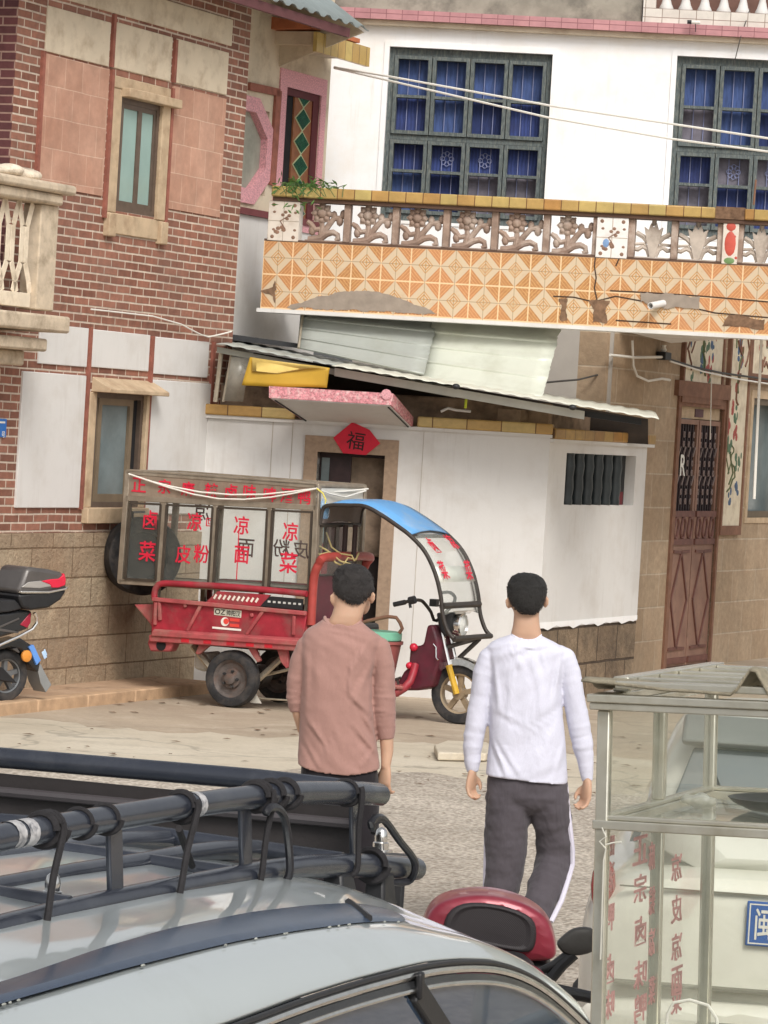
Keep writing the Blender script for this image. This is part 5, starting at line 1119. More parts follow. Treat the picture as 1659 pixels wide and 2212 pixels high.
tb_ = sprism(Z4([(195, 520), (700, 465), (690, 500), (640, 575), (520, 655), (330, 682), (240, 655), (215, 590)]), .18, .36, m_black, 'top_box', bev=.025)
sprism(Z4([(180, 490), (225, 400), (280, 240), (340, 228), (520, 250), (655, 280), (705, 350), (716, 430), (690, 458), (500, 495), (220, 515)]), .17, .34, m_greyp, 'lid', tb_, .04)
sprism(Z4([(225, 480), (520, 480), (690, 450), (715, 432), (718, 446), (690, 470), (520, 505), (225, 505)]), .19, .38, m_chrome, 'trim_strip', tb_, .004)
sprism(Z4([(440, 375), (540, 355), (620, 350), (660, 320), (682, 292), (698, 360), (690, 420), (620, 445), (550, 445), (530, 410)]), .178, .356, mat('red_reflector_lens', A(206, 40, 66), .2, var=.15), 'reflector', tb_, .006)
sprism(Z4([(230, 440), (300, 385), (430, 372), (530, 412), (545, 430), (420, 450)]), .175, .03, mat('silver_plastic', A(170, 166, 162), .3, .4, var=.1), 'side_inlay', tb_, .004)
sprism(Z4([(-400, 590), (-100, 575), (160, 572), (235, 640), (230, 670), (100, 700), (-400, 740)]), .15, .30, mat('seat_vinyl', (.022, .022, .024), .5, var=.2, bump=.2), 'seat', bev=.03)
sprism(Z4([(-400, 745), (100, 705), (250, 675), (345, 690), (330, 800), (300, 880), (200, 915), (-100, 1000), (-400, 1020)]), .13, .26, m_gloss, 'tail_body', bev=.02)
sprism(Z4([(-300, 850), (0, 850), (200, 760), (210, 775), (0, 872), (200, 910), (190, 925), (-300, 870)]), .136, .02, m_greyp, 'side_accent', bev=.003)
sprism(Z4([(215, 835), (325, 705), (325, 810), (290, 870)]), .137, .274, mat('tail_lens', A(150, 34, 56), .2, var=.2), 'tail_light', bev=.004)
sprism(Z4([(-200, 1080), (100, 1000), (220, 975), (330, 1045), (430, 1230), (410, 1340), (380, 1320), (300, 1230), (220, 1100), (100, 1075), (-200, 1160)]), .09, .18, m_gloss, 'mudguard', bev=.015)
sprism(Z4([(128, 1090), (180, 1080), (210, 1120), (200, 1135)]), .096, .19, m_greyp, 'mudguard_stay', bev=.003)
sprism(Z4([(390, 1275), (432, 1250), (470, 1330), (545, 1468), (520, 1500), (485, 1550), (430, 1450)]), .08, .16, mat('grey_mudflap', A(140, 142, 142), .4, .2, var=.1), 'mudflap', bev=.004)
pl_ = sprism(Z4([(308, 1072), (355, 1045), (432, 1210), (388, 1262)]), .11, .22, mat('blue_plate', A(96, 144, 214), .4, var=.08), 'number_plate', bev=.003)
pm = MB(); pm.bar(SC.uv(74, 1404), SC.uv(80, 1419), .03, .1105, .112).bar(SC.uv(77, 1400), SC.uv(82, 1412), .012, .1105, .112); obj('plate_mark', pm, mat('pale_plate_mark', A(170, 196, 230), .5), pl_)
oc_ = sp_(55.5, 1417, .10); obj('orange_reflector', MB().lathe([(.045, 0), (.045, .018), (.035, .024), (0, .025)], oc_, 2, 20), mat('orange_lens', A(214, 140, 60), .2, var=.1), ES)
for n_ in (.17, -.17): obj('grab_rail', MB().tube([sp_(*q, n_) for q in ((-60, 1425), (0, 1393), (41, 1375), (70, 1359), (79, 1346), (79, 1334), (74, 1324))], .013, 8), m_chrome, ES)
obj('front_body', MB().prism(SC.poly([(-60, 1290), (-60, 1470), (-170, 1490), (-230, 1480), (-250, 1240), (-235, 1235), (-200, 1440), (-110, 1440)], .12), -.12, .12), m_gloss, ES, bevel=.02)
wheel(ES, wq_[0] - 1.25, wq_[1], 0, .20, .09, m_alloy, 5)
obj('kickstand', MB().tube([(wq_[0] - .35, .4, .1), (wq_[0] - .3, .11, .2)], .012, 6), m_frame, ES)
# slab and litter
sl_ = [PZ(x, y, .06) for x, y in ((938, 1612), (965, 1602), (1052, 1606), (1075, 1620), (1050, 1630), (946, 1628))]
tag(obj('concrete_slab', MB().prism([(p.x, p.y) for p in sl_], .011, .07), m_conc2, bevel=.01), 'broken slab of pale concrete lying on the yard left of the man in white', 'slab')
s2_ = [PZ(x, y, .05) for x, y in ((925, 1655), (1080, 1640), (1250, 1652), (1240, 1668), (1080, 1672), (930, 1672))]
lt = MB(); rn = random.Random(11)
for i in range(110):
    x, y = rn.uniform(-3.2, 2.6), rn.uniform(24, 30.5); a = rn.uniform(0, pi); s_ = rn.uniform(.02, .055)
    d = Vector((cos(a), sin(a), 0)) * s_; w = Vector((-d.y, d.x, 0)) * rn.uniform(.25, .6); c = Vector((x, y, .016))
    lt.add([c - d, c - w + Vector((0, 0, .006)), c + d, c + w + Vector((0, 0, .004))], [(0, 1, 2, 3)])
tag(obj('leaf_litter', lt, mat('dry_leaf', A(112, 88, 66), .9, var=.4, vs=9)), 'scattered dry leaves and grit on the concrete yard', 'litter', kind='stuff')
# ------------------------------------------------------------------ people
class Fr:                               # any right-handed frame; hit() meets a sight line with a plane of that frame
    def __init__(s, O, u, v, n):
        s.O, s.a = Vector(O), (Vector(u), Vector(v), Vector(n))
        s.M = Matrix(((u[0], v[0], n[0], s.O.x), (u[1], v[1], n[1], s.O.y), (u[2], v[2], n[2], s.O.z), (0, 0, 0, 1)))
    def hit(s, x, y, ax=2, c=0.0):
        d = ray(x, y); k = s.a[ax]; P = CAM + d * ((s.O + k * c - CAM).dot(k) / d.dot(k)); P = P - s.O
        return Vector((P.dot(s.a[0]), P.dot(s.a[1]), P.dot(s.a[2])))
def sellipse(c, rx, ry, n=28, e=2.4):
    out = []
    for k in range(n):
        a = 2 * pi * k / n; ca, sa = cos(a), sin(a)
        out.append(Vector((c.x + rx * abs(ca) ** (2 / e) * (1 if ca >= 0 else -1), c.y + ry * abs(sa) ** (2 / e) * (1 if sa >= 0 else -1), c.z)))
    return out
def cloth(name, c, weave=900, fold=9, fs=.8, rough=.9, var=.06, stretch=(1, 1, .45)):
    t = NT(name)
    col = t.mix(t.ramp(t.noise(4, 4), [(.3, 0.0), (.7, 1.0)]), mul(c, 1 - var), mul(c, 1 + var))
    col = t.mix(1.0, col, t.ramp(t.noise(260, 3, .7, stretch=(1, 1, .5)), [(.3, .91), (.7, 1.0)]), 'MULTIPLY')
    f = t.noise(fold, 3, .5, stretch=stretch, dist=.8)
    nm = t.bump(f, fs, .012); nm = t.bump(t.noise(weave, 2), .12, .001, nm)
    m = t.done(col, rough, 0, nm, .2); t.b.inputs['Sheen Weight'].default_value = .15; return m
m_skin = mat('skin', A(188, 152, 128), .55, var=.06, vs=6, bump=.1, bs=200, bd=.001, spec=.35)
m_skin.node_tree.nodes['Principled BSDF'].inputs['Subsurface Weight'].default_value = .08
def hair_mat(name, c):
    t = NT(name); n_ = t.noise(190, 5, .75, stretch=(1, 1, .3)); n2 = t.noise(22, 3); return t.done(t.mix(t.math('MULTIPLY', n_, t.math('ADD', n2, .5)), mul(c, .4), mul(c, 2.6)), .55, 0, t.bump(n_, 1.0, .01), .45)
def tufts(mb, R_, rn, n, L, lift):
    # short strands standing off the hair's surface, so its outline is not a clean edge
    hc_ = sum((sum(r, Vector()) / len(r) for r in R_[2:5]), Vector()) / 3
    for _ in range(n):
        i = rn.randrange(0, len(R_) - 1); k = rn.randrange(len(R_[0])); p = R_[i][k].lerp(R_[i + 1][k], rn.random()).lerp(R_[i][(k + 1) % len(R_[0])].lerp(R_[i + 1][(k + 1) % len(R_[0])], rn.random()), rn.random()); o = (p - hc_).normalized()
        d = (o * lift + Vector((rn.uniform(-.5, .5), rn.uniform(-.5, .5), -.9 if i > 2 else -.1))).normalized() * L * rn.uniform(.6, 1.3); w = d.cross(o).normalized() * .0022
        mb.add([p - w, p + w, p + d], [(0, 1, 2)])
class Body:
    def __init__(s, Y): s.Y = Y; s.sc = Y / FV
    def P(s, x, y, dy=0): p = PY(x, y, s.Y); return Vector((p.x, p.y + dy, p.z))
    def rings(s, data, e=2.4, n=28, wob=0.0, seed=0):
        R_ = []
        for i, d in enumerate(data):
            y, xl, xr, ry = d[:4]; dy = d[4] if len(d) > 4 else 0
            a, b = s.P(xl, y, dy), s.P(xr, y, dy); r = sellipse((a + b) / 2, (b.x - a.x) / 2, ry, n, e)
            R_.append(r)
        return R_
    def dens(s, data, k=4):             # finer rows by straight interpolation
        data = [tuple(d) + (0,) * (5 - len(d)) for d in data]; out = []
        for p, q in zip(data, data[1:]):
            for i in range(k): f = i / k; out.append(tuple(a + (b - a) * f for a, b in zip(p, q)))
        return out + [data[-1]]
    def limb(s, mb, data, seg=16, k=3, wr=0.0, ph=0.0, ring=None):   # (x, y, radius px, dy)
        data = [tuple(d) + (0,) * (4 - len(d)) for d in data]; pts = []; rad = []
        for p, q in zip(data, data[1:]):
            for i in range(k):
                f = i / k; z = [a + (b - a) * f for a, b in zip(p, q)]
                pts.append(s.P(z[0], z[1], z[3])); rad.append(z[2] * s.sc)
        z = data[-1]; pts.append(s.P(z[0], z[1], z[3])); rad.append(z[2] * s.sc)
        rad = [r * (1 + wr * 1.6 * noise.noise((i * .83 + ph * 7, ph, 1.7)) * (0 if i > len(rad) - 3 else 1)) for i, r in enumerate(rad)]
        if ring:
            for i in range(1, len(rad) - 2):
                f = i / len(rad); e_ = math.exp(-((f - ring[0]) / ring[1]) ** 2); rad[i] *= 1 + ring[2] * e_ * (sin(i * 2.2) * .6 + noise.noise((i * .9, ph, 5)) * .9)
                pts[i] = pts[i] + Vector((noise.noise((i * .7, ph, 9)), noise.noise((i * .7, ph, 19)), 0)) * .006 * e_
        return mb.tube(pts, rad, seg)
def hand(mb, w, down, side, curl, thumb_side):
    # w wrist, down = hanging direction, side = across the knuckles, curl = the way the fingers bend
    palm = w + down * .045
    R_ = []
    for f, a, b in ((0, .024, .017), (.25, .030, .018), (.6, .038, .017), (1, .040, .015), (1.12, .034, .011)):
        c = w + down * (.082 * f); R_.append([c + side * (a * cos(2 * pi * k / 14)) + curl * (b * sin(2 * pi * k / 14)) for k in range(14)])
    mb.loft(R_)
    for i, L_ in enumerate((.040, .046, .043, .034)):
        r0 = w + down * .080 + side * (-.029 + .0193 * i)
        p1 = r0 + down * L_ * .75 + curl * .012; p2 = p1 + down * L_ * .35 + curl * L_ * .55; p3 = p2 - down * L_ * .20 + curl * L_ * .40
        mb.tube([r0 - down * .012, r0, p1, p2, p3], [.0095, .0098, .009, .008, .0062], 8)
    t0 = w + down * .028 + side * thumb_side * .030
    mb.tube([t0 - side * thumb_side * .012, t0 + side * thumb_side * .012 + down * .018 + curl * .012, t0 + down * .045 + side * thumb_side * .016 + curl * .026, t0 + down * .062 + side * thumb_side * .004 + curl * .034], [.013, .012, .010, .0075], 8)
def head(mb, c, rx, ry, rz, bow=0):
    mb.ball(c, (rx, ry, rz), 24, 18)
    f = Vector((0, cos(bow), -sin(bow))); up = Vector((0, sin(bow), cos(bow)))
    mb.ball(c + f * ry * .25 - up * rz * .50, (rx * .78, ry * .72, rz * .52), 18, 12)         # jaw
    mb.tube([c + f * ry * .92 + up * rz * .05, c + f * ry * 1.16 - up * rz * .22, c + f * ry * .95 - up * rz * .26], [.008, .016, .010], 8)   # nose
    mb.tube([c + f * ry * .86 - up * rz * .50 + Vector((-.022, 0, 0)), c + f * ry * .93 - up * rz * .49, c + f * ry * .86 - up * rz * .50 + Vector((.022, 0, 0))], [.005, .008, .005], 8)  # lips
    for s_ in (-1, 1): mb.ball(c + f * ry * .80 + up * rz * .12 + Vector((s_ * rx * .42, 0, 0)), (.014, .010, .010), 10, 6)
def ear(mb, c, s_): mb.ball(c, (.010, .020, .032), 10, 8); mb.tube([c + Vector((s_ * .004, -.012, .020)), c + Vector((s_ * .012, -.020, .012)), c + Vector((s_ * .010, -.018, -.012)), c + Vector((s_ * .002, -.006, -.026))], .006, 6)
Z = Vector((0, 0, 1)); X_ = Vector((1, 0, 0)); Y_ = Vector((0, 1, 0))
def child(nm, mb, m, r, **k):
    o = r.matrix_world.translation; mb.v = [(p[0] - o.x, p[1] - o.y, p[2] - o.z) for p in mb.v]; return obj(nm, mb, m, r, **k)
def shoe(mb, c, fwd): 
    s_ = Vector((fwd.y, -fwd.x, 0))
    R_ = []
    for f, w, h in ((-.09, .028, .045), (-.07, .038, .075), (.0, .042, .085), (.07, .046, .06), (.13, .045, .045), (.165, .03, .03)):
        b = c + fwd * f; R_.append([b + s_ * (w * cos(2 * pi * k / 14)) + Z * (max(0, h * (.5 + .5 * sin(2 * pi * k / 14)))) for k in range(14)])
    mb.loft(R_)

# man in white
def creases(RR, B, lines, skip=0):
    segs = []
    for (x0, y0, x1, y1, w, a) in lines: segs.append((B.P(x0, y0), B.P(x1, y1), w, a))
    for r in RR[skip:]:
        for k, p in enumerate(r):
            if k <= len(r) // 2: continue
            for a, b, w, am in segs:
                dx, dz = b.x - a.x, b.z - a.z; L2 = dx * dx + dz * dz; t_ = ((p.x - a.x) * dx + (p.z - a.z) * dz) / L2; f = max(0, min(1, t_)); 
                d = ((p.x - a.x) * dz - (p.z - a.z) * dx) / sqrt(L2); e_ = max(0, -t_, t_ - 1) * sqrt(L2)
                p.y -= .75 * am * (math.exp(-(d / w) ** 2) - .8 * math.exp(-((d - 1.7 * w) / w) ** 2)) * math.exp(-(e_ / .03) ** 2) * (.35 + .65 * sin(pi * min(1, max(0, f * .9 + .05))))
def neckline(RR, dip, n=3):
    for i in range(n):
        c = sum((p.y for p in RR[i])) / len(RR[i]); m = max(abs(p.y - c) for p in RR[i])
        for p in RR[i]:
            q = max(0, (c - p.y) / m); p.z -= dip * q ** 1.5 * (n - i) / n
            q = max(0, (p.y - c) / m); p.z -= .022 * q * (n - i) / n
B = Body(17.2); g0 = PZ(1120, 2036, 0); r1 = root('person', 'man in a white long sleeved shirt and grey striped track trousers walking away', 'person', T(g0.x, 17.2, 0))
bd = MB()
hc = B.P(1138, 1293, .0); head(bd, hc, .074, .090, .104)
ear(bd, B.P(1099, 1301, -.005), -1); ear(bd, B.P(1178, 1299, -.005), 1)
bd.loft(B.rings([(1300, 1108, 1168, .055, .0), (1330, 1110, 1164, .056, -.005), (1350, 1108, 1166, .056, -.010), (1368, 1104, 1170, .056, -.010), (1395, 1098, 1178, .050, .0)]))
bd.loft(B.rings([(1392, 1095, 1180, .05), (1430, 1070, 1205, .07), (1550, 1075, 1200, .08), (1690, 1068, 1208, .09), (1740, 1070, 1206, .09)]))
B.limb(bd, [(1080, 1425, 14), (1044, 1480, 14), (1028, 1565, 14), (1021, 1640, 11), (1020, 1666, 9, -.01)]); B.limb(bd, [(1198, 1425, 14), (1236, 1490, 14), (1250, 1565, 14), (1266, 1650, 11), (1269, 1690, 9, -.01)])
hand(bd, B.P(1020.5, 1664, -.01), Vector((-.05, .02, -1)).normalized(), Vector((.55, .83, 0)).normalized(), Vector((.83, -.55, 0)).normalized(), 1)
hand(bd, B.P(1269, 1687, -.01), Vector((-.05, .02, -1)).normalized(), Vector((-.55, .83, 0)).normalized(), Vector((-.83, -.55, 0)).normalized(), 1)
B.limb(bd, [(1100, 1730, 30), (1093, 1850, 24), (1080, 1960, 17), (1077, 2022, 13)]); B.limb(bd, [(1190, 1730, 30), (1198, 1850, 23, .05), (1170, 1945, 17, -.08), (1148, 2010, 13, -.16)])
child('body', bd, m_skin, r1, remesh=.006, smooth=2)
hr = MB().loft(B.rings(B.dens([(1237.5, 1127, 1150, .025, 0), (1240, 1115, 1162, .050, 0), (1249, 1103, 1175, .080, 0), (1263, 1096, 1181, .098, 0), (1282, 1095, 1181.5, .104, -.002), (1298, 1099, 1177, .096, -.01), (1310, 1106, 1170, .082, -.022), (1319, 1116, 1162, .064, -.030), (1325, 1126, 1152, .045, -.034)], 2), 2.1))
for s_ in (-1, 1):
    x = 1138 + s_ * 38.5; B.limb(hr, [(x, 1280, 5, .02), (x, 1292, 4, .02), (x, 1300, 2, .02)], 8)
hR = B.rings([(1238, 1130, 1147, .02), (1246, 1106, 1171, .075), (1263, 1096, 1181, .098), (1282, 1095, 1181.5, .104), (1298, 1098, 1178, .098, -.008), (1312, 1106, 1170, .082, -.022), (1322, 1118, 1160, .06, -.032), (1325, 1126, 1152, .045, -.034)], 2.1)
hairo = child('hair', hr, hair_mat('black_hair', (.012, .011, .010)), r1, remesh=.006, smooth=2, displace=(.02, .008))
tf = MB(); tufts(tf, hR, random.Random(4), 2200, .0065, .25); child('hair_strand', tf, bpy.data.materials['black_hair'], r1).parent = hairo
sh = MB(); dat = [(1369, 1107, 1167, .060, -.012), (1374, 1097, 1176, .068, -.012), (1382, 1078, 1196, .080), (1391, 1062, 1213, .090), (1402, 1051, 1223, .097), (1418, 1050, 1224, .104), (1445, 1053, 1218, .112), (1477, 1055, 1213, .116), (1515, 1056, 1214, .116), (1553, 1056, 1217, .117), (1603, 1057, 1222, .12), (1650, 1052, 1225, .126), (1676, 1049, 1226, .13), (1683, 1050, 1225.5, .13)]
RR = B.rings(B.dens(dat, 5), 2.5, 64)
neckline(RR, .028, 6)
for i, r in enumerate(RR):
    for k, p in enumerate(r):
        q = noise.noise((p.x * 7, i * .05, 3)) * .012 + noise.noise((p.x * 13 + i * .2, i * .09, 8)) * .008 * min(1, i / 12)
        p.y -= q if k > 32 else 0
        if i >= len(RR) - 7: p.z -= .010 * cos((p.x - r[0].x) * 8) * (i - len(RR) + 7) / 7
creases(RR, B, [(1137, 1392, 1118, 1450, .008, .010), (1146, 1392, 1152, 1460, .008, .012), (1160, 1388, 1176, 1440, .008, .008), (1118, 1390, 1090, 1430, .009, .007), (1130, 1395, 1146, 1397, .006, .010),
    (1066, 1430, 1076, 1520, .012, .014), (1208, 1428, 1196, 1510, .012, .016), (1060, 1590, 1092, 1670, .010, .014), (1078, 1600, 1120, 1668, .010, .010), (1218, 1600, 1196, 1668, .011, .012), (1200, 1560, 1160, 1640, .013, .009), (1070, 1530, 1130, 1560, .013, .006), (1215, 1530, 1150, 1575, .012, .007), (1100, 1450, 1098, 1560, .016, .006), (1165, 1460, 1168, 1560, .015, .006)], 5)
neck_path = [p.copy() for p in RR[0]]
sh.loft(RR)
B.limb(sh, [(1076, 1406, 20), (1058, 1422, 25), (1046, 1455, 25), (1038, 1502, 22.5), (1029, 1560, 23.5), (1021, 1612, 21), (1020, 1650, 17), (1021, 1668, 12.5)], 24, 7, .03, 0, (.7, .2, .022))
B.limb(sh, [(1200, 1408, 20), (1218, 1423, 25.5), (1230, 1455, 25), (1240, 1510, 23.5), (1250, 1562, 24.5), (1259, 1612, 22.5), (1266, 1655, 17), (1269, 1687, 12)], 24, 7, .03, 1, (.7, .2, .022))
child('shirt', sh, cloth('white_cotton', A(206, 206, 220), fold=9, fs=.9), r1, remesh=.006, smooth=3, displace=(.09, .005))
child('collar', MB().tube(neck_path, .0075, 8, closed=True), cloth('white_rib', A(214, 214, 226)), r1)
tr = MB(); tr.loft(B.rings(B.dens([(1668, 1056, 1222, .105), (1690, 1052, 1226, .115), (1720, 1050, 1229, .118), (1742, 1054, 1227, .095), (1757, 1066, 1214, .06)], 3), 2.4, 32))
B.limb(tr, [(1100, 1690, 47), (1098, 1735, 50), (1094, 1800, 47), (1092, 1860, 44), (1082, 1925, 39, -.01), (1078, 1980, 35, -.02), (1077, 2014, 28, -.02)], 24, 6, .035)
B.limb(tr, [(1182, 1690, 44), (1186, 1735, 46), (1198, 1800, 40, .03), (1202, 1850, 42, .06), (1191, 1885, 40, .02), (1168, 1935, 36, -.07), (1150, 1985, 30, -.14), (1142, 2008, 27, -.17)], 24, 6, .05)
child('trousers', tr, cloth('grey_tracksuit', A(80, 75, 80), fold=9, fs=1.2), r1, remesh=.0075, smooth=2, displace=(.06, .016))
def stripe(pts, w=.022):
    Q = [B.P(x, y, d) for x, y, d in pts]; child('stripe', MB().tube(Q, w, 8), m_stripe, r1, smooth=1)
m_stripe = cloth('white_stripe', A(206, 202, 216))
stripe([(1060, 1690, .03), (1056, 1760, .03), (1052, 1809, .02), (1051, 1860, .01), (1049, 1929, .0), (1050, 2010, .0)], .015)
stripe([(1221, 1690, .0), (1225, 1740, -.02), (1231, 1790, -.02), (1237, 1840, .0), (1237, 1868, .01), (1227, 1898, -.02), (1211, 1940, -.10), (1185, 1985, -.16)], .013)
s2 = MB(); shoe(s2, Vector((B.P(1077, 2030).x, 17.2, .004)), Y_); child('shoe', s2, mat('pale_trainer', A(200, 198, 194), .7, var=.1), r1)
s2 = MB(); shoe(s2, Vector((0, 0, 0)), Vector((0, .75, -.66))); b0 = B.P(1146, 2016, -.16); s2.v = [(p[0] + b0.x, p[1] + b0.y, max(.01, p[2] + b0.z)) for p in s2.v]; child('shoe', s2, bpy.data.materials['pale_trainer'], r1)

# man in dusty pink
B = Body(17.0); g0 = PZ(735, 2027, 0); r2 = root('person', 'man in a dusty pink long sleeved shirt with bowed head', 'person', T(g0.x, 17.0, 0))
bd = MB(); head(bd, B.P(764, 1273, .035), .072, .088, .102, .5)
ear(bd, B.P(720.5, 1293, .0), -1); ear(bd, B.P(803, 1290, .0), 1)
bd.loft(B.rings([(1268, 724, 798, .066, .02), (1290, 722, 796, .064, .01), (1312, 722, 788, .060, -.002), (1330, 716, 783, .060, -.008), (1345, 708, 778, .058, -.008), (1370, 700, 785, .05, .0)]))
bd.ball(B.P(786, 1306, .07), (.030, .05, .05), 12, 10)
bd.loft(B.rings([(1366, 695, 790, .05), (1405, 672, 800, .075), (1540, 670, 795, .085), (1660, 664, 806, .09), (1720, 664, 806, .09)]))
B.limb(bd, [(680, 1400, 13), (645, 1450, 13), (638, 1500, 12.5, .0), (642, 1540, 11.5, .02), (652, 1580, 10, .06), (664, 1600, 9, .12)])
B.limb(bd, [(802, 1402, 13), (829, 1460, 14), (831, 1530, 14), (835, 1590, 15.5), (836, 1625, 14), (834, 1648, 11, -.01), (833, 1658, 10.5, -.01)])
hand(bd, B.P(834, 1654, -.01), Vector((-.06, .05, -1)).normalized(), Vector((-.75, .66, 0)).normalized(), Vector((-.66, -.75, 0)).normalized() * -1, 1)
hand(bd, B.P(664, 1600, .12), Vector((.5, .3, -.8)).normalized(), Vector((.3, .8, .5)).normalized(), Vector((.8, -.5, .3)).normalized(), 1)
B.limb(bd, [(695, 1720, 30), (694, 1850, 24), (692, 2012, 14)]); B.limb(bd, [(775, 1720, 30), (776, 1850, 24), (778, 2012, 14)])
child('body', bd, m_skin, r2, remesh=.006, smooth=2)
hr = MB().loft(B.rings(B.dens([(1218.5, 748, 776, .025, .02), (1222, 738, 786, .048, .02), (1230, 728, 796, .074, .02), (1243, 721, 804, .092, .02), (1262, 718.5, 807.5, .100, .015), (1277, 720, 805, .096, .008), (1288, 726, 796, .084, -.002), (1296, 737, 788, .068, -.012), (1302, 750, 780, .05, -.022)], 2), 2.1))
for x, y in ((724, 1277), (803, 1277)): B.limb(hr, [(x, 1268, 6, .0), (x, y + 8, 4, .0), (x, y + 16, 2, .0)], 8)
hR = B.rings([(1218, 751, 773, .02, .02), (1228, 730, 794, .07, .02), (1243, 720, 805, .094, .02), (1262, 717.5, 808.5, .102, .015), (1277, 719, 806, .098, .008), (1288, 726, 797, .085, -.002), (1297, 737, 789, .068, -.012), (1303, 751, 779, .05, -.022)], 2.1)
hairo = child('hair', hr, hair_mat('brown_black_hair', (.022, .019, .018)), r2, remesh=.006, smooth=2, displace=(.03, .010))
tf = MB(); tufts(tf, hR, random.Random(5), 2200, .009, .22); child('hair_strand', tf, bpy.data.materials['brown_black_hair'], r2).parent = hairo
sh = MB(); dat = [(1336, 702, 778, .064, -.010), (1343, 694, 785, .074, -.010), (1352, 682, 795, .084, -.004), (1362, 664, 812, .092), (1373, 655, 822, .098), (1390, 651, 824, .106), (1415, 650, 815, .114), (1457, 650, 804, .118), (1508, 649, 804, .118), (1560, 648, 809, .12), (1610, 645, 815, .124), (1640, 643, 820, .128), (1655, 644, 821, .128)]
RR = B.rings(B.dens(dat, 5), 2.5, 64)
neckline(RR, .042, 6)
for i, r in enumerate(RR):
    cx = (r[0].x + r[32].x) / 2
    for k, p in enumerate(r):
        if k > 32: p.y -= noise.noise((p.x * 6, i * .05, 13)) * .013 + noise.noise((p.x * 12 - i * .2, i * .08, 18)) * .008 * min(1, i / 14)
        if i >= len(RR) - 9: p.z -= .036 * (1 - abs((p.x - cx) / .19) ** 2) * (i - len(RR) + 9) / 9
creases(RR, B, [(790, 1392, 762, 1440, .010, .016), (762, 1430, 752, 1500, .010, .012), (800, 1440, 770, 1500, .014, .014), (760, 1500, 800, 1540, .010, .016), (785, 1540, 812, 1590, .010, .016), (770, 1570, 815, 1625, .010, .012), (800, 1640, 770, 1600, .010, .010), (668, 1555, 700, 1600, .009, .014), (655, 1590, 690, 1650, .010, .010), (735, 1365, 715, 1360, .007, .008), (664, 1420, 662, 1520, .014, .012), (690, 1400, 690, 1500, .02, .007), (740, 1560, 700, 1640, .014, .008), (820, 1600, 780, 1650, .009, .010)], 5)
neck_path = [p.copy() for p in RR[0]]
sh.loft(RR)
B.limb(sh, [(680, 1378, 18), (662, 1396, 22.5), (648, 1430, 22.5), (639, 1470, 20), (637, 1505, 18.5, .01), (640, 1530, 16, .02), (641, 1538, 13.5, .02)], 24, 8, .03, 0, (.7, .25, .055))
B.limb(sh, [(802, 1382, 19), (820, 1400, 24), (828, 1435, 24.5), (830, 1480, 23.5), (829, 1520, 25.5), (831, 1550, 24.5), (833, 1575, 21.5), (835, 1597, 17.5)], 24, 8, .03, 1, (.62, .22, .065))
child('shirt', sh, cloth('dusty_pink_jersey', A(160, 124, 115), fold=8, fs=.8, stretch=(1, 1, .6)), r2, remesh=.006, smooth=3, displace=(.08, .007))
child('collar', MB().tube(neck_path, .0085, 8, closed=True), cloth('dusty_pink_rib', A(164, 129, 120)), r2)
tr = MB(); tr.loft(B.rings(B.dens([(1640, 652, 814, .105), (1680, 649, 818, .118), (1725, 648, 820, .12), (1760, 652, 818, .10)], 3), 2.4, 32))
B.limb(tr, [(694, 1725, 44), (694, 1800, 42), (693, 1880, 36), (692, 1960, 30), (691, 2005, 28)], 20, 5, .02); B.limb(tr, [(776, 1725, 44), (777, 1800, 42), (777, 1880, 36), (778, 1960, 30), (778, 2005, 28)], 20, 5, .02)
child('trousers', tr, cloth('black_trousers', A(34, 31, 35)), r2, remesh=.008, smooth=2)
for x in (691, 778):
    s2 = MB(); shoe(s2, Vector((B.P(x, 2020).x, 17.0, .004)), Y_); child('shoe', s2, m_black, r2)

# ------------------------------------------------------------------ glass food cart at the right
ca, ct = radians(20), radians(2.2)
u0_ = Vector((cos(ca), -sin(ca), 0)); n0_ = Vector((u0_.y, -u0_.x, 0))
cu = u0_ * cos(ct) + Z * sin(ct); cv = Z * cos(ct) - u0_ * sin(ct)
CF = Fr(PY(1302, 1776, 9.0), cu, cv, n0_)
zs = CF.O.z
CT = root('food_cart', 'glass sided food cart with steel frame and faded red lettering at the right edge', 'cart', CF.M)
back_l = CF.hit(1533, 1690, 0, 0.0); dpt = -back_l.z
top_ = CF.hit(1400, 1519, 2).y; topb = CF.hit(1400, 1537, 2).y; topt = CF.hit(1400, 1503, 2).y
m0, m1 = CF.hit(1450, 1799, 2).y, CF.hit(1450, 1768, 2).y; WD = 1.45; lo = -.62; pw = .032
m_cart = mat('dull_cart_steel', A(204, 201, 188), .27, .7, var=.14, vs=4, bump=.1, bs=40, dirt=A(150, 140, 108), ds=5, damt=.45)
pm = MB()
for x in (0, WD):
    for z in (0, -dpt): pm.box(x - pw / 2, x + pw / 2, lo - .12, topb - .001, z - pw / 2, z + pw / 2)
zm = CF.hit(1426, 1600, 0, 0.0).z
obj('post', pm.box(-pw / 2, pw / 2, m1, topb - .001, zm - pw / 2, zm + pw / 2).box(-pw / 2, pw / 2, lo, m0, zm - pw * .4, zm + pw * .4), m_cart, CT, bevel=.004, each=True)
rl = MB()
def ring_rail(a, b, w, o=0):
    rl.box(-w / 2 - o, WD + w / 2 + o, a, b, -w / 2, w / 2 + o).box(-w / 2 - o, WD + w / 2 + o, a, b, -dpt - w / 2 - o, -dpt + w / 2)
    rl.box(-w / 2 - o, w / 2, a, b, -dpt + w / 2, -w / 2).box(WD - w / 2, WD + w / 2 + o, a, b, -dpt + w / 2, -w / 2)
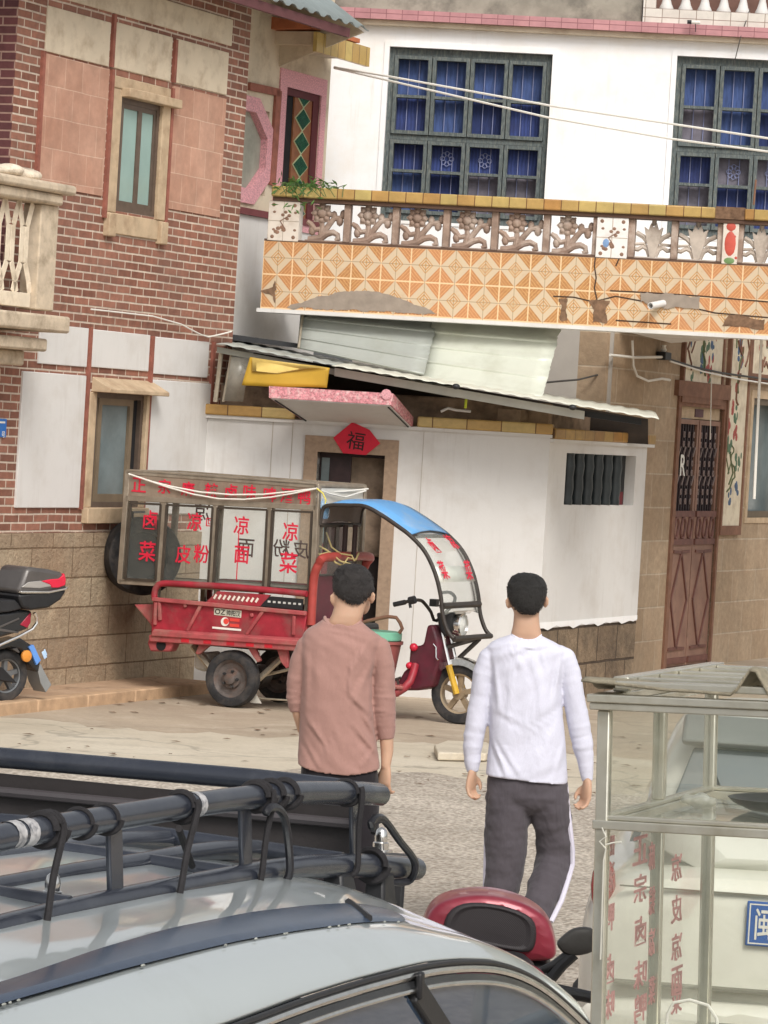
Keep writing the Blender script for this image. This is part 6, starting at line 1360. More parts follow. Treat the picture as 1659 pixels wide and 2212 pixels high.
ring_rail(topb, topb + .018, .040, .012); ring_rail(topb + .0185, topt, .036, .020); ring_rail(m0, m1 - .012, .034, .004); ring_rail(m1 - .0115, m1, .030, -.002); ring_rail(lo - .03, lo, .034)
obj('rail', rl, m_cart, CT, bevel=.003, each=True)
m_cglass = glass('cart_glass', A(150, 158, 144), .02, .10, tint=(.955, .965, .94))  # grey-green tint and film put reflections into the glass colour
m_cglass2 = glass('hazy_cart_glass', A(186, 190, 176), .05, .20, tint=(.955, .965, .94))  # pale film paints haze onto the lower side panes
for nm, z in (('front_glass', 0), ('back_glass', -dpt)):
    obj(nm, MB().box(pw / 2, WD - pw / 2, m1, topb, z - .003, z + .003), m_cglass, CT); obj(nm, MB().box(pw / 2, WD - pw / 2, lo, m0, z - .003, z + .003), m_cglass, CT)
for a, b in ((zm + pw / 2, -pw / 2), (-dpt + pw / 2, zm - pw / 2)):
    obj('side_glass', MB().box(-.003, .003, m1, topb, a, b), m_cglass, CT); obj('side_glass', MB().box(-.003, .003, lo, m0, a, b), m_cglass2, CT)
obj('shelf', MB().box(pw / 2, WD, m0 + .002, m0 + .006, -dpt + .02, -.02), glass('shelf_glass', A(130, 136, 126), .03, .06), CT)
obj('base_panel', MB().box(-.02, WD + .02, lo - .035 - .22, lo - .032, -dpt - .02, .02), m_cart, CT, bevel=.005)
obj('leg', MB().box(.05, .10, -zs + .01, lo - .25, -.10, -.05).box(WD - .1, WD - .05, -zs + .01, lo - .25, -.10, -.05).box(.05, .10, -zs + .01, lo - .25, -dpt + .05, -dpt + .1).box(WD - .1, WD - .05, -zs + .01, lo - .25, -dpt + .05, -dpt + .1), m_cart, CT, each=True)
# lettering on the side panes, read from outside
def side_text(s, x, y, h, w):
    q = CF.hit(x, y, 0, .005); v, f = text_mb(s, h, (0, 0), 0, .002, sx=w / h)
    return [(.0045 + p[2], q.y + p[1], q.z + p[0]) for p in v], f
mb = MB(); 
Zc = lambda x, y: (1246.5 + x * .2487, 1756.5 + y * .2487)
for s, x, ys, w in (('正宗卤味鸭', 552, (320, 650, 1020, 1400, 1690), .115), ('麻辣凉菜', 652, (370, 760, 1120, 1540), .055), ('凉皮凉面菜', 868, (470, 830, 1160, 1450, 1620), .10), ('啤酒鸭卤味', 285, (300, 560, 900, 1350, 1660), .08)):
    for c, y in zip(s, ys): mb.add(*side_text(c, *Zc(x, y), .072, w))
obj('lettering', mb, mat('faded_red_lettering', A(190, 140, 138), .6, var=.2, vs=12), CT)
# open slatted roof
hrail = CF.hit(1304, 1461, 0, .0)
sz0 = -.10; vtp = CF.hit(1320, 1461, 2, sz0).y
sl = MB().box(-.012, .028, vtp - .02, vtp, -dpt - .02, sz0)
for x in (345, 545, 735, 900, 1080, 1225):
    q = CF.hit(1246.5 + x * .2487, 1416.5 + (200 - (x - 345) * .12) * .2487, 0, .03); sl.box(.029, WD, vtp - .022, vtp - .004, q.z - .012, q.z + .012)
sl.box(-.012, .03, topt + .001, vtp - .021, sz0 - .03, sz0).box(-.012, .03, topt + .001, vtp - .021, -dpt - .02, -dpt + .01).box(.029, WD, topt + .03, vtp - .023, sz0 - .02, sz0 - .014)
obj('roof_slat', sl, m_cart, CT, bevel=.003, each=True)
# dark mat lying on the roof front
def matf(a, b):
    u = -.055 + 1.4 * a; up = 0
    pk = max(0, 1 - abs(u - .372) / .045); up = .075 * pk ** .9 * (1 - .45 * b) + .018 * max(0, 1 - u / .16) * (1 - b) + .006 * sin(u * 9)
    return (u, topt + .010 + .014 * sin(pi * min(1, b * 1.3)) + up, .028 - .15 * b - .06 * pk * b)
tag(obj('rubber_mat', MB().sheet(matf, 90, 8), mat('olive_mesh_mat', A(134, 126, 108), .8, var=.3, vs=30, bump=.8, bs=220, bd=.004), M=CF.M, solid=.006), 'dark olive mat with an upturned corner lying on the cart roof', 'mat')
q = CF.hit(1600, 1745, 1, m0 + .008)
tag(obj('basin', MB().lathe([(0, .004), (.11, .004), (.15, .022), (.165, .036), (.158, .036), (.14, .022), (.09, .010), (0, .010)], (0, 0, 0), 1, 30), m_black, M=CF.M @ T(q.x + .14, m0 + .006, q.z + .02)), 'black basin on the glass shelf inside the cart', 'basin')
bg_ = MB()
for i in range(7): bg_.ball((q.x - .10 + random.uniform(-.03, .03), m0 + .022 + random.uniform(-.006, .008), q.z + .03 + random.uniform(-.04, .04)), (.022, .015, .02), 10, 7)
tag(obj('plastic_bag', bg_, glass('white_plastic_bag', A(190, 192, 184), .3, .55), M=CF.M, remesh=.006, smooth=1, displace=(.03, .014)), 'crumpled white plastic bag beside the black basin in the cart', 'plastic bag')
kn = CF.hit(1300, 1806, 2, .03)
tag(obj('tie_string', MB().tube([kn + Vector((0, .02, .0)), kn + Vector((.014, .0, .012)), kn + Vector((-.002, -.012, .012)), kn + Vector((.012, -.03, .004)), kn + Vector((.006, -.06, .0)), kn + Vector((.004, -.3, .0))], .002, 6).tube([kn + Vector((.012, -.02, .006)), kn + Vector((.03, -.014, .004)), kn + Vector((.05, -.012, .0))], .002, 6), mat('grey_string', A(190, 188, 178), .8), M=CF.M), 'knotted white string on the corner post of the glass cart', 'string')
lp = [CF.hit(x, y, 2, -.06) for x, y in ((1440, 2230), (1442, 2190), (1455, 2166), (1490, 2160), (1530, 2172), (1548, 2200), (1552, 2240))]
tag(obj('wire_loop', MB().tube(lp, .004, 6), m_wire, M=CF.M), 'bent pale wire loop inside the lower part of the glass cart', 'wire')

# ------------------------------------------------------------------ white hatchback behind the cart
wo = PY(1765, 2004, 11.5); WF = Fr((wo.x, wo.y, 0), (cos(radians(6)), -sin(radians(6)), 0), (0, 0, 1), (-sin(radians(6)), -cos(radians(6)), 0))
m_wcar = mat('white_car_paint', A(224, 222, 210), .3, var=.03, vs=2, bump=0, coat=.6, dirt=A(196, 190, 172), ds=4, damt=.3)
WC = root('white_hatchback', 'white hatchback with blue plate parked behind the glass food cart', 'car', WF.M)
def rring(hw, z0, z1, n, r=.1, e=4.5, k=36):
    c = (z0 + z1) / 2; out = []
    for i in range(k):
        a = 2 * pi * i / k; ca_, sa_ = cos(a), sin(a)
        out.append((hw * abs(ca_) ** (2 / e) * (1 if ca_ >= 0 else -1), c + (z1 - z0) / 2 * abs(sa_) ** (2 / e) * (1 if sa_ >= 0 else -1), n))
    return out
obj('body', MB().loft([rring(.60, .42, .98, .0), rring(.70, .32, 1.02, -.03), rring(.745, .26, 1.04, -.12), rring(.755, .22, 1.05, -.5), rring(.76, .22, 1.04, -1.8), rring(.75, .22, .98, -2.9), rring(.72, .24, .92, -3.3), rring(.6, .3, .84, -3.55)]), m_wcar, WC, sub=1)
def gring(hb, ht, zb_, zt_, nb2, nt2):
    hb *= .92; ht *= .88
    pts = []
    for s_ in ((-1, 0), (-1, .45), (-1, .85), (-.9, 1), (-.4, 1.02), (.4, 1.02), (.9, 1), (1, .85), (1, .45), (1, 0)):
        h = hb + (ht - hb) * s_[1]; pts.append((h * s_[0], zb_ + (zt_ - zb_) * s_[1], nb2 + (nt2 - nb2) * s_[1]))
    return pts
obj('cabin', MB().loft([gring(.66, .50, .98, 1.44, -.08, -.30), gring(.68, .53, .98, 1.49, -.16, -.40), gring(.70, .55, .98, 1.51, -.6, -.9), gring(.70, .54, .98, 1.49, -1.6, -1.6), gring(.69, .50, .97, 1.40, -2.3, -1.9)]), mat('reflection_grey_cabin', A(206, 205, 196), .3, var=.05, bump=0, coat=.4), WC, sub=1)  # white car's cabin greyed, with the roof's reflections put into the colour
m_cargl = mat('dark_car_glass', A(84, 92, 96), .05, var=.1, vs=2, bump=0, spec=.8)
obj('rear_window', MB().hexa([(-.487, 1.20, -.172), (.487, 1.20, -.172), (.42, 1.40, -.262), (-.42, 1.40, -.262)], [(-.487, 1.20, -.155), (.487, 1.20, -.155), (.42, 1.40, -.25), (-.42, 1.40, -.25)]), m_cargl, WC, bevel=.005)
obj('side_window', MB().hexa([(-.632, 1.06, -1.7), (-.615, 1.06, -.5), (-.50, 1.38, -.72), (-.505, 1.38, -1.5)], [(-.60, 1.06, -1.7), (-.59, 1.06, -.5), (-.47, 1.38, -.72), (-.475, 1.38, -1.5)]), m_cargl, WC)
obj('wiper', MB().tube([(-.1, 1.19, -.15), (-.30, 1.22, -.155), (-.36, 1.34, -.21)], .008, 6), m_black, WC)
obj('roof_spoiler', MB().hexa([(-.46, 1.405, -.24), (.46, 1.405, -.24), (.46, 1.47, -.42), (-.46, 1.47, -.42)], [(-.46, 1.425, -.20), (.46, 1.425, -.20), (.46, 1.50, -.42), (-.46, 1.50, -.42)]), mat('reflection_grey_spoiler', A(120, 122, 118), .3, var=.1), WC, bevel=.015)  # grey of this roof band is reflection put into the colour
pt = obj('number_plate', MB().box(-.22, .22, wo.z - .07, wo.z + .07, .005, .016), mat('blue_number_plate', A(38, 88, 164), .35, var=.05), WC, bevel=.004)
mb = MB().wall(-.212, .212, wo.z - .063, wo.z + .063, .0165, .0172, [(-.208, .208, wo.z - .059, wo.z + .059)]); mb.add(*text_mb('闽', .098, (-.165, wo.z), .0175, .001, sx=.62)); obj('lettering', mb, m_wire, pt)
for s_ in (-1, 1): obj('tail_light', MB().ball((s_ * .675, .96, -.08), (.04, .09, .05), 14, 10), mat('red_tail_lens', A(150, 30, 36), .15, var=.15), WC)
obj('bumper', MB().loft([rring(.66, .40, .62, .05), rring(.74, .36, .64, .02), rring(.76, .34, .66, -.25)]), m_wcar, WC, sub=1)
obj('seam', MB().box(-.62, .62, .972, .976, -.01, .004).box(-.62, .62, .672, .680, -.01, .045), mat('seam_shadow', A(120, 116, 104), .8), WC)
for s_ in (-1, 1):
    for n_ in (-.72, -2.9):
        w_ = obj('wheel', MB().lathe([(.17, -.09), (.25, -.10), (.29, -.07), (.30, 0), (.29, .07), (.25, .10), (.17, .09)], (s_ * .68, .30, n_), 0, 30, True), m_rubber, WC); obj('rim', MB().lathe([(.0, -.06), (.18, -.07), (.18, .07), (0, .06)], (s_ * .68, .30, n_), 0, 20), m_alloy, w_)
obj('mud_flap', MB().box(-.76, -.60, .12, .42, -.40, -.385), m_black, WC)

# ------------------------------------------------------------------ red scooter between the cars
RF = Fr((PY(1060, 2000, 11.2).x, 11.2, 0), (1, 0, 0), (0, 0, 1), (0, -1, 0))
RS = root('red_scooter', 'red scooter with padded top box standing behind the silver car', 'scooter', RF.M)
def rp(x, y, n=0): return RF.hit(x, y, 2, n)
out = [(905, 2050), (914, 1997), (931, 1962), (955, 1946), (990, 1936), (1040, 1931), (1090, 1937), (1135, 1951), (1174, 1974), (1190, 1998), (1198, 2022), (1204, 2058), (1198, 2075), (1150, 2078), (1050, 2070), (960, 2065)]
o2 = [rp(x, y)[:2] for x, y in out]; cxy = (sum(p[0] for p in o2) / len(o2), sum(p[1] for p in o2) / len(o2))
rr = []
for sc, n_ in ((.55, -.32), (.85, -.30), (1.0, -.22), (1.03, -.10), (1.0, .0), (.965, .035)): rr.append([(cxy[0] + (p[0] - cxy[0]) * sc, cxy[1] + (p[1] - cxy[1]) * sc, n_) for p in o2])
m_redgl = mat('metallic_red', A(132, 40, 56), .34, .2, var=.12, vs=5, bump=0, coat=.3, dirt=A(150, 96, 100), ds=4, damt=.35)
bx = obj('top_box', MB().loft(rr), m_redgl, RS, sub=2)
pad = [(958, 2004), (960, 1985), (973, 1960), (1000, 1948), (1035, 1946), (1080, 1952), (1118, 1963), (1150, 1980), (1157, 2000), (1157, 2027), (1150, 2052), (1130, 2054), (1090, 2048), (1020, 2032), (965, 2020)]
o3 = [rp(x, y)[:2] for x, y in pad]; c3 = (sum(p[0] for p in o3) / len(o3), sum(p[1] for p in o3) / len(o3)); rr = []
for sc, n_ in ((1.02, .01), (1.02, .035), (.97, .048), (.86, .050), (.84, .043), (.4, .046)): rr.append([(c3[0] + (p[0] - c3[0]) * sc, c3[1] + (p[1] - c3[1]) * sc, n_) for p in o3])
t = NT('ribbed_pad'); wv = t.n('TexWave'); wv.inputs['Scale'].default_value = 95; wv.bands_direction = 'DIAGONAL'; t.l(t.tc.outputs['Object'], wv.inputs['Vector'])
obj('back_pad', MB().loft(rr), t.done(A(48, 44, 46), .55, 0, t.bump(wv.outputs['Fac'], .25, .003), .3), bx, sub=1)
bl = cxy[1] - .20
obj('box_base', MB().box(cxy[0] - .19, cxy[0] + .19, bl, bl + .10, -.30, .0), m_black, bx, bevel=.03)
obj('seat', MB().loft([rring(.10, .72, .80, -.05), rring(.14, .70, .82, .15), rring(.14, .68, .78, .5), rring(.09, .68, .75, .68)]), mat('scooter_seat_vinyl', (.02, .02, .022), .5), RS, sub=1)
obj('rear_body', MB().loft([rring(.08, .5, .68, -.30), rring(.15, .40, .70, -.1), rring(.15, .34, .69, .4), rring(.12, .3, .6, .62)]), m_redgl, RS, sub=1)
obj('front_shield', MB().loft([rring(.17, .3, .45, .95), rring(.19, .3, .85, 1.02), rring(.15, .45, .95, 1.12), rring(.05, .6, .9, 1.17)]), m_redgl, RS, sub=1)
obj('foot_floor', MB().box(-.14, .14, .26, .32, .45, 1.0), m_black, RS, bevel=.02)
obj('handlebar', MB().tube([(-.30, .80, .88), (-.1, .84, .98), (.1, .84, .98), (.30, .80, .88)], .016, 8), m_black, RS)
for n_ in (-.1, 1.2):
    w_ = obj('wheel', MB().lathe([(.14, -.045), (.20, -.05), (.225, 0), (.20, .05), (.14, .045)], (0, .225, n_), 0, 28, True), m_rubber, RS); obj('rim', MB().lathe([(0, -.04), (.145, -.04), (.145, .04), (0, .04)], (0, .225, n_), 0, 20), m_alloy, w_)
nm_ = .75
mp_ = [(1199, 2037), (1207, 2029), (1231, 2007), (1250, 2002), (1280, 2001), (1292, 2020), (1288, 2050), (1274, 2060), (1236, 2066), (1212, 2058)]
mo = [rp(x, y, nm_)[:2] for x, y in mp_]; c4 = (sum(p[0] for p in mo) / len(mo), sum(p[1] for p in mo) / len(mo)); rr = []
for sc, dn_ in ((.5, -.05), (.85, -.04), (1, -.01), (1, .01), (.94, .02), (.5, .024)): rr.append([(c4[0] + (p[0] - c4[0]) * sc, c4[1] + (p[1] - c4[1]) * sc, nm_ + dn_) for p in mo])
mi = obj('mirror', MB().loft(rr), mat('mirror_shell', A(60, 58, 56), .5, var=.2), RS, sub=1)
obj('stalk', MB().tube([rp(1236, 2052, nm_), rp(1222, 2064, nm_), rp(1196, 2084, nm_), rp(1168, 2098, nm_), rp(1150, 2122, nm_ + .1), (.27, .81, .88)], .012, 8).tube([rp(1240, 2060, nm_), rp(1215, 2082, nm_), rp(1190, 2112, nm_)], .018, 8), m_black, mi)

# ------------------------------------------------------------------ silver car with roof rack in the foreground
so_ = PZ(829, 2101, 1.50); ang = radians(20.3)
CS = Fr((so_.x, so_.y, 0), (sin(ang), cos(ang), 0), (0, 0, 1), (cos(ang), -sin(ang), 0))
m_silver = mat('silver_paint', A(188, 195, 195), .30, .35, var=.03, vs=2, bump=0, coat=1.0, dirt=A(160, 164, 158), ds=3, damt=.25)
SV = root('silver_car', 'silver car with a black tubular roof rack in the foreground', 'car', CS.M)
def curve(pts, n): return [CS.hit(x, y, 2, n) for x, y in pts]
def interp(P, u):
    if u <= P[0].x: return P[0].y
    for a, b in zip(P, P[1:]):
        if a.x <= u <= b.x: f = (u - a.x) / max(1e-6, b.x - a.x); return a.y + (b.y - a.y) * f
    a, b = P[-2], P[-1]; return b.y + (b.y - a.y) / max(1e-6, b.x - a.x) * (u - b.x)
def smoothc(P, it=2):
    for _ in range(it): P = [P[0]] + [(a + b * 2 + c) / 4 for a, b, c in zip(P, P[1:], P[2:])] + [P[-1]]
    return P
K0 = curve([(505, 2212), (650, 2157), (760, 2122), (838, 2101), (922, 2081), (995, 2074), (1062, 2075), (1118, 2091), (1174, 2122), (1230, 2172), (1284, 2226)], 0)
K1 = curve([(0, 2176), (140, 2136), (270, 2099), (400, 2066), (522, 2037), (650, 2015), (770, 1999), (840, 1995), (885, 1998), (930, 2006), (978, 2014), (1034, 2034), (1090, 2059), (1146, 2095), (1202, 2139), (1258, 2189), (1320, 2250)], -.09)
K2 = curve([(0, 2131), (110, 2093), (200, 2061), (350, 2017), (525, 1981), (650, 1966), (740, 1961), (800, 1966), (840, 1977), (880, 1992), (925, 2002), (978, 2009), (1034, 2030), (1090, 2055), (1146, 2091), (1202, 2136), (1258, 2186), (1320, 2250)], -.18)
K3 = curve([(0, 2049), (200, 2000), (420, 1952), (640, 1914), (700, 1911), (752, 1914), (800, 1930), (840, 1950), (884, 1983), (930, 2010)], -.28)
print('CAR', [(round(k[0].x, 2), round(k[0].y, 2), round(k[-1].x, 2), round(k[-1].y, 2), round(max(p.y for p in k), 2)) for k in (K0, K1, K2, K3)])
ue_ = K0[-1].x; us_ = K1[0].x - .9
U = [us_ + (ue_ - us_) * i / 70 for i in range(71)]
def prof(u):
    a, b, c, d = interp(K0, u), interp(K1, u), interp(K2, u), interp(K3, u)
    if u > K3[-1].x - .1: d = min(d, c + .01)
    return a, b, c, d
sec = []
for u in U:
    a, b, c, d = prof(u); cr = d + .035
    sec.append([(u, a, -.0), (u, a + (b - a) * .55, -.025), (u, a + (b - a) * .85, -.055), (u, b, -.09), (u, c, -.18), (u, (c + d) / 2 + .004, -.23), (u, d, -.28), (u, d + .018, -.45), (u, cr, -.75), (u, d + .018, -1.05), (u, d, -1.22), (u, b, -1.41), (u, a, -1.50)])
n_ = len(sec[0]); v_ = [p for r in sec for p in r]
obj('roof', MB().add(v_, [(i * n_ + k, (i + 1) * n_ + k, (i + 1) * n_ + k + 1, i * n_ + k + 1) for i in range(len(sec) - 1) for k in range(n_ - 1)]), m_silver, SV, sub=1, sharp=60, solid=.004)
bs_ = []; u_end = CS.hit(868, 1990, 2, -.13).x
for u in U:
    if u > u_end: break
    a, b, c, d = prof(u); w = min(1, (u_end - u) / .10) ** .5; mid = (b + c) / 2
    bs_.append([(u, mid + (b - mid) * w + .004, -.135 + .043 * w), (u, mid + (b - mid) * w + .013, -.135 + .035 * w), (u, mid + .013, -.135), (u, mid + (c - mid) * w + .013, -.135 - .035 * w), (u, mid + (c - mid) * w + .003, -.135 - .045 * w)])
n_ = 5
obj('roof_rail_strip', MB().add([p for r in bs_ for p in r], [(i * n_ + k, (i + 1) * n_ + k, (i + 1) * n_ + k + 1, i * n_ + k + 1) for i in range(len(bs_) - 1) for k in range(n_ - 1)]), mat('sky_reflection_strip', A(52, 64, 82), .25, var=.1, vs=30, bump=0, spec=.6), SV, sub=1)  # black rail; the blue-grey is sky reflection put into its colour
s0 = CS.hit(765, 1975, 2, -.135); obj('strip_joint', MB().tube([CS.hit(752, 1964, 2, -.17) + Vector((0, .012, 0)), CS.hit(772, 1980, 2, -.135) + Vector((0, .012, 0)), CS.hit(796, 1997, 2, -.095) + Vector((0, .010, 0))], .007, 6), m_black, SV)
gt = MB(); rn = random.Random(5)
for i in range(14):
    u = us_ + .9 + (u_end - us_ - .95) * rn.random(); gt.ball((u, interp(K1, u) + .004, -.086), (rn.uniform(.003, .008), .002, .002), 6, 4)
obj('grime', gt, mat('pale_grime', A(150, 152, 146), .9, var=.3), SV)
# window surrounds and panes on the near side
def off(P, dv, n): return [Vector((p.x, p.y - dv, n)) for p in P]
K0l = [Vector((us_, interp(K0, us_), 0))] + K0
K0s = [Vector((us_ + (ue_ - us_) * i / 60, interp(K0l, us_ + (ue_ - us_) * i / 60), 0)) for i in range(61)]; K0s = smoothc(K0s, 3)
obj('gasket', MB().tube(off(K0s, .002, .003), .0045, 8), m_black, SV)
obj('chrome_trim', MB().tube(off(K0s, .013, .004), .0075, 8), m_chrome, SV)
obj('visor', MB().loft([[Vector((p.x, p.y - .021, .008)), Vector((p.x, p.y - .032, .012)), Vector((p.x, p.y - .032, .008)), Vector((p.x, p.y - .021, .004))] for p in K0s]), m_gloss, SV)
obj('chrome_trim', MB().tube(off(K0s, .036, .010), .005, 8), m_chrome, SV)
m_side = mat('blue_side_glass', A(50, 66, 86), .03, var=.15, vs=1.5, bump=0, spec=1.0)
pl0 = CS.hit(893, 2128, 2, .0); pl1 = CS.hit(948, 2215, 2, .0); slope = (pl1.x - pl0.x) / (pl1.y - pl0.y)
belt = .98
g1 = [(p.x, p.y - .040) for p in K0s if p.x > pl0.x + .01]; g1 += [(g1[-1][0] + .02, belt), (pl0.x + (belt - pl0.y) * slope, belt)]
g0_ = [(p.x, p.y - .040) for p in K0s if p.x < pl0.x - .03]; g0_ += [(pl0.x - .03 + (belt - pl0.y) * slope, belt), (us_, belt)]
obj('side_window', MB().prism(g1, -.02, .006), m_side, SV); obj('side_window', MB().prism(g0_, -.02, .006), m_side, SV)
obj('window_pillar', MB().bar((pl0.x - .012, pl0.y - .005), (pl0.x - .012 + (belt - pl0.y) * slope, belt), .045, -.01, .016), m_black, SV, bevel=.004)
obj('pillar_clip', MB().bar((pl0.x - .016, interp(K0, pl0.x) - .006), (pl0.x - .010, pl0.y - .02), .018, .01, .022), m_black, SV, bevel=.004)
# lower body, ends and wheels (below the frame)
prf = [(us_ - .05, belt), (ue_ + .05, belt), (ue_ + .75, .90), (ue_ + .85, .6), (ue_ + .8, .28), (us_ - .8, .28), (us_ - .9, .6), (us_ - .8, .95)]
obj('body', MB().prism(prf, -1.62, .09), m_silver, SV, bevel=.06)
obj('end_window', MB().hexa([(ue_ - .02, interp(K0, ue_), -.05), (ue_ - .02, interp(K0, ue_), -1.45), (ue_ + .12, belt, -1.5), (ue_ + .12, belt, .0)], [(ue_ - .0, interp(K0, ue_), -.05), (ue_ + .0, interp(K0, ue_), -1.45), (ue_ + .14, belt, -1.5), (ue_ + .14, belt, .0)]), m_side, SV)
for u in (us_ - .1, ue_ - .05):
    for n__ in (-.02, -1.5): w_ = obj('wheel', MB().lathe([(.2, -.1), (.3, -.11), (.33, 0), (.3, .11), (.2, .1)], (u, .33, n__), 2, 30, True), m_rubber, SV); obj('rim', MB().lathe([(0, -.08), (.21, -.08), (.21, .08), (0, .08)], (u, .33, n__), 2, 20), m_alloy, w_)

# roof rack
nk = -.36
m_rack = mat('black_rack_tube', A(46, 50, 60), .24, .15, var=.10, vs=9, bump=.15, bs=160, bd=.002, dirt=A(84, 86, 90), ds=14, damt=.3, spec=.8)
up_ = [CS.hit(x, y, 2, nk) for x, y in ((-190, 1850), (-90, 1828), (0, 1808), (150, 1782), (300, 1757), (400, 1741), (500, 1727), (575, 1717), (650, 1711.5), (730, 1711), (790, 1714), (820, 1717))]
lw_ = [CS.hit(x, y, 2, nk) for x, y in ((-190, 2066), (-90, 2034), (0, 2006), (150, 1968), (350, 1926), (500, 1899), (575, 1883), (650, 1872), (730, 1868), (800, 1869), (850, 1872), (898, 1877))]
print('RACK', [(round(p.x, 2), round(p.y, 3)) for p in up_[2::3]], [(round(p.x, 2), round(p.y, 3)) for p in lw_[2::3]], 'roof', [round(prof(p.x)[3] + .02, 3) for p in lw_[2::3]])
rt = .0208
uc_ = up_[-1]
def endp(x, y): return CS.hit(x, y, 0, uc_.x + .02)
RK = obj('roof_rack', MB().tube(smoothc(up_, 1) + [uc_ + Vector((.022, -.001, -.012)), uc_ + Vector((.028, -.002, -.05))], rt, 16), m_rack, SV)
far = endp(-40, 1640); endr = [uc_ + Vector((.028, -.002, -.05))]
nfar = -1.25
e1_ = endp(560, 1684); e2_ = endp(100, 1645); tq = (nfar - e1_.z) / (e2_.z - e1_.z); e3_ = e1_.lerp(e2_, tq)
obj('end_rail', MB().tube([uc_ + Vector((.028, -.002, -.05)), uc_.lerp(e1_, .4) + Vector((.012, 0, 0)), e1_, e2_, e3_], rt * .98, 14), m_rack, RK)
dz = .21
pa, pb = uc_ + Vector((.02, -.03, -.05)), e3_ + Vector((0, -.03, 0))
obj('deflector_panel', MB().hexa([pa, pb, pb - Vector((0, dz, 0)), pa - Vector((0, .10, 0))], [p + Vector((.008, 0, 0)) for p in (pa, pb, pb - Vector((0, dz, 0)), pa - Vector((0, .10, 0)))]), mat('black_panel', A(48, 44, 44), .6, var=.2, vs=10), RK)
obj('panel_lip', MB().tube([pa + Vector((-.012, -.030, 0)), pb + Vector((-.012, -.034, 0))], .010, 8), mat('dark_grey_lip', A(70, 66, 68), .5, var=.1), RK)
obj('side_rail', MB().tube(smoothc(lw_, 1), rt * 1.05, 16), m_rack, RK)
le = lw_[-1]; obj('end_cap', MB().lathe([(0, .0), (rt * .98, 0), (rt * .98, .004), (rt * .7, .008), (0, .008)], le, 0, 16), m_black, RK); obj('end_screw', MB().lathe([(.006, .008), (.006, .012), (0, .012)], le, 0, 8), m_chrome, RK)
shift = lambda P, dn, dv=0: [Vector((p.x, p.y + dv, p.z - dn)) for p in P]
fy = min(p.y for p in lw_)
for dn in (.16, .34, .55, .78): obj('floor_tube', MB().tube(shift(lw_[:9], dn, .012), rt * .9, 12), m_rack, RK)
obj('side_rail', MB().tube(shift(lw_, .89), rt, 12), m_rack, RK); obj('side_rail', MB().tube(shift(up_, .89), rt, 12), m_rack, RK)
for u in (lw_[3].x, lw_[5].x, lw_[8].x + .02):
    v = interp(lw_, u) + .012; obj('cross_tube', MB().tube([(u, v - .005, nk), (u, v + .01, nk - .45), (u, v - .005, nk - .89)], rt * .8, 10), m_rack, RK)
pc = MB()
for (xa, ya, xb, yb, w) in ((246, 1768, 250, 1945, .042), (528, 1724, 532, 1890, .038), (766, 1712, 768, 1866, .036)):
    a, b = CS.hit(xa, ya, 2, nk), CS.hit(xb, yb, 2, nk); pc.bar(a, b, w * 1.15, nk - .005, nk + .004)
for dn in (.89,):
    for u in (lw_[4].x, lw_[8].x): pc.box(u - .018, u + .018, interp(lw_, u), interp(up_, u), nk - dn - .004, nk - dn + .004)
obj('upright', pc, m_rack, RK, bevel=.003, each=True)
ft = MB()
for u, w in ((lw_[2].x + .10, .045), (lw_[8].x, .04), (lw_[9].x + .05, .04)):
    v0 = interp(K3, u) - .01; v1 = interp(lw_, u) - rt * .6; ft.hexa([(u - w, v0, nk - .02), (u + w, v0, nk - .02), (u + w, v0, nk + .03), (u - w, v0, nk + .03)][::-1], [(u - w * .7, v1, nk - .015), (u + w * .7, v1, nk - .015), (u + w * .7, v1, nk + .02), (u - w * .7, v1, nk + .02)][::-1])
obj('rack_foot', ft, m_black, RK, bevel=.006, each=True)
for x, y, dn in ((112, 1945, .06), (822, 1836, .05)):
    q = CS.hit(x, y, 2, nk - dn); nb = MB().lathe([(.0155, 0), (.0155, .014), (.012, .016), (.0125, .026), (.010, .038), (.004, .043), (0, .044)], q, 1, 6 if False else 14).lathe([(.024, -.003), (.024, 0)], q, 1, 16); obj('dome_nut', nb, m_chrome, RK)
pt_ = MB()
for x0, x1 in ((14, 32), (38, 60)):
    a, b = CS.hit(x0, 1808, 2, nk), CS.hit(x1, 1802, 2, nk); i0 = interp(up_, a.x); i1 = interp(up_, b.x)
    pt_.tube([(a.x, i0, nk), (b.x, i1, nk)], rt + .0006, 16, caps=False)
a, b = CS.hit(411, 1741, 2, nk), CS.hit(424, 1739, 2, nk); pt_.tube([(a.x, interp(up_, a.x), nk), (b.x, interp(up_, b.x), nk)], rt + .0006, 16, caps=False)
obj('worn_paint', pt_, mat('bare_metal_patch', A(186, 184, 184), .5, .2, var=.3, vs=40, dirt=A(80, 82, 90), ds=60, damt=1), RK, each=True)

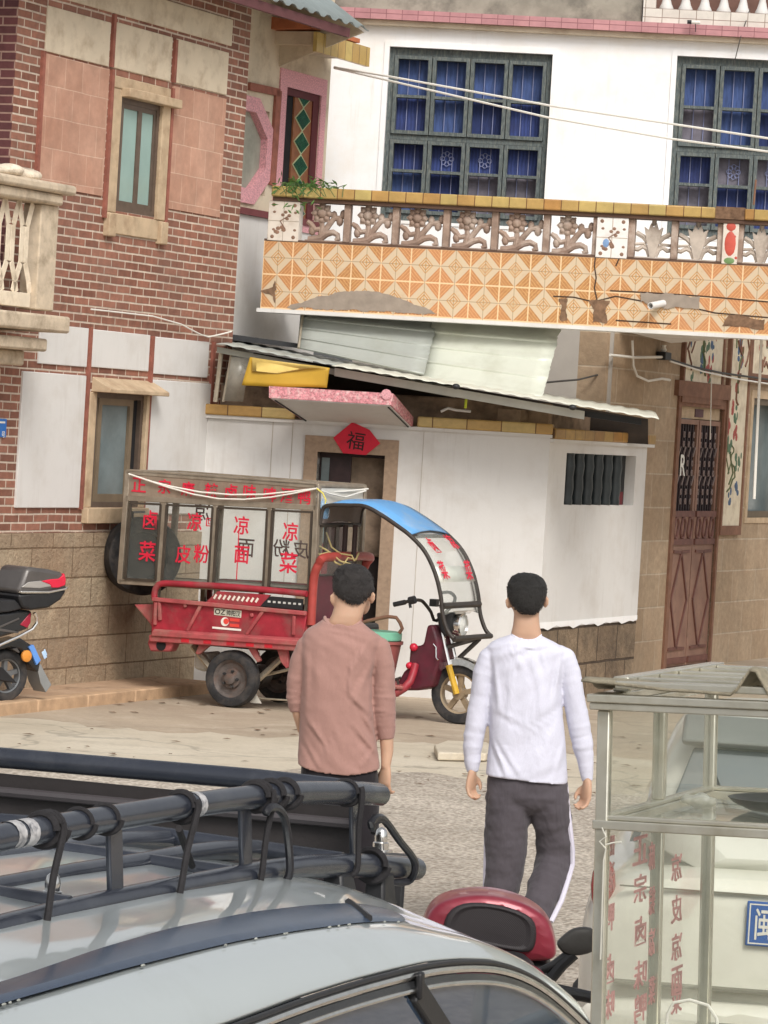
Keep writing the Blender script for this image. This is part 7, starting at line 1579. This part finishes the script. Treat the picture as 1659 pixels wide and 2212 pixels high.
# elastic cords wound round the rack
m_cord = mat('black_elastic', A(36, 34, 36), .8, var=.25, vs=60, bump=.5, bs=260, bd=.002)
def loopc(mb, x, P=up_, r=rt + .0005, n=1, tilt=0.0, th=.0045):
    c = CS.hit(x, 1740, 2, nk); u = c.x; v = interp(P, u); k = int(20 * n); dv = (interp(P, u + .02) - interp(P, u - .02)) / .04
    mb.tube([(u + .012 * n * i / k + tilt * cos(2 * pi * i / 20), v + dv * (.012 * n * i / k + tilt * cos(2 * pi * i / 20)) + r * sin(2 * pi * i / 20), nk + r * cos(2 * pi * i / 20)) for i in range(k + 1)], th, 8, flat=1.35); return u
def strand(mb, xa, xb, ya=None):
    a = CS.hit(xa, 1790, 2, nk).x; b = CS.hit(xb, 1940, 2, nk).x; va, vb = interp(up_, a), interp(lw_, b)
    mb.tube(spl([(a, va + rt * .6, nk + rt + .006), (a, va - rt * .2, nk + rt + .009), (a + (b - a) * .5, (va + vb) / 2, nk + rt + .005), (b, vb + rt * .3, nk + rt + .007), (b - .004, vb - rt * .6, nk + rt + .003), (b - .012, vb - rt - .004, nk + .004), (b - .02, vb - rt - .002, nk - .02)], 3), .0058, 8)
def hook(par, px):
    n = len(px); pts = [CS.hit(x, y, 2, nk + rt + .014 - (.03 * max(0, i - n + 3) / 2 if i > n - 4 else 0)) for i, (x, y) in enumerate(px)]
    pts = spl(pts, 3); n = len(pts)
    return obj('hook', MB().tube(pts, [.005] + [.0075] * (n - 3) + [.007, .005], 8), mat('black_hook', A(34, 34, 38), .3, var=.15), par)
def cordthing(label, build, hooks=()):
    r = root('elastic_cord', label, 'elastic cord', CS.M, 'elastic cords wound round the roof rack'); mb = MB(); build(mb); obj('cord', mb, m_cord, r, each=True)
    for h in hooks: hook(r, h)
    return r
def c1(m):
    for x in (92, 100, 108): loopc(m, x, th=.007, tilt=.004)
    strand(m, 98, 68); loopc(m, 170, tilt=.006); loopc(m, 226, tilt=.006)
cordthing('black elastic cord knotted at the left end of the rack rail', c1)
def c2(m): loopc(m, 390, tilt=.005, th=.007); strand(m, 388, 355); m.tube([CS.hit(386, 1790, 2, nk + .02), CS.hit(415, 1870, 2, nk - .06)], .006, 8)
cordthing('black elastic cord looped once round the middle of the rack rail', c2)
hk = CS.hit(612, 1830, 2, nk); 
def c3_(m):
    for x in (548, 556, 582, 612): loopc(m, x, tilt=.006, th=.007)
    strand(m, 552, 530)
cordthing('black elastic cord wound several times with a hook near the middle upright', c3_, [[(573, 1760), (577, 1750), (586, 1744), (601, 1747), (616, 1772), (625, 1843), (624, 1892), (601, 1916), (570, 1929)]])
hk2 = CS.hit(858, 1838, 2, nk)
def c4_(m): loopc(m, 744, tilt=.006); strand(m, 745, 738); loopc(m, 808, lw_, rt + .006, 1, .004, .007); m.tube([CS.hit(806, 1800, 2, nk), CS.hit(814, 1776, 2, nk), CS.hit(826, 1772, 2, nk), CS.hit(834, 1782, 2, nk)], .005, 6)
cordthing('black elastic cord hooked over the right end of the rack', c4_, [[(806, 1790), (802, 1778), (813, 1766), (831, 1772), (862, 1815), (893, 1855), (896, 1883), (881, 1904), (847, 1906)]])
# bin standing beyond the car
bz_ = PZ(836, 2500, 0); bY = 10.2; bx0 = PY(838, 1930, bY); hb = PY(838, 1885, bY).z
WB = root('waste_bin', 'black and teal waste bin standing just beyond the roof rack', 'bin', T(bx0.x, bY, 0))
obj('body', MB().loft([[(-.045, -.05, .01), (.035, -.05, .01), (.035, .2, .01), (-.045, .2, .01)], [(-.06, -.07, hb), (.045, -.07, hb), (.045, .22, hb), (-.06, .22, hb)]]), m_black, WB, bevel=.01)
obj('side_panel', MB().box(.012, .044, .3, hb - .08, -.075, -.0615), mat('teal_plastic', A(40, 130, 150), .35, var=.1), WB)
obj('lid', MB().box(-.07, .055, -.08, .23, hb + .001, hb + .03), m_black, WB, bevel=.008)
